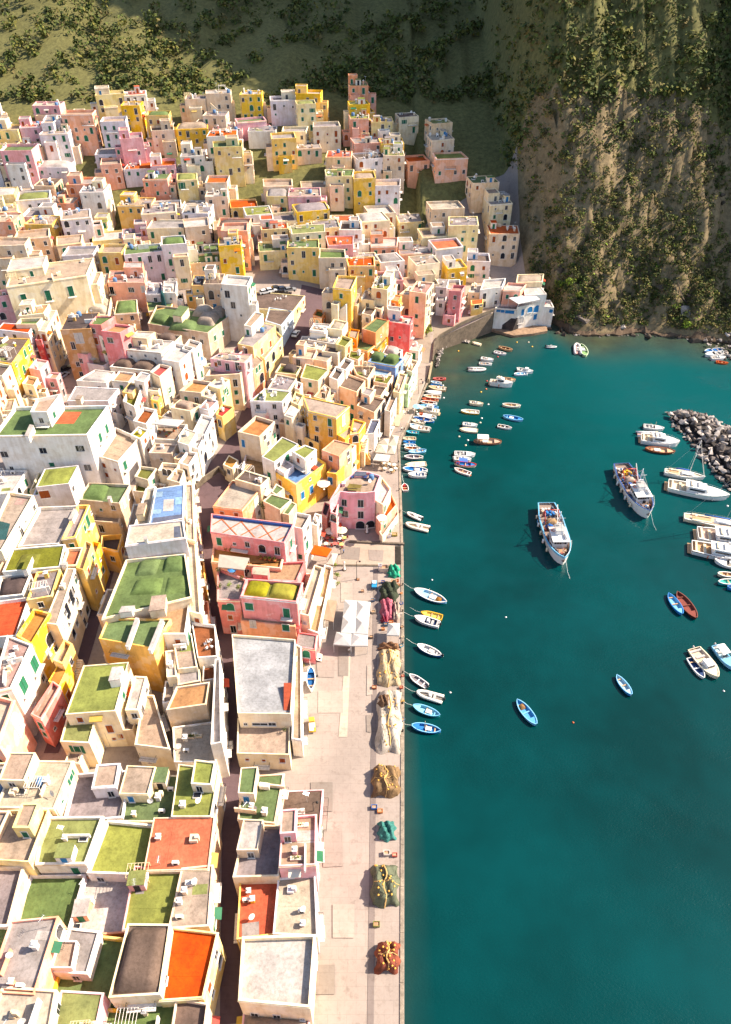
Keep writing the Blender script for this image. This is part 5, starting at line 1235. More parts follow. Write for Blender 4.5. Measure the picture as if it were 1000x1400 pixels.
def boat(px, kind, label, out=WHT, inn=CRM, rim=None, B=None, cover=None, extra=(), band=None, seats=3, cat='boat', name=None):
    loc, Ln, rz = place(*px); rim = rim or out
    rope = px[0] < 604 and px[0] < px[2]
    root = thing(name or {'gozzo': 'fishing_boat', 'rib': 'inflatable_boat', 'motor': 'motorboat', 'dinghy': 'rowing_boat', 'cruiser': 'motor_yacht', 'sail': 'sailing_yacht'}[kind], label, cat, loc, rz, BG)
    B = B or max(1.25, Ln*{'gozzo': .34, 'rib': .4, 'motor': .36, 'dinghy': .36, 'cruiser': .3, 'sail': .27}[kind]); H = {'gozzo': .62, 'rib': .45, 'motor': .75, 'dinghy': .5, 'cruiser': 1.35, 'sail': 1.0}[kind]
    if rope:
        m = MB(); m.tube([(Ln*.48, 0, H), (Ln*.48+1.2, .2, H+.25), (Ln*.48+2.6, .3, 1.55)], .035, 3); m.build('mooring_rope', mat('rope_white', 'd8d8d0', 'plain'), root)
    if kind == 'rib':
        m = MB(); r = B*.15; pts = []
        for s in (-1, 1):
            side = [(-Ln/2, s*(B/2-r), .42), (-Ln*.1, s*(B/2-r), .42), (Ln*.18, s*(B/2-r)*.95, .44), (Ln*.34, s*(B/2-r)*.72, .5), (Ln*.44, s*(B/2-r)*.38, .56), (Ln*.48, 0, .6)]
            pts += side if s == -1 else side[::-1][1:]
        m.tube(pts, r, 8); m.build('inflatable_tube', mat('rib_'+out, out, 'plain', .75, .5), root)
        m = MB(); fl = [(-Ln*.46, -B*.36), (Ln*.15, -B*.34), (Ln*.4, -B*.12), (Ln*.44, 0), (Ln*.4, B*.12), (Ln*.15, B*.34), (-Ln*.46, B*.36)]
        m.prism(fl, -.2, .26); m.build('floor', deckmat(inn), root)
        m = MB(); m.box(-Ln*.02, 0, .25, .6, .7, .75, 0, 0, .8); m.box(-Ln*.18, 0, .25, .5, B*.5, .45, 1); m.box(Ln*.05, 0, .95, .06, .6, .3, 1, 0, .8)
        m.build('console', [BM(WHT), deckmat(GRY)], root); outboard(root, -Ln/2, .55)
        return root
    if kind in ('gozzo', 'dinghy'):
        hull(root, Ln, B, H, kind if kind == 'gozzo' else 'motor', out, rim, inn, .12, 'hull', .3, band)
        for k in range(seats):
            x = (-.3+.6*k/max(1, seats-1))*Ln; m = MB(); m.box(x, 0, H*.62, .24, B*half(x/Ln+.5, kind if kind == 'gozzo' else 'motor')*.88, .05); m.build('thwart', deckmat(rim if rnd.random() < .4 else TAN), root)
        m = MB()                                  # foredeck
        pr = [(Ln*(.5-.26*i/4), B/2*half(1-.26*i/4, 'gozzo' if kind == 'gozzo' else 'motor')*.9) for i in range(5)]
        m.prism([(x, -y) for x, y in pr[::-1]]+[(x, y) for x, y in pr[1:]], H*.9, H*1.02); m.build('foredeck', deckmat(inn), root)
    elif kind in ('motor',):
        hull(root, Ln, B, H, 'motor', out, rim, inn, .25, 'hull', .35, band)
        m = MB(); pr = [(Ln*(.49-.42*i/6), B/2*half(.99-.42*i/6, 'motor')*.93) for i in range(7)]
        m.prism([(x, -y) for x, y in pr[::-1]]+[(x, y) for x, y in pr[1:]], H*.8, H*1.12); m.build('foredeck', deckmat(out), root)
        m = MB(); m.box(-Ln*.05, 0, .25, .7, .8, .85, 0, 0, .8); m.box(-Ln*.22, 0, .25, .5, B*.6, .42, 1); m.box(-Ln*.42, 0, .25, .45, B*.75, .45, 1)
        m.build('console', [BM(WHT), deckmat(GRY)], root)
        m = MB(); m.box(Ln*.02, 0, H*1.1, .05, B*.55, .45, 0, 0, .85, -.15); m.build('windscreen', GLASS, root); outboard(root, -Ln/2, .6, rnd.choice([DRK, GRY, WHT]))
    elif kind == 'cruiser':
        hull(root, Ln, B, H, 'motor', out, rim, inn, .75, 'hull', .3, band)
        m = MB(); pr = [(Ln*(.49-.5*i/8), B/2*half(.99-.5*i/8, 'motor')*.94) for i in range(9)]
        m.prism([(x, -y) for x, y in pr[::-1]]+[(x, y) for x, y in pr[1:]], H*.7, H*1.2); m.build('foredeck', deckmat(out), root)
        cb = MB(); cb.box(-Ln*.02, 0, H*.8, Ln*.36, B*.74, H*1.15, 0, 0, .78, -.15); c = cb.build('cabin', BM(WHT), root)
        for s in (-1, 1):
            m = MB(); m.box(-Ln*.03, s*(B*.345), H*1.3, Ln*.25, .06, H*.36); m.build('window', GLASS, c)
        m = MB(); m.box(Ln*.145, 0, H*1.25, .06, B*.6, H*.45, 0, 0, .85, -.3); m.build('windscreen', GLASS, c)
        m = MB(); m.box(-Ln*.1, 0, H*1.95, Ln*.26, B*.66, .1); m.box(-Ln*.02, 0, H*2.0, .08, B*.5, .45, 0, 0, .9, -.1); m.box(-Ln*.13, 0, H*2.0, .5, B*.5, .4, 1); m.build('flybridge', [BM(WHT), deckmat(CRM)], root)
        m = MB(); m.box(-Ln*.3, 0, .75, .6, B*.7, .5, 0); m.box(-Ln*.43, 0, .75, .45, B*.8, .55, 0); m.build('bench', deckmat(CRM), root)
        m = MB(); m.box(-Ln*.52, 0, .25, Ln*.07, B*.8, .12); m.build('swim_platform', deckmat(TAN), root)
        m = MB()
        for s in (-1, 1):
            q = [(Ln*(.48-.4*i/6), s*B/2*half(.98-.4*i/6, 'motor')*.9, H*1.25+.5) for i in range(7)]; m.tube(q, .025, 4)
            for x, y, z in q[::2]: m.tube([(x, y, H*1.1), (x, y, z)], .02, 3)
        m.build('railing', mat('steel', 'd8d8d8', 'metal'), root)
        fenders(root, Ln, B, H, 4)
    elif kind == 'sail':
        hull(root, Ln, B, H, 'sail', out, rim, inn, H*.92, 'hull', .22, band)
        m = MB(); m.box(Ln*.06, 0, H*.9, Ln*.34, B*.5, .42, 0, 0, .82); c = m.build('cabin_trunk', BM(WHT), root)
        for s in (-1, 1):
            m = MB(); m.box(Ln*.06, s*B*.245, H*.9+.13, Ln*.22, .06, .16); m.build('window', GLASS, c)
        m = MB(); m.box(-Ln*.27, 0, H*.9, Ln*.24, B*.42, .06, 1); m.box(-Ln*.27, B*.3, H*.9, Ln*.26, .5, .32); m.box(-Ln*.27, -B*.3, H*.9, Ln*.26, .5, .32); m.lathe(-Ln*.36, 0, [(.05, H), (.06, H+.7), (.4, H+.75), (.4, H+.8)], 10); m.build('cockpit', [deckmat(CRM), deckmat(TAN)], root)
        mh = Ln*1.18; m = MB(); m.tube([(Ln*.1, 0, H*.9), (Ln*.1, 0, mh)], .1, 6, 0, True, .06); m.box(Ln*.1, 0, mh*.62, .06, B*.55, .06); mast = m.build('mast', mat('steel', 'd8d8d8', 'metal'), root)
        m = MB(); m.tube([(Ln*.1, 0, H+1.1), (-Ln*.26, 0, H+1.15)], .07, 5); m.build('boom', mat('steel', 'd8d8d8', 'metal'), mast)
        m = MB(); m.tube([(Ln*.08, 0, H+1.3), (-Ln*.1, .02, H+1.36), (-Ln*.25, 0, H+1.28)], .17, 6); m.build('sail_cover', mat('sailcloth', extra[0] if extra else '3a62a8', 'cloth'), mast)
        m = MB()
        for e_ in ((Ln*.48, 0, H*1.2), (-Ln*.49, 0, H), (Ln*.06, B*.44, H), (Ln*.06, -B*.44, H)): m.tube([(Ln*.1, 0, mh-.1), e_], .022, 3)
        m.tube([(Ln*.46, 0, H*1.3), (Ln*.13, 0, mh*.88)], .06, 5, 0, True, .02); m.build('rigging', mat('rigwire', 'd9d4cc', 'plain'), mast)
        m = MB()
        for s in (-1, 1):
            q = [(Ln*(.47-.94*i/8), s*B/2*half(.97-.94*i/8, 'sail')*.95, H+.62+.15*(i == 0)) for i in range(9)]; m.tube(q, .016, 3)
            for x, y, z in q: m.tube([(x, y, H*.95), (x, y, z)], .018, 3)
        m.build('railing', mat('steel', 'd8d8d8', 'metal'), root); fenders(root, Ln, B, H, 4)
    if cover:
        m = MB()
        k = 'gozzo' if kind == 'gozzo' else 'motor'
        def fn(u, v):
            s = .06+.86*u; b = B/2*half(s, k)*.99; return ((s-.5)*Ln, b*(2*v-1), H*(1.02+.25*max(0, (s-.4)))+.28*(1-(2*v-1)**2)*(.6+.4*math.sin(u*9)**2))
        m.grid(fn, 14, 6); m.build('cover', mat('canvas_'+cover, cover, 'cloth', .8), root)
    for e in extra:
        if e == 'canopy' or (isinstance(e, tuple) and e[0] == 'canopy'):
            col = e[1] if isinstance(e, tuple) else WHT; x0 = e[2] if isinstance(e, tuple) and len(e) > 2 else -.15; m = MB()
            def fn(u, v): return (Ln*(x0-.2+.4*u), B*.42*(2*v-1), H+1.35+.14*(1-(2*v-1)**2))
            m.grid(fn, 4, 6)
            cn = m.build('canopy', mat('canvas_'+col, col, 'cloth', .85), root); m = MB()
            for a in (-.19, .19):
                for s in (-1, 1): m.tube([(Ln*(x0+a), s*B*.4, H*.8), (Ln*(x0+a), s*B*.41, H+1.36)], .025, 4)
            m.build('frame', mat('steel', 'd8d8d8', 'metal'), cn)
        elif e == 'cabin':
            m = MB(); m.box(Ln*.08, 0, H*.6, Ln*.26, B*.55, 1.15, 0, 0, .85); c = m.build('cabin', BM(WHT), root)
            m = MB(); m.box(Ln*.08, 0, H*.6+.62, Ln*.262, B*.5, .32, 0, 0, .95); m.build('window', GLASS, c)
        elif e == 'mast':
            m = MB(); m.tube([(Ln*.05, 0, .2), (Ln*.05, 0, 2.6)], .05, 5); m.tube([(Ln*.05, 0, 1.1), (-Ln*.2, .3, 1.7)], .03, 4); m.build('mast', mat('pole', 'd8c49a', 'plain'), root)
        elif e == 'net':
            m = MB(); m.grid(lambda u, v: (Ln*(-.34+.2*u), B*.3*(2*v-1), .2+.55*math.sin(math.pi*u)**.6*math.sin(math.pi*v)**.6), 8, 8); m.build('net', mat('net_brown', 'a8743a', 'stone', .6), root)
        elif e == 'motor': outboard(root, -Ln/2, .5)
        elif e == 'engine_box':
            m = MB(); m.box(-Ln*.08, 0, .15, Ln*.2, B*.4, .42); m.build('engine_box', deckmat(WHT), root)
        elif e == 'tarp':
            m = MB(); m.grid(lambda u, v: (Ln*(-.3+.3*u), B*.4*(2*v-1), H+.1+.2*math.sin(math.pi*v)), 5, 5); m.build('tarp', mat('canvas_blue', '2458a8', 'cloth', .8), root)
    return root
b = boat
# bottom left, off the net quay
b((567,807,611,824),'gozzo','sky blue fishing boat with a brown net and yellow mast off the green net pile',LBL,'a8d4ec',WHT,extra=('mast','net','engine_box'))
b((576,838,605,845),'dinghy','yellow rowing boat moored against the white and navy boat',YEL,'e8c860',YEL)
b((567,845,601,855),'motor','white boat with a navy blue inside moored against the yellow boat',WHT,NVY,WHT,extra=())
b((571,883,604,897),'gozzo','blue and white boat with pale seats alone beside the first beige net pile','3f6ea8','d8d4d0',WHT,extra=('engine_box','motor'))
b((560,923,584,939),'dinghy','small grey boat tied bow first near the gap between the beige net piles',GRY,'9a8f90',WHT,extra=('motor',))
b((570,947,606,957),'rib','cream inflatable boat with dark seats near the second beige net pile','efe6da','8a8078')
b((565,966,602,979),'gozzo','turquoise boat with a white engine box just above the deep blue boat',TEA,'8fd0e4',LBL,extra=('engine_box',))
b((563,993,603,1000),'gozzo','deep blue boat with a blue deck and short mast, lowest along the quay',BLU,BLU,LBL,extra=('mast','engine_box'))
# by the round pink house
b((557,702,577,710),'rib','white inflatable boat with a red motor cover by the round pink house',WHT,'a89c94')
b((555,717,587,724),'rib','long cream inflatable boat by the slipway corner','efe2cc','c9a98c')
b((553,662,555,671.5),'dinghy','tiny white and red boat hugging the quay wall',WHT,RED,WHT,B=1.7)
# the crowded row along the quay, from the near end to the far end
b((558,650,583,650.5),'motor','white motorboat with blue stern cushions at the near end of the quay row',WHT,BLU,WHT)
b((551,641.5,585,643.5),'gozzo','long white and blue fishing boat, second from the near end of the quay row',WHT,BLU,WHT,band=BLU,extra=('engine_box','mast'))
b((554,636.5,583,634.5),'dinghy','cream covered boat beside the long white and blue fishing boat',CRM,CRM,CRM,cover='efd8b8')
b((553,625.5,579,625.5),'gozzo','grey and white boat with dark seats just above the cream covered boat',GRY,'8f7f86',WHT)
b((559,619.5,583,616),'gozzo','pale blue boat with a slanted mast in the quay row',LBL,'b8d6ee',LBL,extra=('mast',))
b((553,613.5,575,614),'gozzo','white boat with an orange seat beside the pale blue masted boat',WHT,'c87a44',WHT)
b((552,609,569,610),'dinghy','small blue boat with white seats above the orange seated boat',BLU,LBL,WHT)
b((551.5,604.5,568,605.5),'dinghy','small blue and white boat next to the corner of the awning quay',LBL,BLU,BLU)
b((549.5,600,569,600),'dinghy','cream rowing boat right at the bend of the quay edge',CRM,'d9c0a0',CRM)
b((555,590.5,573,592),'dinghy','turquoise rowing boat just beyond the bend of the quay edge',TEA,LBL,TEA)
b((560.5,585,588,588),'motor','cream motorboat with an orange bow next to the turquoise rowing boat',CRM,'caa080',WHT)
b((560,580.5,574,583.5),'dinghy','short pale boat squeezed behind the cream motorboat with an orange bow','dfeaf0',LBL,WHT)
b((562,576,580,579),'motor','cream boat with bright red seats in the quay row',CRM,RED,CRM)
b((565,571.5,594,576.5),'gozzo','large royal blue boat with a white stern in the quay row',BLU,'3a6cb8',WHT,extra=('canopy',))
b((570,567.5,597,571),'gozzo','white boat between the royal blue boat and the wide cream boat',WHT,'d8cfc6',WHT)
b((572,562,600.5,566),'cruiser','wide cream cabin boat in the quay row',CRM,'e0c8a8',WHT)
b((574,556,600,557.5),'gozzo','blue boat with a navy tarp across the middle in the quay row',BLU,LBL,LBL,extra=('tarp',))
b((575,550.5,598,552),'gozzo','white boat with reddish seats beside the blue boat with a navy tarp',WHT,'b06a50',WHT)
b((577,546.5,600,547.5),'gozzo','rust red trimmed boat in the far part of the quay row','d8a080','b0583c','c2603c')
b((579,541.5,603,543),'dinghy','plain white boat with a tan floor in the far part of the quay row',WHT,TAN,WHT)
b((582,536,604,537.5),'dinghy','slim white boat with a cream cover in the far part of the quay row',WHT,WHT,WHT,cover='e9e0d4')
b((586,530.5,610,533),'motor','tan and cream motorboat sticking out of the quay row',TAN,CRM,CRM)
b((589,526.5,604,528.5),'dinghy','small dark blue boat near the far end of the quay row',BLU,NVY,BLU)
b((589,523,604,524.5),'gozzo','short white boat with a blue band near the far end of the quay row',WHT,LBL,WHT,band=BLU)
b((592,519,610,518),'gozzo','red boat with rib like frames at the far end of the quay row',RED,'b05048','e08078')
# on the bay, upper left
b((646,468.5,658,471.5),'dinghy','small cream boat alone near the curved sea wall',CRM,CRM,CRM,cover='f0dcb8')
b((701,479.5,682,474.5),'gozzo','tan wooden boat in the pair nearest the restaurant',TAN,BRN,TAN)
b((692.5,484.5,676,481),'dinghy','white rowing boat in the pair nearest the restaurant',WHT,'cbb8b8',WHT)
b((675,493.5,658,490.5),'motor','white motorboat with orange cushions above a plain white boat',WHT,ORG,WHT)
b((673,498,655.5,497),'dinghy','plain white boat just below the motorboat with orange cushions',WHT,GRY,WHT)
b((664,505.5,640,505),'rib','large white inflatable boat near the greenish shallows',WHT,'b8a898')
b((703,512,721,510.5),'dinghy','pale blue white dinghy tied below a white cabin boat','dfe9f4',LBL,WHT)
b((729,509.5,708,505.5),'motor','white cabin boat with a dark windscreen in the middle of the bay',WHT,GRY,WHT,extra=('cabin',))
b((705,520.5,680.5,518),'gozzo','tan trimmed boat tied behind the white cabin cruiser','e8d0b8',TAN,TAN)
b((701,528,670,524),'cruiser','white cabin cruiser with a railing in the upper bay',WHT,'d8c8c0',WHT)
b((661,554,643,551),'motor','cream motorboat with a brown seat north of the yellow bottomed boat',CRM,BRN,CRM)
b((630.5,562,655.5,564),'dinghy','white boat with a yellow lower hull',YEL,CRM,WHT,band=WHT)
b((712,556,687,553.5),'gozzo','cream gozzo with a raised stern in the middle of the bay',CRM,'d8b890',WHT)
b((715.5,575,688,569),'gozzo','light blue boat with a white engine box in the middle of the bay',LBL,BLU,LBL,extra=('engine_box',))
b((700,586,681,582),'dinghy','small white boat with dark seats below the light blue boat',WHT,'7a6a60',WHT)
b((653,583,633,580.5),'motor','white motorboat tied behind a beige covered boat',WHT,LBL,WHT)
b((629,587,653.5,589.5),'dinghy','beige covered boat with a rounded cloth top',CRM,CRM,CRM,cover='e6d4b8')
b((686,605,648,603),'gozzo','brown wooden gozzo with a white canvas canopy over its stern','b8836a','c8a890',BRN,extra=(('canopy',WHT,-.18),'engine_box'))
b((650,623,621.5,621),'motor','white boat with a grey console at the top of the group of four',WHT,GRY,WHT)
b((644.5,630,621,627.5),'motor','white boat second in the group of four',WHT,CRM,WHT)
b((651.5,637,622,634),'gozzo','red rimmed boat with a bright blue canopy in the group of four',CRM,BLU,RED,extra=(('canopy','2f62c0',-.12),))
b((621.5,641,643.5,648.5),'dinghy','white boat with an orange buoy at the bottom of the group of four',WHT,'b89080',WHT)
b((761,475,747,474),'rib','little white inflatable with a canopy near the cliff',WHT,NVY,extra=())
b((789,470.5,790.5,484),'rib','grey white inflatable in the pair below the cliff','e6dcd8','c89a94')
b((801,487.5,795,471),'gozzo','pale green boat in the pair below the cliff','c8dcb0','8ab070','dfe8c8',extra=('engine_box',))
# far right shore
b((963.5,480.5,987,478),'dinghy','light blue boat first in the huddle by the right shore rocks',LBL,BLU,WHT)
b((964,486.5,988,483.5),'motor','white motorboat in the huddle by the right shore rocks',WHT,GRY,WHT)
b((992,489.5,972.5,490.5),'motor','white boat with an open cockpit beside the orange boat by the right shore',WHT,CRM,WHT)
b((996,497,979.5,494.5),'dinghy','orange boat at the bottom of the huddle by the right shore rocks',ORG,'c05a34',ORG)
# by the breakwater
b((908,587.5,880,583.5),'motor','white motorboat with a short mast nearest the breakwater tip',WHT,GRY,WHT,extra=('mast',))
b((903,594.5,871,594),'rib','long white inflatable with red trim near the breakwater',WHT,'d8a8a0')
b((928,608.5,876,601),'cruiser','cream white cabin cruiser between the inflatable and the brown gozzo',WHT,CRM,WHT,B=4.2)
b((923,618.5,882,613.5),'gozzo','brown hulled gozzo with a tan deck moored against the cabin cruiser',BRN,'d8b088','8a4a30',extra=('engine_box',))
b((963.5,655,908.5,646),'sail','white sailing yacht with its mast across the breakwater boulders',WHT,CRM,WHT,B=3.0)
b((996,682,913,665),'cruiser','big white motor yacht with a green band along its side',WHT,CRM,WHT,B=4.6,band='8fb8ac')
b((1040,726,935,708),'sail','pale wooden decked sailing yacht with a dark boom',CRM,'d8b89c',WHT,B=3.6,extra=('2c3040',))
b((1035,745,953,732),'cruiser','broad white cabin boat crowded with deck gear',WHT,'d8bca8',WHT,B=5.0)
b((1035,768,945,750),'cruiser','white motor yacht with a tan swim platform and dark side windows',WHT,TAN,WHT,B=4.4,band='7a4638')
b((977,767,1015,775),'motor','white open boat with a rounded bow below the motor yachts',WHT,CRM,WHT,B=2.9)
b((981,785.5,1010,788),'gozzo','small cream boat at the right edge above a turquoise boat',CRM,TAN,WHT)
b((982,797,1012,796),'gozzo','turquoise and white boat at the right edge',TEA,'4ab8a8',WHT)
b((994,803.5,1022,806),'gozzo','deep blue boat just below the turquoise one at the right edge',BLU,NVY,BLU)
# lower right
b((933,841,914,812),'gozzo','bright blue boat tied to the dark red boat',BLU,LBL,BLU)
b((952,846.5,926,810),'gozzo','dark red boat with a red inside tied to the bright blue boat','5e2c24','8a4438','7c4030')
b((963,928,943.5,900),'dinghy','white rowing boat with navy floor tied to the cream cabin boat',WHT,NVY,WHT)
b((981.5,928,948.5,888),'motor','cream cabin boat with a windscreen on the lower right water',CRM,'e2c8aa',CRM,extra=('cabin',),B=3.4)
b((1003,916,978,884),'motor','light blue boat with a white canopy at the right edge',LBL,'b8dcea',LBL,extra=('canopy',))
b((863.5,951.5,843,924),'gozzo','blue boat with a pale floor alone on the lower right water','3f8ec8','b8d4e4',LBL)
b((733.5,992,707,957.5),'gozzo','light blue boat with an orange stern alone on the lower middle water',LBL,'5aa8dc',LBL,extra=('net',))
# ------------------------------------------------------------------ the two trawlers
def trawler(px, label, blue):
    loc, Ln, rz = place(*px); B = Ln*.285; H = 2.0
    t = thing('trawler', label, 'trawler', loc, rz, 'trawlers anchored in the bay')
    hull(t, Ln, B, H, 'ship', WHT, '6fb4d8' if blue else '3c5c98', '9a8478', 1.35, 'hull', .55, '8cc4e0' if blue else WHT)
    def part(name, mt, fn, parent=t):
        m = MB(); fn(m); return m.build(name, mt, parent)
    wh = part('wheelhouse', [BM(WHT), deckmat(GRY)], lambda m: (m.box(Ln*.16, 0, 1.3, Ln*.22, B*.6, 2.5, 0, 0, .93), m.box(Ln*.17, 0, 3.8, Ln*.25, B*.68, .16, 0), m.box(Ln*.13, 0, 3.95, Ln*.1, B*.32, 1.3, 0, 0, .9), m.box(Ln*.13, 0, 5.25, Ln*.12, B*.36, .1, 1)))
    for s in (-1, 1): part('window', GLASS, lambda m: [m.box(Ln*(.09+.05*i), s*B*.295, 2.7, .7, .1, .75) for i in range(4)], wh)
    part('window', GLASS, lambda m: [m.box(Ln*.268, B*(-.2+.1*i), 2.75, .1, .5, .7) for i in range(5)], wh)
    ms = part('mast', mat('steel', 'd8d8d8', 'metal'), lambda m: (m.tube([(Ln*.06, 0, 3.5), (Ln*.06, 0, 9.0)], .12, 6), m.tube([(Ln*.06, -1.4, 7.0), (Ln*.06, 1.4, 7.0)], .06, 4), m.tube([(Ln*.06, 0, 7.8), (Ln*.46, 0, 3.2)], .03, 3), m.tube([(Ln*.06, 0, 7.8), (-Ln*.42, 0, 3.4)], .03, 3), m.tube([(Ln*.1, .5, 5.2), (Ln*.1, .5, 7.6)], .04, 4), m.tube([(Ln*.14, -.6, 5.2), (Ln*.14, -.6, 7.1)], .04, 4), m.box(Ln*.09, 0, 5.9, .3, 1.3, .16)))
    part('rigging', mat('rigwire', 'd9d4cc', 'plain'), lambda m: [m.tube([(Ln*.06, 0, 8.6), (Ln*x_, B*y_, 2.6)], .03, 3) for x_, y_ in ((.2, .4), (.2, -.4), (-.08, .44), (-.08, -.44), (-.25, .28), (-.25, -.28), (.4, 0))]+[m.tube([(Ln*.05, 0, 4.4), (-Ln*.2, B*.12, 6.6)], .09, 5), m.tube([(-Ln*.2, B*.12, 6.6), (-Ln*.22, B*.14, 2.2)], .03, 3)])
    part('rust_band', mat('rust', '7a4a34', 'stone', .6), lambda m: [m.box(Ln*(-.4+.13*k), s*(B/2*half(.1+.13*k, 'ship')+.02), .5+.25*(k % 2), .9, .06, .5) for k in range(6) for s in (-1, 1)])
    part('gantry', BM('a8281e'), lambda m: ([m.tube([(-Ln*.27, s*B*.3, 1.3), (-Ln*.25, s*B*.28, 4.0)], .14, 6) for s in (-1, 1)], m.tube([(-Ln*.25, -B*.3, 4.0), (-Ln*.25, B*.3, 4.0)], .15, 6), m.tube([(-Ln*.25, B*.28, 3.9), (-Ln*.12, B*.3, 1.6)], .12, 6), m.tube([(-Ln*.25, -B*.28, 3.9), (-Ln*.12, -B*.3, 1.6)], .12, 6)))
    part('winch', mat('winch', '5a4a44', 'plain'), lambda m: (m.tube([(-Ln*.04, -B*.22, 1.9), (-Ln*.04, B*.22, 1.9)], .5, 10), m.box(-Ln*.04, -B*.25, 1.3, .9, .2, 1.2), m.box(-Ln*.04, B*.25, 1.3, .9, .2, 1.2)))
    part('net_pile', mat('net_'+('b' if blue else 'p'), 'c8a078' if blue else 'd8b8a4', 'stone', .6), lambda m: m.grid(lambda u, v: (-Ln*.22+Ln*.1*u, B*(-.26+.5*v), 1.35+1.2*math.sin(math.pi*u)**.5*math.sin(math.pi*v)**.5+.15*math.sin(u*17+v*11)), 10, 12))
    part('tarp', mat('canvas_blue', '2458a8', 'cloth', .8), lambda m: m.grid(lambda u, v: (-Ln*.12+Ln*.07*u, B*(-.3+.34*v), 1.36+.9*math.sin(math.pi*u)**.5*math.sin(math.pi*v)**.5), 7, 7))
    part('hatch', deckmat('b08a68' if blue else '8a746c'), lambda m: (m.box(-Ln*.15, B*.08, 1.34, Ln*.035, B*.7, .35), m.box(Ln*.35, 0, 1.6, Ln*.07, B*.24, .5)))
    part('life_raft', BM(WHT), lambda m: m.tube([(Ln*.18, B*.22, 4.3), (Ln*.26, B*.22, 4.3)], .38, 9))
    part('life_ring', BM(ORG), lambda m: m.tube([(Ln*.1+.45*math.cos(a/10*6.2832), -B*.2+.45*math.sin(a/10*6.2832), 4.06) for a in range(11)], .1, 5))
    part('crate_stack', BM(BLU if blue else YEL), lambda m: [m.box(-Ln*.33+.75*(i % 2), B*(.18-.14*(i//2)), 1.36+.0, .68, .5, .45+.3*(i % 3)) for i in range(6)])
    part('crate_stack', BM('d8d0c8'), lambda m: [m.box(-Ln*.4+.7*(i % 2), B*(-.22+.13*(i//2)), 1.36, .62, .5, .4+.25*(i % 2)) for i in range(6)])
    part('rope_coil', mat('rope', 'c8a468', 'plain'), lambda m: [m.tube([(Ln*.31+(.5-.05*k)*math.cos(a/9*6.283), B*.16+(.5-.05*k)*math.sin(a/9*6.283), 1.75+.08*k) for a in range(10)], .06, 4) for k in range(4)])
    part('railing', mat('steel', 'd8d8d8', 'metal'), lambda m: [(m.tube([(Ln*(.49-.24*i/6), s*B/2*half(.99-.24*i/6, 'ship')*.97, H*1.5+.65) for i in range(7)], .04, 4), [m.tube([(Ln*(.49-.24*i/6), s*B/2*half(.99-.24*i/6, 'ship')*.97, H*1.2), (Ln*(.49-.24*i/6), s*B/2*half(.99-.24*i/6, 'ship')*.97, H*1.5+.65)], .035, 3) for i in range(7)]) for s in (-1, 1)])
    for k in range(5):
        m = MB(); x = Ln*(-.3+.14*k); y = -B/2*half(x/Ln+.5, 'ship')-.2; m.lathe(x, y, [(.08, .2), (.28, .4), (.28, 1.3), (.08, 1.5)], 8); m.build('fender', BM(WHT if k % 2 else CRM), t)
    part('anchor_rope', mat('rope_white', 'd8d8d0', 'plain'), lambda m: m.tube([(Ln*.49, .2, H*1.3), (Ln*.6, .6, .5), (Ln*.72, 1.0, -.3)], .05, 4))
    for k in range(46):
        m = MB(); x = Ln*rnd.uniform(-.42, .4); y = B*rnd.uniform(-.38, .38)*(.6 if x > Ln*.3 else 1); m.box(x, y, 1.36, rnd.uniform(.3, .8), rnd.uniform(.3, .5), rnd.uniform(.3, 1.0), 0, rnd.random()); m.build('deck_box', deckmat(rnd.choice(['8a6a5a', '5a5048', 'b05a48', 'e8e0d8', '4a5a70', '9a4a38', '3a3a40', 'c8a890', '2f6ea8'])), t)
    return t
trawler((770,774,746,694), 'white trawler with a pale blue rim, red gantry and a blue dinghy at its side', True)
trawler((886,710,848,640), 'larger white trawler with a navy rim and an open stern deck nearer the yachts', False)
b((737,709,744,722),'dinghy','sky blue dinghy with tyres tied to the side of the smaller trawler',LBL,'d8d0c8',LBL,B=1.9)
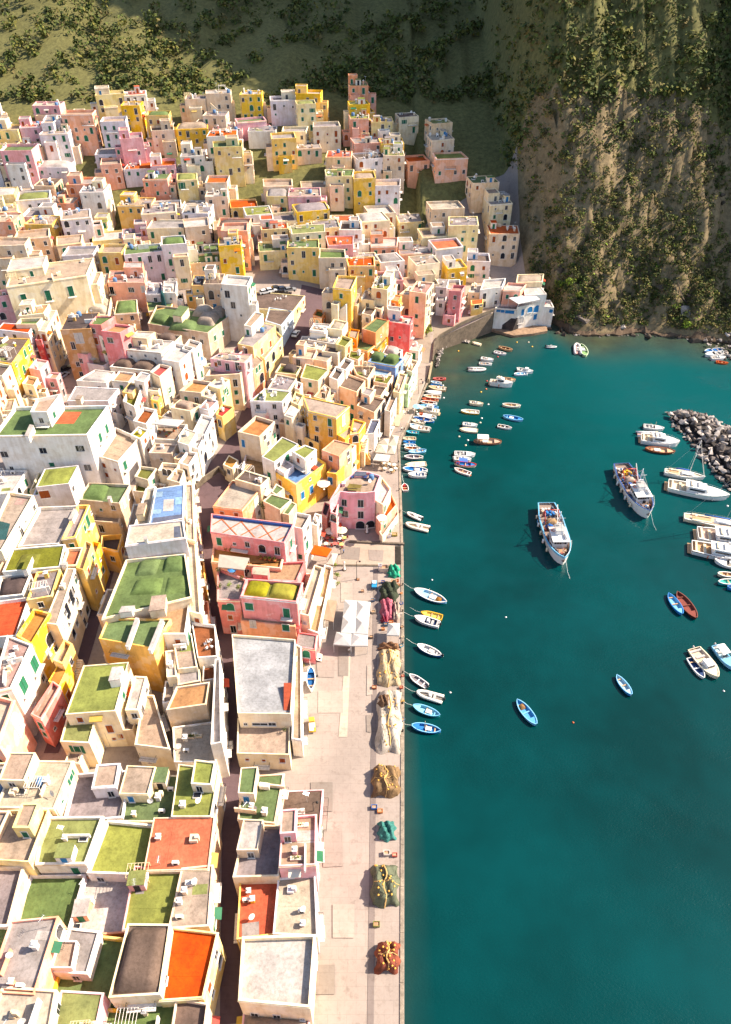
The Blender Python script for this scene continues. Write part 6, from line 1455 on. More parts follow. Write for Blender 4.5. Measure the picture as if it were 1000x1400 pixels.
# ------------------------------------------------------------------ buoys
BUOY = {}
def buoy(px, py, col, label, r=.32):
    o = thing('buoy', label, 'buoy', at(px, py, 0), 0, 'mooring buoys')
    m = MB(); m.lathe(0, 0, [(.03, -r*.8), (r*.75, -r*.5), (r, .05), (r*.8, r*.6), (r*.3, r*.9), (.02, r*.95)], 9); m.build('float', BM(col), o)
    m = MB(); m.tube([(0, 0, r*.8), (.1, 0, r*1.25), (-.02, 0, r*1.4)], .03, 4); m.build('ring', IRON, o)
for px, py, c_, lb in ((692,844,WHT,'white buoy alone in the open water below the smaller trawler'),(784,988,ORG,'orange buoy on the open lower water'),(616,947,WHT,'white buoy beside the cream inflatable boat'),
  (990,945,WHT,'pale buoy below the light blue boat at the right edge'),(658,536,YEL,'yellow float in the string of buoys in the upper bay'),(665,532,ORG,'orange float at the upper end of the string of buoys'),(666,521,RED,'red buoy beside the white cabin cruiser'),
  (628,597,CRM,'cream buoy below the beige covered boat'),(640,602,WHT,'white buoy left of the brown wooden gozzo'),(637,609,CRM,'small cream buoy above the group of four boats'),(643,650,ORG,'orange buoy at the stern of the lowest boat in the group of four'),
  (659,572,WHT,'white buoy right of the yellow bottomed boat'),(657,578,CRM,'cream buoy right of the beige covered boat'),(668,553,WHT,'white buoy right of the brown seated motorboat'),(681,488,RED,'red buoy below the pair of boats nearest the restaurant'),
  (728,474,YEL,'yellow buoy nearest the small inflatable by the cliff'),(707,468,YEL,'yellow buoy just off the bathing deck'),(723,468,CRM,'cream buoy off the middle of the bathing deck'),(627,480,YEL,'yellow buoy in the greenish shallows'),
  (591,793,WHT,'tiny white float in the water off the slipway'),(606,527,WHT,'white float at the far end of the quay row'),(607,544,WHT,'white float off the far part of the quay row'),(995,692,WHT,'white buoy between the motor yacht and the boulders')):
    buoy(px, py, c_, lb, .32 if py < 700 else .22)
# ------------------------------------------------------------------ on the quay
Q = 1.62
def tent(q, z, label, col='f6f1ec', hh=.9, zb=Q, name='market_tent', cat='tent', group=None, flat=False):
    P = [at(q[i], q[i+1], z) for i in range(0, 8, 2)]; c = sum(P, Vector())/4; L = Vector((c.x, c.y, zb))
    t = thing(name, label, cat, L, 0, group); P = [p-L for p in P]; cc = c-L
    m = MB(); n = 6
    ap = cc+Vector((0, 0, hh if not flat else .25))
    for i in range(4):
        a, b_ = P[i], P[(i+1) % 4]
        m.add([a, b_, ap], [(0, 1, 2)]); m.add([a, b_, b_-Vector((0, 0, .28)), a-Vector((0, 0, .28))], [(3, 2, 1, 0)])
    m.build('canopy', mat('sailcanvas_'+col, col, 'cloth', .5), t)
    for p in P:
        m = MB(); k = p.lerp(cc, .03); m.tube([(k.x, k.y, 0), (k.x, k.y, k.z-.02)], .05, 5); m.build('leg', mat('steel', 'd8d8d8', 'metal'), t)
    return t
TG = 'white tents on the net quay'
for i, (q, w_) in enumerate((((469,843,487,844,488,821,471,820),'far left'),((487,844,505,845,507,823,488,821),'far right'),((466,865,486,866,487,844,469,843),'middle left'),((486,866,503,867,505,845,487,844),'middle right'))):
    tent(q, 4.4, 'white pyramid tent, %s one of the cluster of six on the quay' % w_, group=TG)
tent((456,881,480,883,481,866,460,864), 4.2, 'white pyramid tent at the front left of the cluster of six on the quay', group=TG)
tent((480,883,503,883,503,868,482,866), 4.2, 'white pyramid tent at the front right of the cluster of six on the quay', group=TG)
tent((529,868,546,869,547,852,531,852), 4.2, 'small white tent alone beside the net piles', group=TG)
tent((441,846,456,850,461,822,448,819), 4.3, 'tan flat awning on posts beside the white tents', 'c9a88a', flat=True, name='awning', cat='awning')
tent((425,757,447,761,454,750,430,745), 5.0, 'orange awning over the cafe tables by the slender white house', 'f2641f', flat=True, name='awning', cat='awning')
tent((446,771,456,772,462,757,453,756), 4.6, 'cream umbrella square below the orange awning', 'efe0cc', name='parasol', cat='parasol')
for q, lb in (((527,580,546,583,548,572,531,571),'tan quay awning nearer the white pyramid roofs'),((532,571,548,573,552,563,536,562),'tan quay awning farther from the white pyramid roofs')): tent(q, 4.2, lb, 'ecd2ae', flat=True, name='awning', cat='awning', group='awnings on the quay')
for q, w_ in (((513,618,529,620,531,608,517,607),'near left'),((529,620,540,621,543,609,531,608),'near right'),((517,606,531,608,533,600,520,600),'far left'),((531,608,543,609,546,596,535,594),'far right')):
    tent(q, 4.4, 'cream pyramid canopy, %s of the square of four beside the golden stair' % w_, 'f3e4cc', group='canopies beside the golden stair')
tent((510,629,531,631,534,622,515,620), 4.4, 'long white awning in front of the four cream canopies', 'f6ece0', flat=True, name='awning', cat='awning')
tent((298,775,334,779,341,763,300,758), 14.6, 'pale canvas canopy over the garden terrace of the rose house', 'e2d0c0', zb=12.3, flat=True, name='awning', cat='awning')
tent((207,579,242,583,252,574,222,572), 16.0, 'white sunshade over the crowded pot terrace', 'f8f0e8', zb=13.1, flat=True, name='awning', cat='awning')
tent((391,566,401,569,410,560,399,556), 18.4, 'small white sheet shade on the blue shaded roof', 'f8f4f0', zb=16.1, flat=True, name='awning', cat='awning')
# net piles
def pile(q, hh, label, col, rope=True, zb=Q, amp=.25, name='net_pile', bumps=7.0):
    P = [at(q[i], q[i+1], zb) for i in range(0, 8, 2)]; c = sum(P, Vector())/4; t = thing(name, label, 'net pile', c, 0, 'net piles on the quay edge'); P = [p-c for p in P]
    ph = rnd.random()*6
    def fn(u, v):
        p = P[0].lerp(P[1], u).lerp(P[3].lerp(P[2], u), v); a = min(1, 4*u*(1-u)*1.5)**.55*min(1, 4*v*(1-v)*2.2)**.5
        o = amp*(math.sin(u*bumps*2+v*bumps+ph)+math.sin(v*bumps*2.7-u*5+ph*2)*.7)*a
        return (p.x+(.35*math.sin(v*11+ph) if u in (0, 1) else 0), p.y+(.3*math.sin(u*9+ph) if v in (0, 1) else 0), a*hh+o-.03)
    m = MB(); m.grid(fn, 20, 26); m.build('net', mat('net_'+col, col, 'stone', .58), t)
    if rope:
        m = MB(); m.tube([Vector(fn(.5+.06*math.sin(i), i/12))+Vector((0, 0, .08)) for i in range(13)], .11, 5); m.tube([Vector(fn(i/10, .5+.03*math.sin(i*2)))+Vector((0, 0, .06)) for i in range(11)], .06, 4)
        m.build('rope', mat('rope', 'e0c880', 'plain'), t)
    if name == 'net_pile':
        m = MB()
        for k in range(22):
            u, v, a_ = rnd.uniform(.1, .9), rnd.uniform(.1, .9), rnd.random()*6.3; pts = []
            for i in range(7):
                u = min(.98, max(.02, u+.05*math.cos(a_))); v = min(.98, max(.02, v+.05*math.sin(a_))); a_ += rnd.uniform(-.9, .9); pts.append(Vector(fn(u, v))+Vector((0, 0, .03)))
            if min((x-y).length for x, y in zip(pts, pts[1:])) > .01: m.tube(pts, .05, 4, 0)
        c2 = '%02x%02x%02x' % tuple(int(int(col[i:i+2], 16)*.62) for i in (0, 2, 4)); m.build('loose_twine', mat('twine_'+c2, c2, 'plain'), t)
    if name == 'net_pile' and rope:
        m = MB()
        for k in range(16):
            f = Vector(fn(rnd.uniform(.1, .9), rnd.uniform(.05, .95))); m.lathe(f.x, f.y, [(.02, f.z-.05), (.16, f.z+.02), (.16, f.z+.16), (.02, f.z+.22)], 6)
        m.build('floats', mat('float', 'd8a24c', 'plain'), t)
    return t
pile((514,938,547,939,547,890,521,889), 1.6, 'beige net pile tied with a yellow rope', 'e0c49a')
pile((514,1030,549,1030,549,945,518,945), 1.7, 'whitish beige net pile with tarps at the bottom of the quay', 'e6d8c6')
pile((520,822,543,823,545,800,521,799), 1.7, 'dark green net pile', '4d5640', rope=False, amp=.3)
pile((521,848,536,849,538,822,521,821), 1.5, 'bright pink net pile beside the dark green one', 'e0607c', rope=False)
pile((537,850,546,850,546,825,538,825), 1.2, 'small white and brown heap of nets by the pink pile', 'dcc2b0', rope=False)
pile((531,790,546,790,546,775,532,775), 1.2, 'turquoise net heap at the corner of the slipway', '2fbf94', rope=False)
pile((521,852,530,853,531,845,522,845), .9, 'crimson heap of nets at the end of the pink pile', 'c8204c', rope=False)
pile((516,890,546,890,546,882,520,881), 1.0, 'tan heap of rope and floats between the tent and the beige pile', 'c09068', rope=False)
pile((517,966,532,967,532,952,520,952), 1.1, 'brown folded tarp on the whitish net pile', '8a6a54', rope=False, zb=2.9, name='tarp_heap')
pile((509, 1090, 546, 1090, 546, 1050, 510, 1050), 2.0, 'brown net pile on the quay south of the two beige piles', 'a88860')
pile((508, 1240, 544, 1240, 545, 1185, 509, 1185), 2.1, 'grey green net pile far down the quay', '7c8068')
pile((514, 1330, 546, 1330, 546, 1290, 515, 1290), 1.8, 'reddish net pile far down the quay', 'a8604c')
pile((518, 1150, 540, 1150, 540, 1125, 518, 1125), 1.2, 'turquoise tarp heap between the lower net piles', '3f9c90', rope=False)
# blue cart, boat ashore, cabinets, small vehicle
def cart(px, py, label):
    t = thing('handcart', label, 'cart', at(px, py, Q), R(88)); 
    m = MB(); m.box(0, 0, .45, 2.0, 1.1, .5); m.build('tray', BM('2c8fc0'), t)
    m = MB(); m.box(.3, 0, .96, .9, .8, .25); m.build('load', BM('dfeaf2'), t)
    for x in (-.6, .6):
        for y in (-.6, .6):
            m = MB(); m.tube([(x, y-.06, .28), (x, y+.06, .28)], .28, 10); m.build('wheel', mat('rubber', '26262a', 'plain'), t)
    m = MB(); m.tube([(-1.0, -.4, .7), (-1.5, -.4, 1.0), (-1.5, .4, 1.0), (-1.0, .4, .7)], .035, 5); m.build('handle', IRON, t)
cart(512, 802, 'bright blue handcart parked left of the dark green net pile')
t = boat((426,922,426.5,953),'gozzo','white rimmed boat with a blue bow stored ashore on the paving',WHT,'2a6aa8',WHT,B=1.75); t.location.z = Q+.42; t['group'] = 'boats ashore'
m = MB(); m.box(-.9, 0, -.42, .2, 1.3, .3); m.box(.9, 0, -.42, .2, 1.2, .3); m.build('cradle', mat('pole', 'd8c49a', 'plain'), t)
def truck(px, py, label):
    t = thing('cargo_tricycle', label, 'tricycle', at(px, py, Q), R(96)); 
    m = MB(); m.box(.75, 0, .35, 1.0, 1.15, 1.15, 0, 0, .8); c = m.build('cab', BM('e8b83c'), t)
    m = MB(); m.box(1.2, 0, .95, .06, .85, .4); m.build('windscreen', GLASS, c)
    m = MB(); m.box(-.6, 0, .45, 1.7, 1.3, .3); m.box(-.3, 0, .75, 1.0, 1.1, .35, 1); m.build('cargo_bed', [BM('d8a83c'), BM('d8d4d0')], t)
    m = MB(); m.box(-1.0, .1, 1.05, .9, .75, .06); m.build('white_panel', BM(WHT), t)
    for x, y in ((1.0, 0), (-.8, -.6), (-.8, .6)):
        m = MB(); m.tube([(x, y-.08, .27), (x, y+.08, .27)], .27, 10); m.build('wheel', mat('rubber', '26262a', 'plain'), t)
truck(427, 994, 'yellow cargo tricycle with a white panel beside the net quay house')
def crate(px, py, s, col, label, hh=.6, z=Q, rz=0.0, name='fish_crate', cat='crate'):
    t = thing(name, label, cat, at(px, py, z), rz)
    m = MB(); w_ = .06
    m.box(0, 0, 0, s, s*.7, .08)
    for a, b_, c_, d_ in ((0, s*.35-w_/2, s, w_), (0, -s*.35+w_/2, s, w_), (s/2-w_/2, 0, w_, s*.7-.13), (-s/2+w_/2, 0, w_, s*.7-.13)): m.box(a, b_, .081, c_, d_, hh-.08)
    m.build('box', BM(col), t); m = MB(); m.box(0, 0, .1, s*.84, s*.54, hh*.55); m.build('contents', mat('crate_fill', 'b08a68', 'stone'), t)
for a, b_, s, c_, lb, hh in ((525,780,1.9,'d8c0ac','tan bin beside the turquoise net heap',1.3),(520,779,.8,'efe4e4','white tall bin left of the tan bin',1.7),(538,797,1.3,'e8d2b0','cream crate below the turquoise net heap',.7),(543,795,.8,'c86a34','rusty orange crate at the quay edge',.6),
  (545,801,.7,'d88a4c','orange crate by the dark green net pile',.5),(524,797,.8,'2c50a0','navy blue crate above the dark green net pile',.6),(535,852,.8,'e07a34','orange crate between the pink pile and the small tent',.6),(528,855,.9,'3a6a8a','dark blue crate left of the small white tent',.6),(524,861,.7,'d8843c','orange crate left of the small white tent',.5),
  (532,734,1.0,'e8e0e4','white bin by the slipway step wall',.9),(527,731,.8,'8a8a3c','olive bin by the slipway step wall',1.0),(540,732,1.2,'b8a03c','yellow crate by the slipway step wall',.6),(496,809,.7,'b89078','brown box on the plaza left of the blue cart',.5),(490,793,.6,'b07048','small rusty box alone on the plaza',.35)):
    crate(a, b_, s, c_, lb, hh)
for a, b_, s, c_, lb, hh in ((512,1105,1.0,'3a6ab0','blue crate below the brown net pile',.6),(520,1110,.9,'d8843c','orange crate below the brown net pile',.5),(529,1168,1.0,'e8e0d8','white crate above the grey green net pile',.7),(540,1170,.8,'c84838','red crate above the grey green net pile',.5),(515,1265,1.0,'8a8a3c','olive crate above the reddish net pile',.6),
  (508,872,.8,'6a5a50','dark box on the quay left of the small tent',.5),(512,941,.9,'a8542c','rusty crate left of the first beige net pile',.5),(551,872,.6,'d8c8b0','pale box at the quay edge by the small tent',.4),(549,941,.7,'c8503c','red crate between the beige net piles',.5),(510,822,.8,'4a6a8a','slate blue crate left of the pink net pile',.6),(511,838,.9,'c8b49a','tan crate left of the crimson nets',.6)): crate(a, b_, s, c_, lb, hh)
for i, (a, b_, c_, n_) in enumerate(((549,812,'d8843c','orange'),(549,826,'3a6ab0','blue'),(548,840,'e8e0d8','white'),(550,858,'8a6a50','brown'),(549,884,'2f8fa8','teal'),(550,905,'d8c8b0','cream'),(551,925,'b84838','red'),(551,960,'e0b040','yellow'),(551,985,'6a7a8a','slate'))):
    crate(a, b_, rnd.uniform(.5, .8), c_, '%s fish crate in the row along the very edge of the net quay' % n_, .4, Q, rnd.random())
# lamps
def lamp(px, py, z, label, hh=5.5):
    t = thing('street_lamp', label, 'street lamp', at(px, py, z), 0, 'street lamps on the quay')
    m = MB(); m.lathe(0, 0, [(.16, 0), (.16, .4), (.07, .5), (.05, hh)], 8); m.tube([(0, 0, hh-.1), (.25, 0, hh+.25), (.7, 0, hh+.3)], .04, 5); m.build('post', IRON, t)
    m = MB(); m.lathe(.7, 0, [(.08, hh+.32), (.26, hh+.12), (.22, hh+.04)], 8); m.build('lamp_head', IRON, t)
for a, b_, z, lb in ((434,925,Q,'street lamp standing beside the boat ashore'),(572,541,Q,'street lamp on the upper quay by the golden stairs'),(594,500,3.0,'street lamp near the quay steps'),(488,792,Q,'street lamp casting a shadow on the plaza'),(430,1120,Q,'street lamp on the lower quay beside the brown nets'),(428,1300,Q,'street lamp at the lowest part of the quay')): lamp(a, b_, z, lb)
m = MB(); m.lathe(0, 0, [(.35, 0), (.3, .4), (.22, .5), (.2, 2.3), (.26, 2.4), (.05, 2.6)], 10); t = thing('bollard_post', 'short white post on the plaza below the cafe tables', 'post', at(471, 779, Q)); m.build('shaft', TRIM, t); m = MB(); m.lathe(0, 0, [(.5, 0), (.5, .12), (.36, .14)], 12); m.build('base', SW, t)
m = MB(); m.lathe(0, 0, [(.4, 0), (.36, .3), (.24, .4), (.22, 2.1), (.3, 2.2), (.05, 2.45)], 10); t = thing('bollard_post', 'white post beside the archway of the round pink house', 'post', at(502, 728, Q)); m.build('shaft', TRIM, t); m = MB(); m.lathe(0, 0, [(.55, 0), (.55, .12), (.4, .14)], 12); m.build('base', SW, t)
# mooring bollards
for i, (a, b_) in enumerate(((551, 1000), (551, 962), (551, 920), (551, 880), (551, 836), (551, 800), (547, 700), (546, 670), (545, 632), (553, 587), (565, 560))):
    t = thing('bollard', 'small iron mooring bollard on the quay edge', 'bollard', at(a, b_, Q+.12), 0, 'mooring bollards'); m = MB(); m.lathe(0, 0, [(.16, -.05), (.12, .1), (.11, .35), (.2, .42), (.18, .52), (.02, .56)], 8); m.build('post', IRON, t)
# cafe tables and chairs
def table(p, label, col, cloth):
    t = thing('cafe_table', label, 'table', p, rnd.random(), 'cafe tables on the quay')
    m = MB(); m.lathe(0, 0, [(.5, .7), (.52, .72), (.52, .76), (.5, .77)], 12); m.build('tabletop', mat('cloth_'+cloth, cloth, 'cloth', .85), t)
    m = MB(); m.lathe(0, 0, [(.28, 0), (.26, .04), (.05, .06), (.05, .7)], 8); m.build('leg', IRON, t)
CH = {}
def chair(p, rz, label, col, group='chairs on the quay'):
    if col not in CH:
        t = thing('chair', label, 'chair', p, rz, group); mt = mat('chair_'+col, col, 'plain', .85)
        m = MB(); m.box(0, 0, .42, .46, .46, .06); m.build('seat', mt, t)
        m = MB(); m.box(-.21, 0, .48, .06, .46, .45); m.build('backrest', mt, t)
        for x in (-.2, .2):
            for y in (-.2, .2):
                m = MB(); m.tube([(x, y, 0), (x*.9, y*.9, .42)], .025, 4); m.build('leg', mt, t)
        CH[col] = t; return t
    t = dup(CH[col], p, rz, label); t['group'] = group; return t
def parasol(p, col, label, r=1.3, hh=2.3):
    t = thing('parasol', label, 'parasol', p, rnd.random(), 'parasols')
    m = MB(); m.tube([(0, 0, 0), (0, 0, hh)], .03, 5); m.lathe(0, 0, [(.3, 0), (.28, .1), (.05, .12)], 10); m.build('pole', TRIM, t)
    m = MB(); n = 8; vs = [(0, 0, hh+.1)]+[(r*math.cos(i*math.pi/4), r*math.sin(i*math.pi/4), hh-.4) for i in range(n)]; m.add(vs, [(0, 1+i, 1+(i+1) % n) for i in range(n)]); m.build('canopy', mat('canvas_'+col, col, 'cloth', .85), t)
cl = ['f4e8c8', 'd8553c', 'e8c050', 'f0ece4', 'b8c060']
cn = {'f4e8c8': 'cream', 'd8553c': 'red', 'e8c050': 'yellow', 'f0ece4': 'white', 'b8c060': 'lime'}
k = 0
for a, b_ in ((437,732),(444,729),(451,727),(458,729),(466,731),(440,740),(448,738),(456,737),(464,739),(471,738),(446,746),(458,746),(467,747)):
    c_ = cl[k % 5]; k += 1; p = at(a, b_, Q); table(p, 'small cafe table with a %s cloth in the crowded cafe below the round pink house' % cn[c_], 0, c_)
    for j in range(2):
        a2 = rnd.random()*6.28; chair(p+Vector((.75*math.cos(a2), .75*math.sin(a2), 0)), a2+math.pi, 'red chair at a table of the crowded cafe below the round pink house', 'b03c30')
for a, b_ in ((525,636),(532,637),(539,638),(526,643),(535,645),(541,643)):
    p = at(a, b_, Q); table(p, 'pale cafe table on the quay before the long white awning', 0, 'f2e6d2')
    for j in range(2):
        a2 = rnd.random()*6.28; chair(p+Vector((.75*math.cos(a2), .75*math.sin(a2), 0)), a2+math.pi, 'tan chair on the quay before the long white awning', 'c8a878')
for a, b_, c_, lb in ((452,734,'f6e0d0','pale parasol over the crowded cafe'),(461,726,'d86048','coral parasol over the crowded cafe'),(468,733,'f2e2c4','cream parasol over the crowded cafe beside the plaza')): parasol(at(a, b_, Q), c_, lb)
parasol(at(443, 669, 6.0), 'f6e6d8', 'cream octagonal parasol beside the blue doors of the yellow facade', 1.7)
parasol(at(570, 563, Q), '8cc4e8', 'pale blue parasol on the upper quay'); crate(576, 567, 1.0, 'e8542c', 'orange red ice chest beside the pale blue parasol')
parasol(at(319, 787, 12.25), '2a7fc0', 'blue parasol under the canopy terrace', 1.0)
parasol(at(522, 716, 6.4), 'f6efe8', 'white parasol on the orange balcony of the round pink house', 1.2)
for a, b_ in ((281,882),(286,879),(283,888),(290,886),(289,877)): chair(at(a, b_, 12.52), rnd.random()*6, 'white chair on the orange floor terrace beside the dark street', 'f4f0ec', 'white chairs on the orange floor terrace')
for a, b_ in ((372,521),(376,524),(382,522),(388,525),(380,527),(386,519),(393,522)): chair(at(a, b_, 15.82), rnd.random()*6, 'white garden chair in the heap on the roof by the dark road', 'f4f0ec', 'white chairs on the roof by the road')
for a, b_ in ((219,592),(225,590),(232,593),(238,590),(228,597),(243,586)):
    t = thing('flower_pot', 'flower pot on the crowded terrace under the white sunshade', 'flower pot', at(a, b_, 13.02), 0, 'pots under the white sunshade')
    m = MB(); m.lathe(0, 0, [(.2, 0), (.32, .45), (.27, .45)], 8); m.build('pot', mat('terracotta', 'b8643c', 'plain'), t)
    m = MB(); leaves(m, Vector((0, 0, .75)), .4, .4, .35, 26, .13, (0, 1, 4)); m.build('foliage', LEAF, t)
# sloping golden stair beside the golden house
def stair(p0, p1, z0, z1, w_, n, label, mt):
    a, b_ = at(*p0, z0), at(*p1, z1); d = (b_-a).xy; L = d.length; d.normalize(); t = thing('outdoor_stair', label, 'stair', a, math.atan2(d.y, d.x)); hh = z1-z0
    m = MB()
    for i in range(n): m.box(L*(i+.5)/n, 0, -.3, L/n, w_, .3+hh*(i+1)/n)
    m.build('steps', mat('stair_tread', 'd8b48a', 'stone', .6), t)
    for s in (-1, 1):
        m = MB(); y = s*(w_/2+.14)
        vs = [(0, y-.14, -.3), (L, y-.14, -.3), (L, y-.14, hh+.9), (0, y-.14, .9)]; vs += [(x, yy_+.28, z) for x, yy_, z in vs]
        m.add(vs, [(0, 1, 2, 3), (7, 6, 5, 4), (3, 2, 6, 7), (0, 3, 7, 4), (1, 5, 6, 2)]); m.build('side_wall', mt, t)
stair((507, 631), (487, 596), 2.2, 10.5, 1.6, 18, 'steep stair with bright golden side walls above the quay awnings', W('gold'))
stair((557, 545), (549, 523), 2.0, 8.5, 1.3, 14, 'pale yellow outside stair running down to the upper quay', W('yellow'))
stair((552, 549), (543, 531), 2.0, 8.0, 1.2, 14, 'cream outside stair left of the pale yellow one', W('lemon'))
pts = [hit(a, b) for a, b in ((934, 438), (931, 425), (936, 418), (929, 408), (926, 398), (924, 390))]
t = thing('outdoor_stair', 'old stone stair climbing the cliff at the right', 'stair', pts[0]); m = MB()
for a, b in zip(pts, pts[1:]):
    n = max(3, int((b-a).length/.55)); rz = math.atan2(b.y-a.y, b.x-a.x)
    for i in range(n):
        p = a.lerp(b, (i+.5)/n)-pts[0]; m.box(p.x, p.y, p.z-.8, (b-a).length/n*1.02, 1.3, 1.1, 0, rz)
m.build('steps', mat('stair_old', 'c0a880', 'stone', .6), t); m = MB()
for s in (-1, 1):
    m.tube([p-pts[0]+Vector((s*.75, 0, .75)) for p in pts], .2, 4)
m.build('side_wall', SW, t)
# cars and scooters
def car(px, py, z, rz, col, label):
    t = thing('car', label, 'car', at(px, py, z), rz, 'parked cars'); paint = mat('car_'+col, col, 'gloss', .8, .3)
    m = MB()
    pr = [(-2.0, .35), (-2.02, .75), (-1.9, .92), (-.2, .95), (1.0, .9), (1.85, .75), (2.0, .55), (2.0, .35)]
    for y in (-.82, .82): m.v += [(x, y, z_) for x, z_ in pr]
    n = len(pr); m.f += [tuple(range(n)), tuple(range(2*n-1, n-1, -1))]+[(i+1, i, n+i, n+i+1) for i in range(n-1)]+[(0, n-1, 2*n-1, n)]
    m.m += [0]*(n+2); m.sm += [False]*(n+2)
    c = [(-1.7, .92), (-1.35, 1.42), (.1, 1.45), (.9, .93)]; o_ = len(m.v)
    for k_, y in ((1, -.78), (1, .78)): m.v += [(x, y*(.86 if z_ > 1 else 1), z_) for x, z_ in c]
    m.f += [(o_+2, o_+1, o_+5, o_+6)]; m.m += [0]; m.sm += [False]; b0 = m.build('body', paint, t)
    m = MB(); vs = []
    for y in (-.78, .78): vs += [(x, y*(.86 if z_ > 1 else 1), z_-.01) for x, z_ in c]
    m.add(vs, [(0, 1, 2, 3), (7, 6, 5, 4), (0, 4, 5, 1), (3, 2, 6, 7)]); m.build('window', GLASS, t)
    for x in (-1.25, 1.25):
        for y in (-.8, .8):
            m = MB(); m.tube([(x, y-.1, .31), (x, y+.1, .31)], .31, 10); m.build('wheel', mat('rubber', '26262a', 'plain'), t)
    for y in (-.6, .6):
        m = MB(); m.box(1.98, y, .6, .08, .28, .14); m.build('headlight', BM(WHT), t)
def gz(px, py):
    z = 8
    for _ in range(5): p = at(px, py, z); z = ground(p.x, p.y)
    return z
car(87, 515, gz(87, 515)+.09, R(62), 'b8c4d0', 'silver car parked in the shaded street')
car(91, 506, gz(91, 506)+.09, R(62), '2a3440', 'dark car parked just beyond the silver car in the shaded street')
for a, b_, c_, rz_, lb in ((363,401,'e8e8e8',25,'white car with round lines on the paved parking terrace'),(371,399,'d8d8dc',25,'white car second on the paved parking terrace'),(379,396,'30343c',20,'black car on the paved parking terrace'),(388,397,'2c3c54',20,'navy car on the paved parking terrace'),(397,398,'8a8c90',20,'grey car at the far side of the paved parking terrace')): car(a, b_, 17.02, R(rz_), c_, lb)
car(405, 458, gz(405, 458)+.1, R(75), 'f0f0f0', 'small white van like car on the sunny dark road')
for i, (a, b_) in enumerate(((376,411),(380,409),(384,410),(387,406),(391,407))):
    chair(at(a, b_, 17.02), rnd.random()*6, 'white plastic chair on the paved parking terrace', 'f4f0ec', 'white chairs on the parking terrace')
# people: one continuous skinned body each
def person(p, rz, shirt, legs, label, arm=.25):
    t = thing('person', label, 'person', p, rz)
    J = dict(hip=(0, 0, .95), bel=(0, 0, 1.12), chest=(0, 0, 1.36), neck=(0, 0, 1.52), head=(.02, 0, 1.64), top=(.01, 0, 1.74), sl=(0, .19, 1.44), sr=(0, -.19, 1.44), el=(.06, .27, 1.17), er=(-.02, -.27, 1.17), wl=(arm, .25, .98), wr=(.08, -.28, .93), fl=(arm+.06, .24, .9), fr=(.1, -.27, .84),
             hl=(0, .1, .9), hr=(0, -.1, .9), kl=(.1, .11, .5), kr=(-.04, -.11, .5), al=(.06, .11, .08), ar=(-.18, -.11, .1), tl=(.22, .12, .03), tr=(-.04, -.12, .03))
    E = 'hip bel,bel chest,chest neck,neck head,head top,chest sl,chest sr,sl el,sr er,el wl,er wr,wl fl,wr fr,hip hl,hip hr,hl kl,hr kr,kl al,kr ar,al tl,ar tr'.split(',')
    RR = dict(hip=.15, bel=.14, chest=.16, neck=.06, head=.1, top=.08, sl=.075, sr=.075, el=.05, er=.05, wl=.036, wr=.036, fl=.04, fr=.04, hl=.1, hr=.1, kl=.065, kr=.065, al=.045, ar=.045, tl=.04, tr=.04)
    ks = list(J); me = bpy.data.meshes.new('body'); me.from_pydata([J[k_] for k_ in ks], [(ks.index(e.split()[0]), ks.index(e.split()[1])) for e in E], [])
    o = link('body', me, t); sk = o.modifiers.new('skin', 'SKIN')
    for i, k_ in enumerate(ks): me.skin_vertices[0].data[i].radius = (RR[k_], RR[k_]); me.skin_vertices[0].data[i].use_root = k_ == 'hip'
    o.modifiers.new('sub', 'SUBSURF').render_levels = 1
    mm = mat('cloth_'+shirt+legs, shirt, 'plain')
    if 'done' not in mm:
        nt = mm.node_tree; mm['done'] = 1; tc = nd(nt, 'ShaderNodeTexCoord'); sp = nd(nt, 'ShaderNodeSeparateXYZ'); nt.links.new(tc.outputs['Object'], sp.inputs[0]); rp = nd(nt, 'ShaderNodeValToRGB'); rp.color_ramp.interpolation = 'CONSTANT'
        e = rp.color_ramp.elements; e[0].position = 0; e[0].color = (.03, .025, .02, 1); e[1].position = .045; e[1].color = (*rgb(legs), 1)
        for ps, cc in ((.5, rgb(shirt)), (.75, rgb('c89878')), (.835, rgb('3a2a20'))): q = e.new(ps); q.color = (*cc, 1)
        dv = nd(nt, 'ShaderNodeMath', operation='DIVIDE'); nt.links.new(sp.outputs[2], dv.inputs[0]); dv.inputs[1].default_value = 2.0; nt.links.new(dv.outputs[0], rp.inputs[0]); nt.links.new(rp.outputs[0], nt.nodes['Principled BSDF'].inputs['Base Color'])
    me.materials.append(mm)
person(at(558, 566, Q), R(40), 'd8d8d8', '30405c', 'person in a pale shirt walking on the upper quay')
person(at(562, 549, Q), R(200), 'b04838', '2c2c34', 'person in a red shirt on the upper quay near the lamp')
person(at(549, 590, Q), R(120), 'e8e0d0', '3a3a44', 'person in a cream shirt beside the cream canopies')
person(at(470, 757, Q), R(10), '5a7ab0', '2c2c34', 'person in a blue shirt on the plaza above the white post')
person(at(478, 893, Q), R(300), 'd8d0c4', '6a5a48', 'person in a pale shirt standing below the white tents')
person(at(578, 527, 1.9), R(80), '3a4a6a', '2a2a2a', 'person in dark clothes by the quay steps')
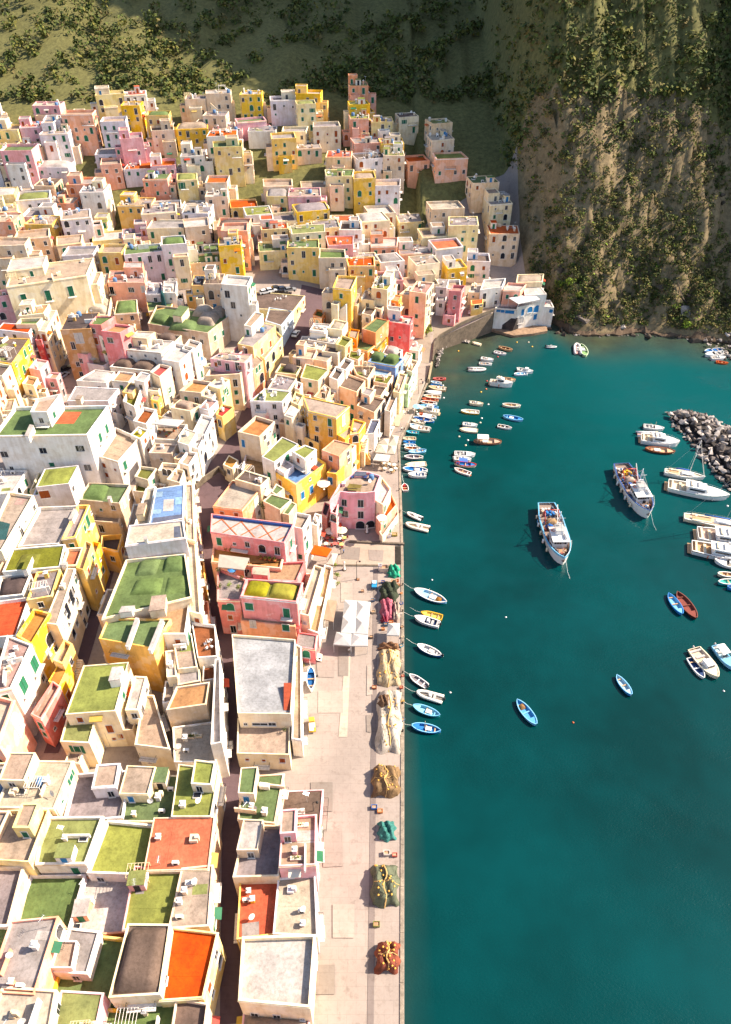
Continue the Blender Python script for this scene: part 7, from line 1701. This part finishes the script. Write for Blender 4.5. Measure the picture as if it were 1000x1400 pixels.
# ------------------------------------------------------------------ the round pink house on the plaza: a curved front of its own
def pink_house():
    z, par = 12.2, .6; zt = z+par
    pr = [(451,684),(466,672),(476,673.5),(500,674),(513,672),(521,650),(505,645),(487,643.5),(464,662)]
    xy = [at(a, b, zt).xy for a, b in pr]; c = sum(xy, Vector((0, 0)))/len(xy); L = Vector((c.x, c.y, Q)); t = thing('house', 'round fronted pink house with white framed windows on the plaza', 'house', L, 0, HG)
    fr = [xy[0], xy[1]]
    for i in range(1, 5): fr.append(xy[i])
    poly = [xy[0]]+xy[1:]
    inn = inset(poly, .28); n = len(poly); m = MB()
    vs = [(p.x-L.x, p.y-L.y, -2) for p in poly]+[(p.x-L.x, p.y-L.y, zt-L.z) for p in poly]+[(p.x-L.x, p.y-L.y, zt-L.z) for p in inn]+[(p.x-L.x, p.y-L.y, z-.05-L.z) for p in inn]; fs = []
    for i in range(n):
        j = (i+1) % n; fs += [(i, j, n+j, n+i), (n+i, n+j, 2*n+j, 2*n+i), (2*n+i, 2*n+j, 3*n+j, 3*n+i)]
    m.add(vs, fs)
    out = inset(poly, -.1)
    vs = [(p.x-L.x, p.y-L.y, k_) for k_ in (3.1, 3.3) for p in out]; m.add(vs, [(i, (i+1) % n, n+(i+1) % n, n+i) for i in range(n)]+[tuple(range(n, 2*n))])
    m.build('wall', W('pink'), t)
    m = MB(); m.add([(p.x-L.x, p.y-L.y, z-L.z) for p in inn], [tuple(range(n))]); m.build('roof', RF('terrace'), t)
    segs = {1: (xy[1], xy[2]), 2: (xy[2], xy[3]), 3: (xy[3], xy[4]), 0: (xy[0], xy[1])}
    def win(sd, u, zc, kind, w_, hh, sh, bal=0):
        a, b_ = segs[sd]; put_window(t, L, [a, b_, b_, a], 0, None, None, kind, w_, hh, sh, (b_-a).length*u, zc, bal)
    win(1, .35, 9.6, 'w', 1.2, 2.0, 'd'); win(2, .72, 9.6, 'w', 1.3, 2.2, 'd'); win(1, .4, 6.2, 'w', 1.6, 1.9, 'd'); win(2, .72, 6.1, 'w', 1.3, 2.2, 'd')
    win(0, .3, 8.6, 'w', 1.0, 1.4, 'd'); win(3, .6, 2.9, 'A', 2.3, 2.2, 'd'); win(2, .75, 2.9, 'A', 2.1, 2.4, 'd'); win(0, .5, 3.0, 'w', 1.6, 2.2, 'r')
    for q, z1, wl, rf in (((484,650.5,500,650.5,501,646,487,645),12.4,'pink','slate'),):
        boxpart(t, L, q, z, z1+.4, wl, rf)
    m = MB()
    for q in ((477,651,487,646,491,647,482,653), (494,647,503,650,501,654,493,650)):
        P = [at(q[i], q[i+1], z+.5) for i in range(0, 8, 2)]; m.add([p-L for p in P]+[p-L-Vector((0, 0, .1)) for p in P], [(0, 1, 2, 3), (7, 6, 5, 4), (0, 4, 5, 1), (1, 5, 6, 2), (2, 6, 7, 3), (3, 7, 4, 0)])
        for p in P: m.tube([p-L-Vector((0, 0, .5)), p-L], .04, 4)
    m.build('solar_panel', mat('solar', '3c4a78', 'glass'), t)
    m = MB()
    for q in ((474,667,493,668,495,663,478,661), (476,670,492,671,493,669,476,668)):
        P = [at(q[i], q[i+1], z+.9) for i in range(0, 8, 2)]; m.add([p-L for p in P], [(0, 1, 2, 3)])
        for p in P: m.tube([p-L-Vector((0, 0, .9)), p-L], .04, 4)
    m.build('reed_shade', mat('reed', '8a7638', 'stone', .7), t)
    chimney(t, at(470, 664, z)-L, 'pink'); dish(t, at(506, 662, z)-L); tank(t, at(508, 655, z)-L)
pink_house()
h('stepped cream and orange terraces on the sea side of the round pink house', 'cream', 'white', 9, (514,684,524,690,535,668,522,652), base=1.6, par=.7, clutter=0, wings=[('salmon','orange',(514,706,521,716,543,690,534,672),5.6,.7),('cream','terrace',(519,727,523,733,545,703,543,692),3.6,.5)], sides=(1,), dens=.5)
h('low pink annex joining the round pink house and the gold house', 'pink', 'dark', 9.2, (452,700,460,703,467,672,463,662), base=1.6, par=.8, clutter=0, wins=[(0,456,708,'a')])
h('low rose wall house in the dark gap before the cafe', 'rose', 'dark', 6.5, (440,702,447,706,452,690,444,686), base=1.6, par=.5, clutter=0, auto=0)
for j in JOBS: build_house(j)
# ------------------------------------------------------------------ light, sky, camera
EL, AZ = R(41), R(13)
sd = bpy.data.lights.new('sun', 'SUN'); sd.energy = 5.0; sd.angle = R(.55); sd.color = (1.0, .88, .72)
so = bpy.data.objects.new('sun', sd); C.objects.link(so)
dirv = Vector((math.cos(EL)*math.cos(AZ), math.cos(EL)*math.sin(AZ), math.sin(EL)))
so.rotation_euler = dirv.to_track_quat('Z', 'Y').to_euler(); so.location = dirv*300
w = bpy.data.worlds.new('World'); bpy.context.scene.world = w; w.use_nodes = True
nt = w.node_tree; sky = nt.nodes.new('ShaderNodeTexSky'); sky.sky_type = 'NISHITA'; sky.sun_disc = False; sky.sun_elevation = EL; sky.sun_rotation = math.pi/2-AZ; sky.air_density = 1.0; sky.dust_density = 1.5
nt.links.new(sky.outputs[0], nt.nodes['Background'].inputs[0]); nt.nodes['Background'].inputs[1].default_value = .11
cd = bpy.data.cameras.new('camera'); cam = bpy.data.objects.new('camera', cd); C.objects.link(cam)
cam.location = (0, 0, CAMZ); cam.rotation_euler = (math.pi/2-PITCH, 0, 0)
cd.sensor_fit = 'HORIZONTAL'; cd.sensor_width = 36; cd.lens = 36*F/1000; cd.clip_end = 4000; cd.clip_start = 1
sc = bpy.context.scene; sc.camera = cam
sc.view_settings.view_transform = 'Standard'; sc.view_settings.look = 'None'; sc.view_settings.exposure = 1.3; sc.view_settings.gamma = 1
sc.cycles.max_bounces = 5; sc.cycles.diffuse_bounces = 3; sc.cycles.use_denoising = True
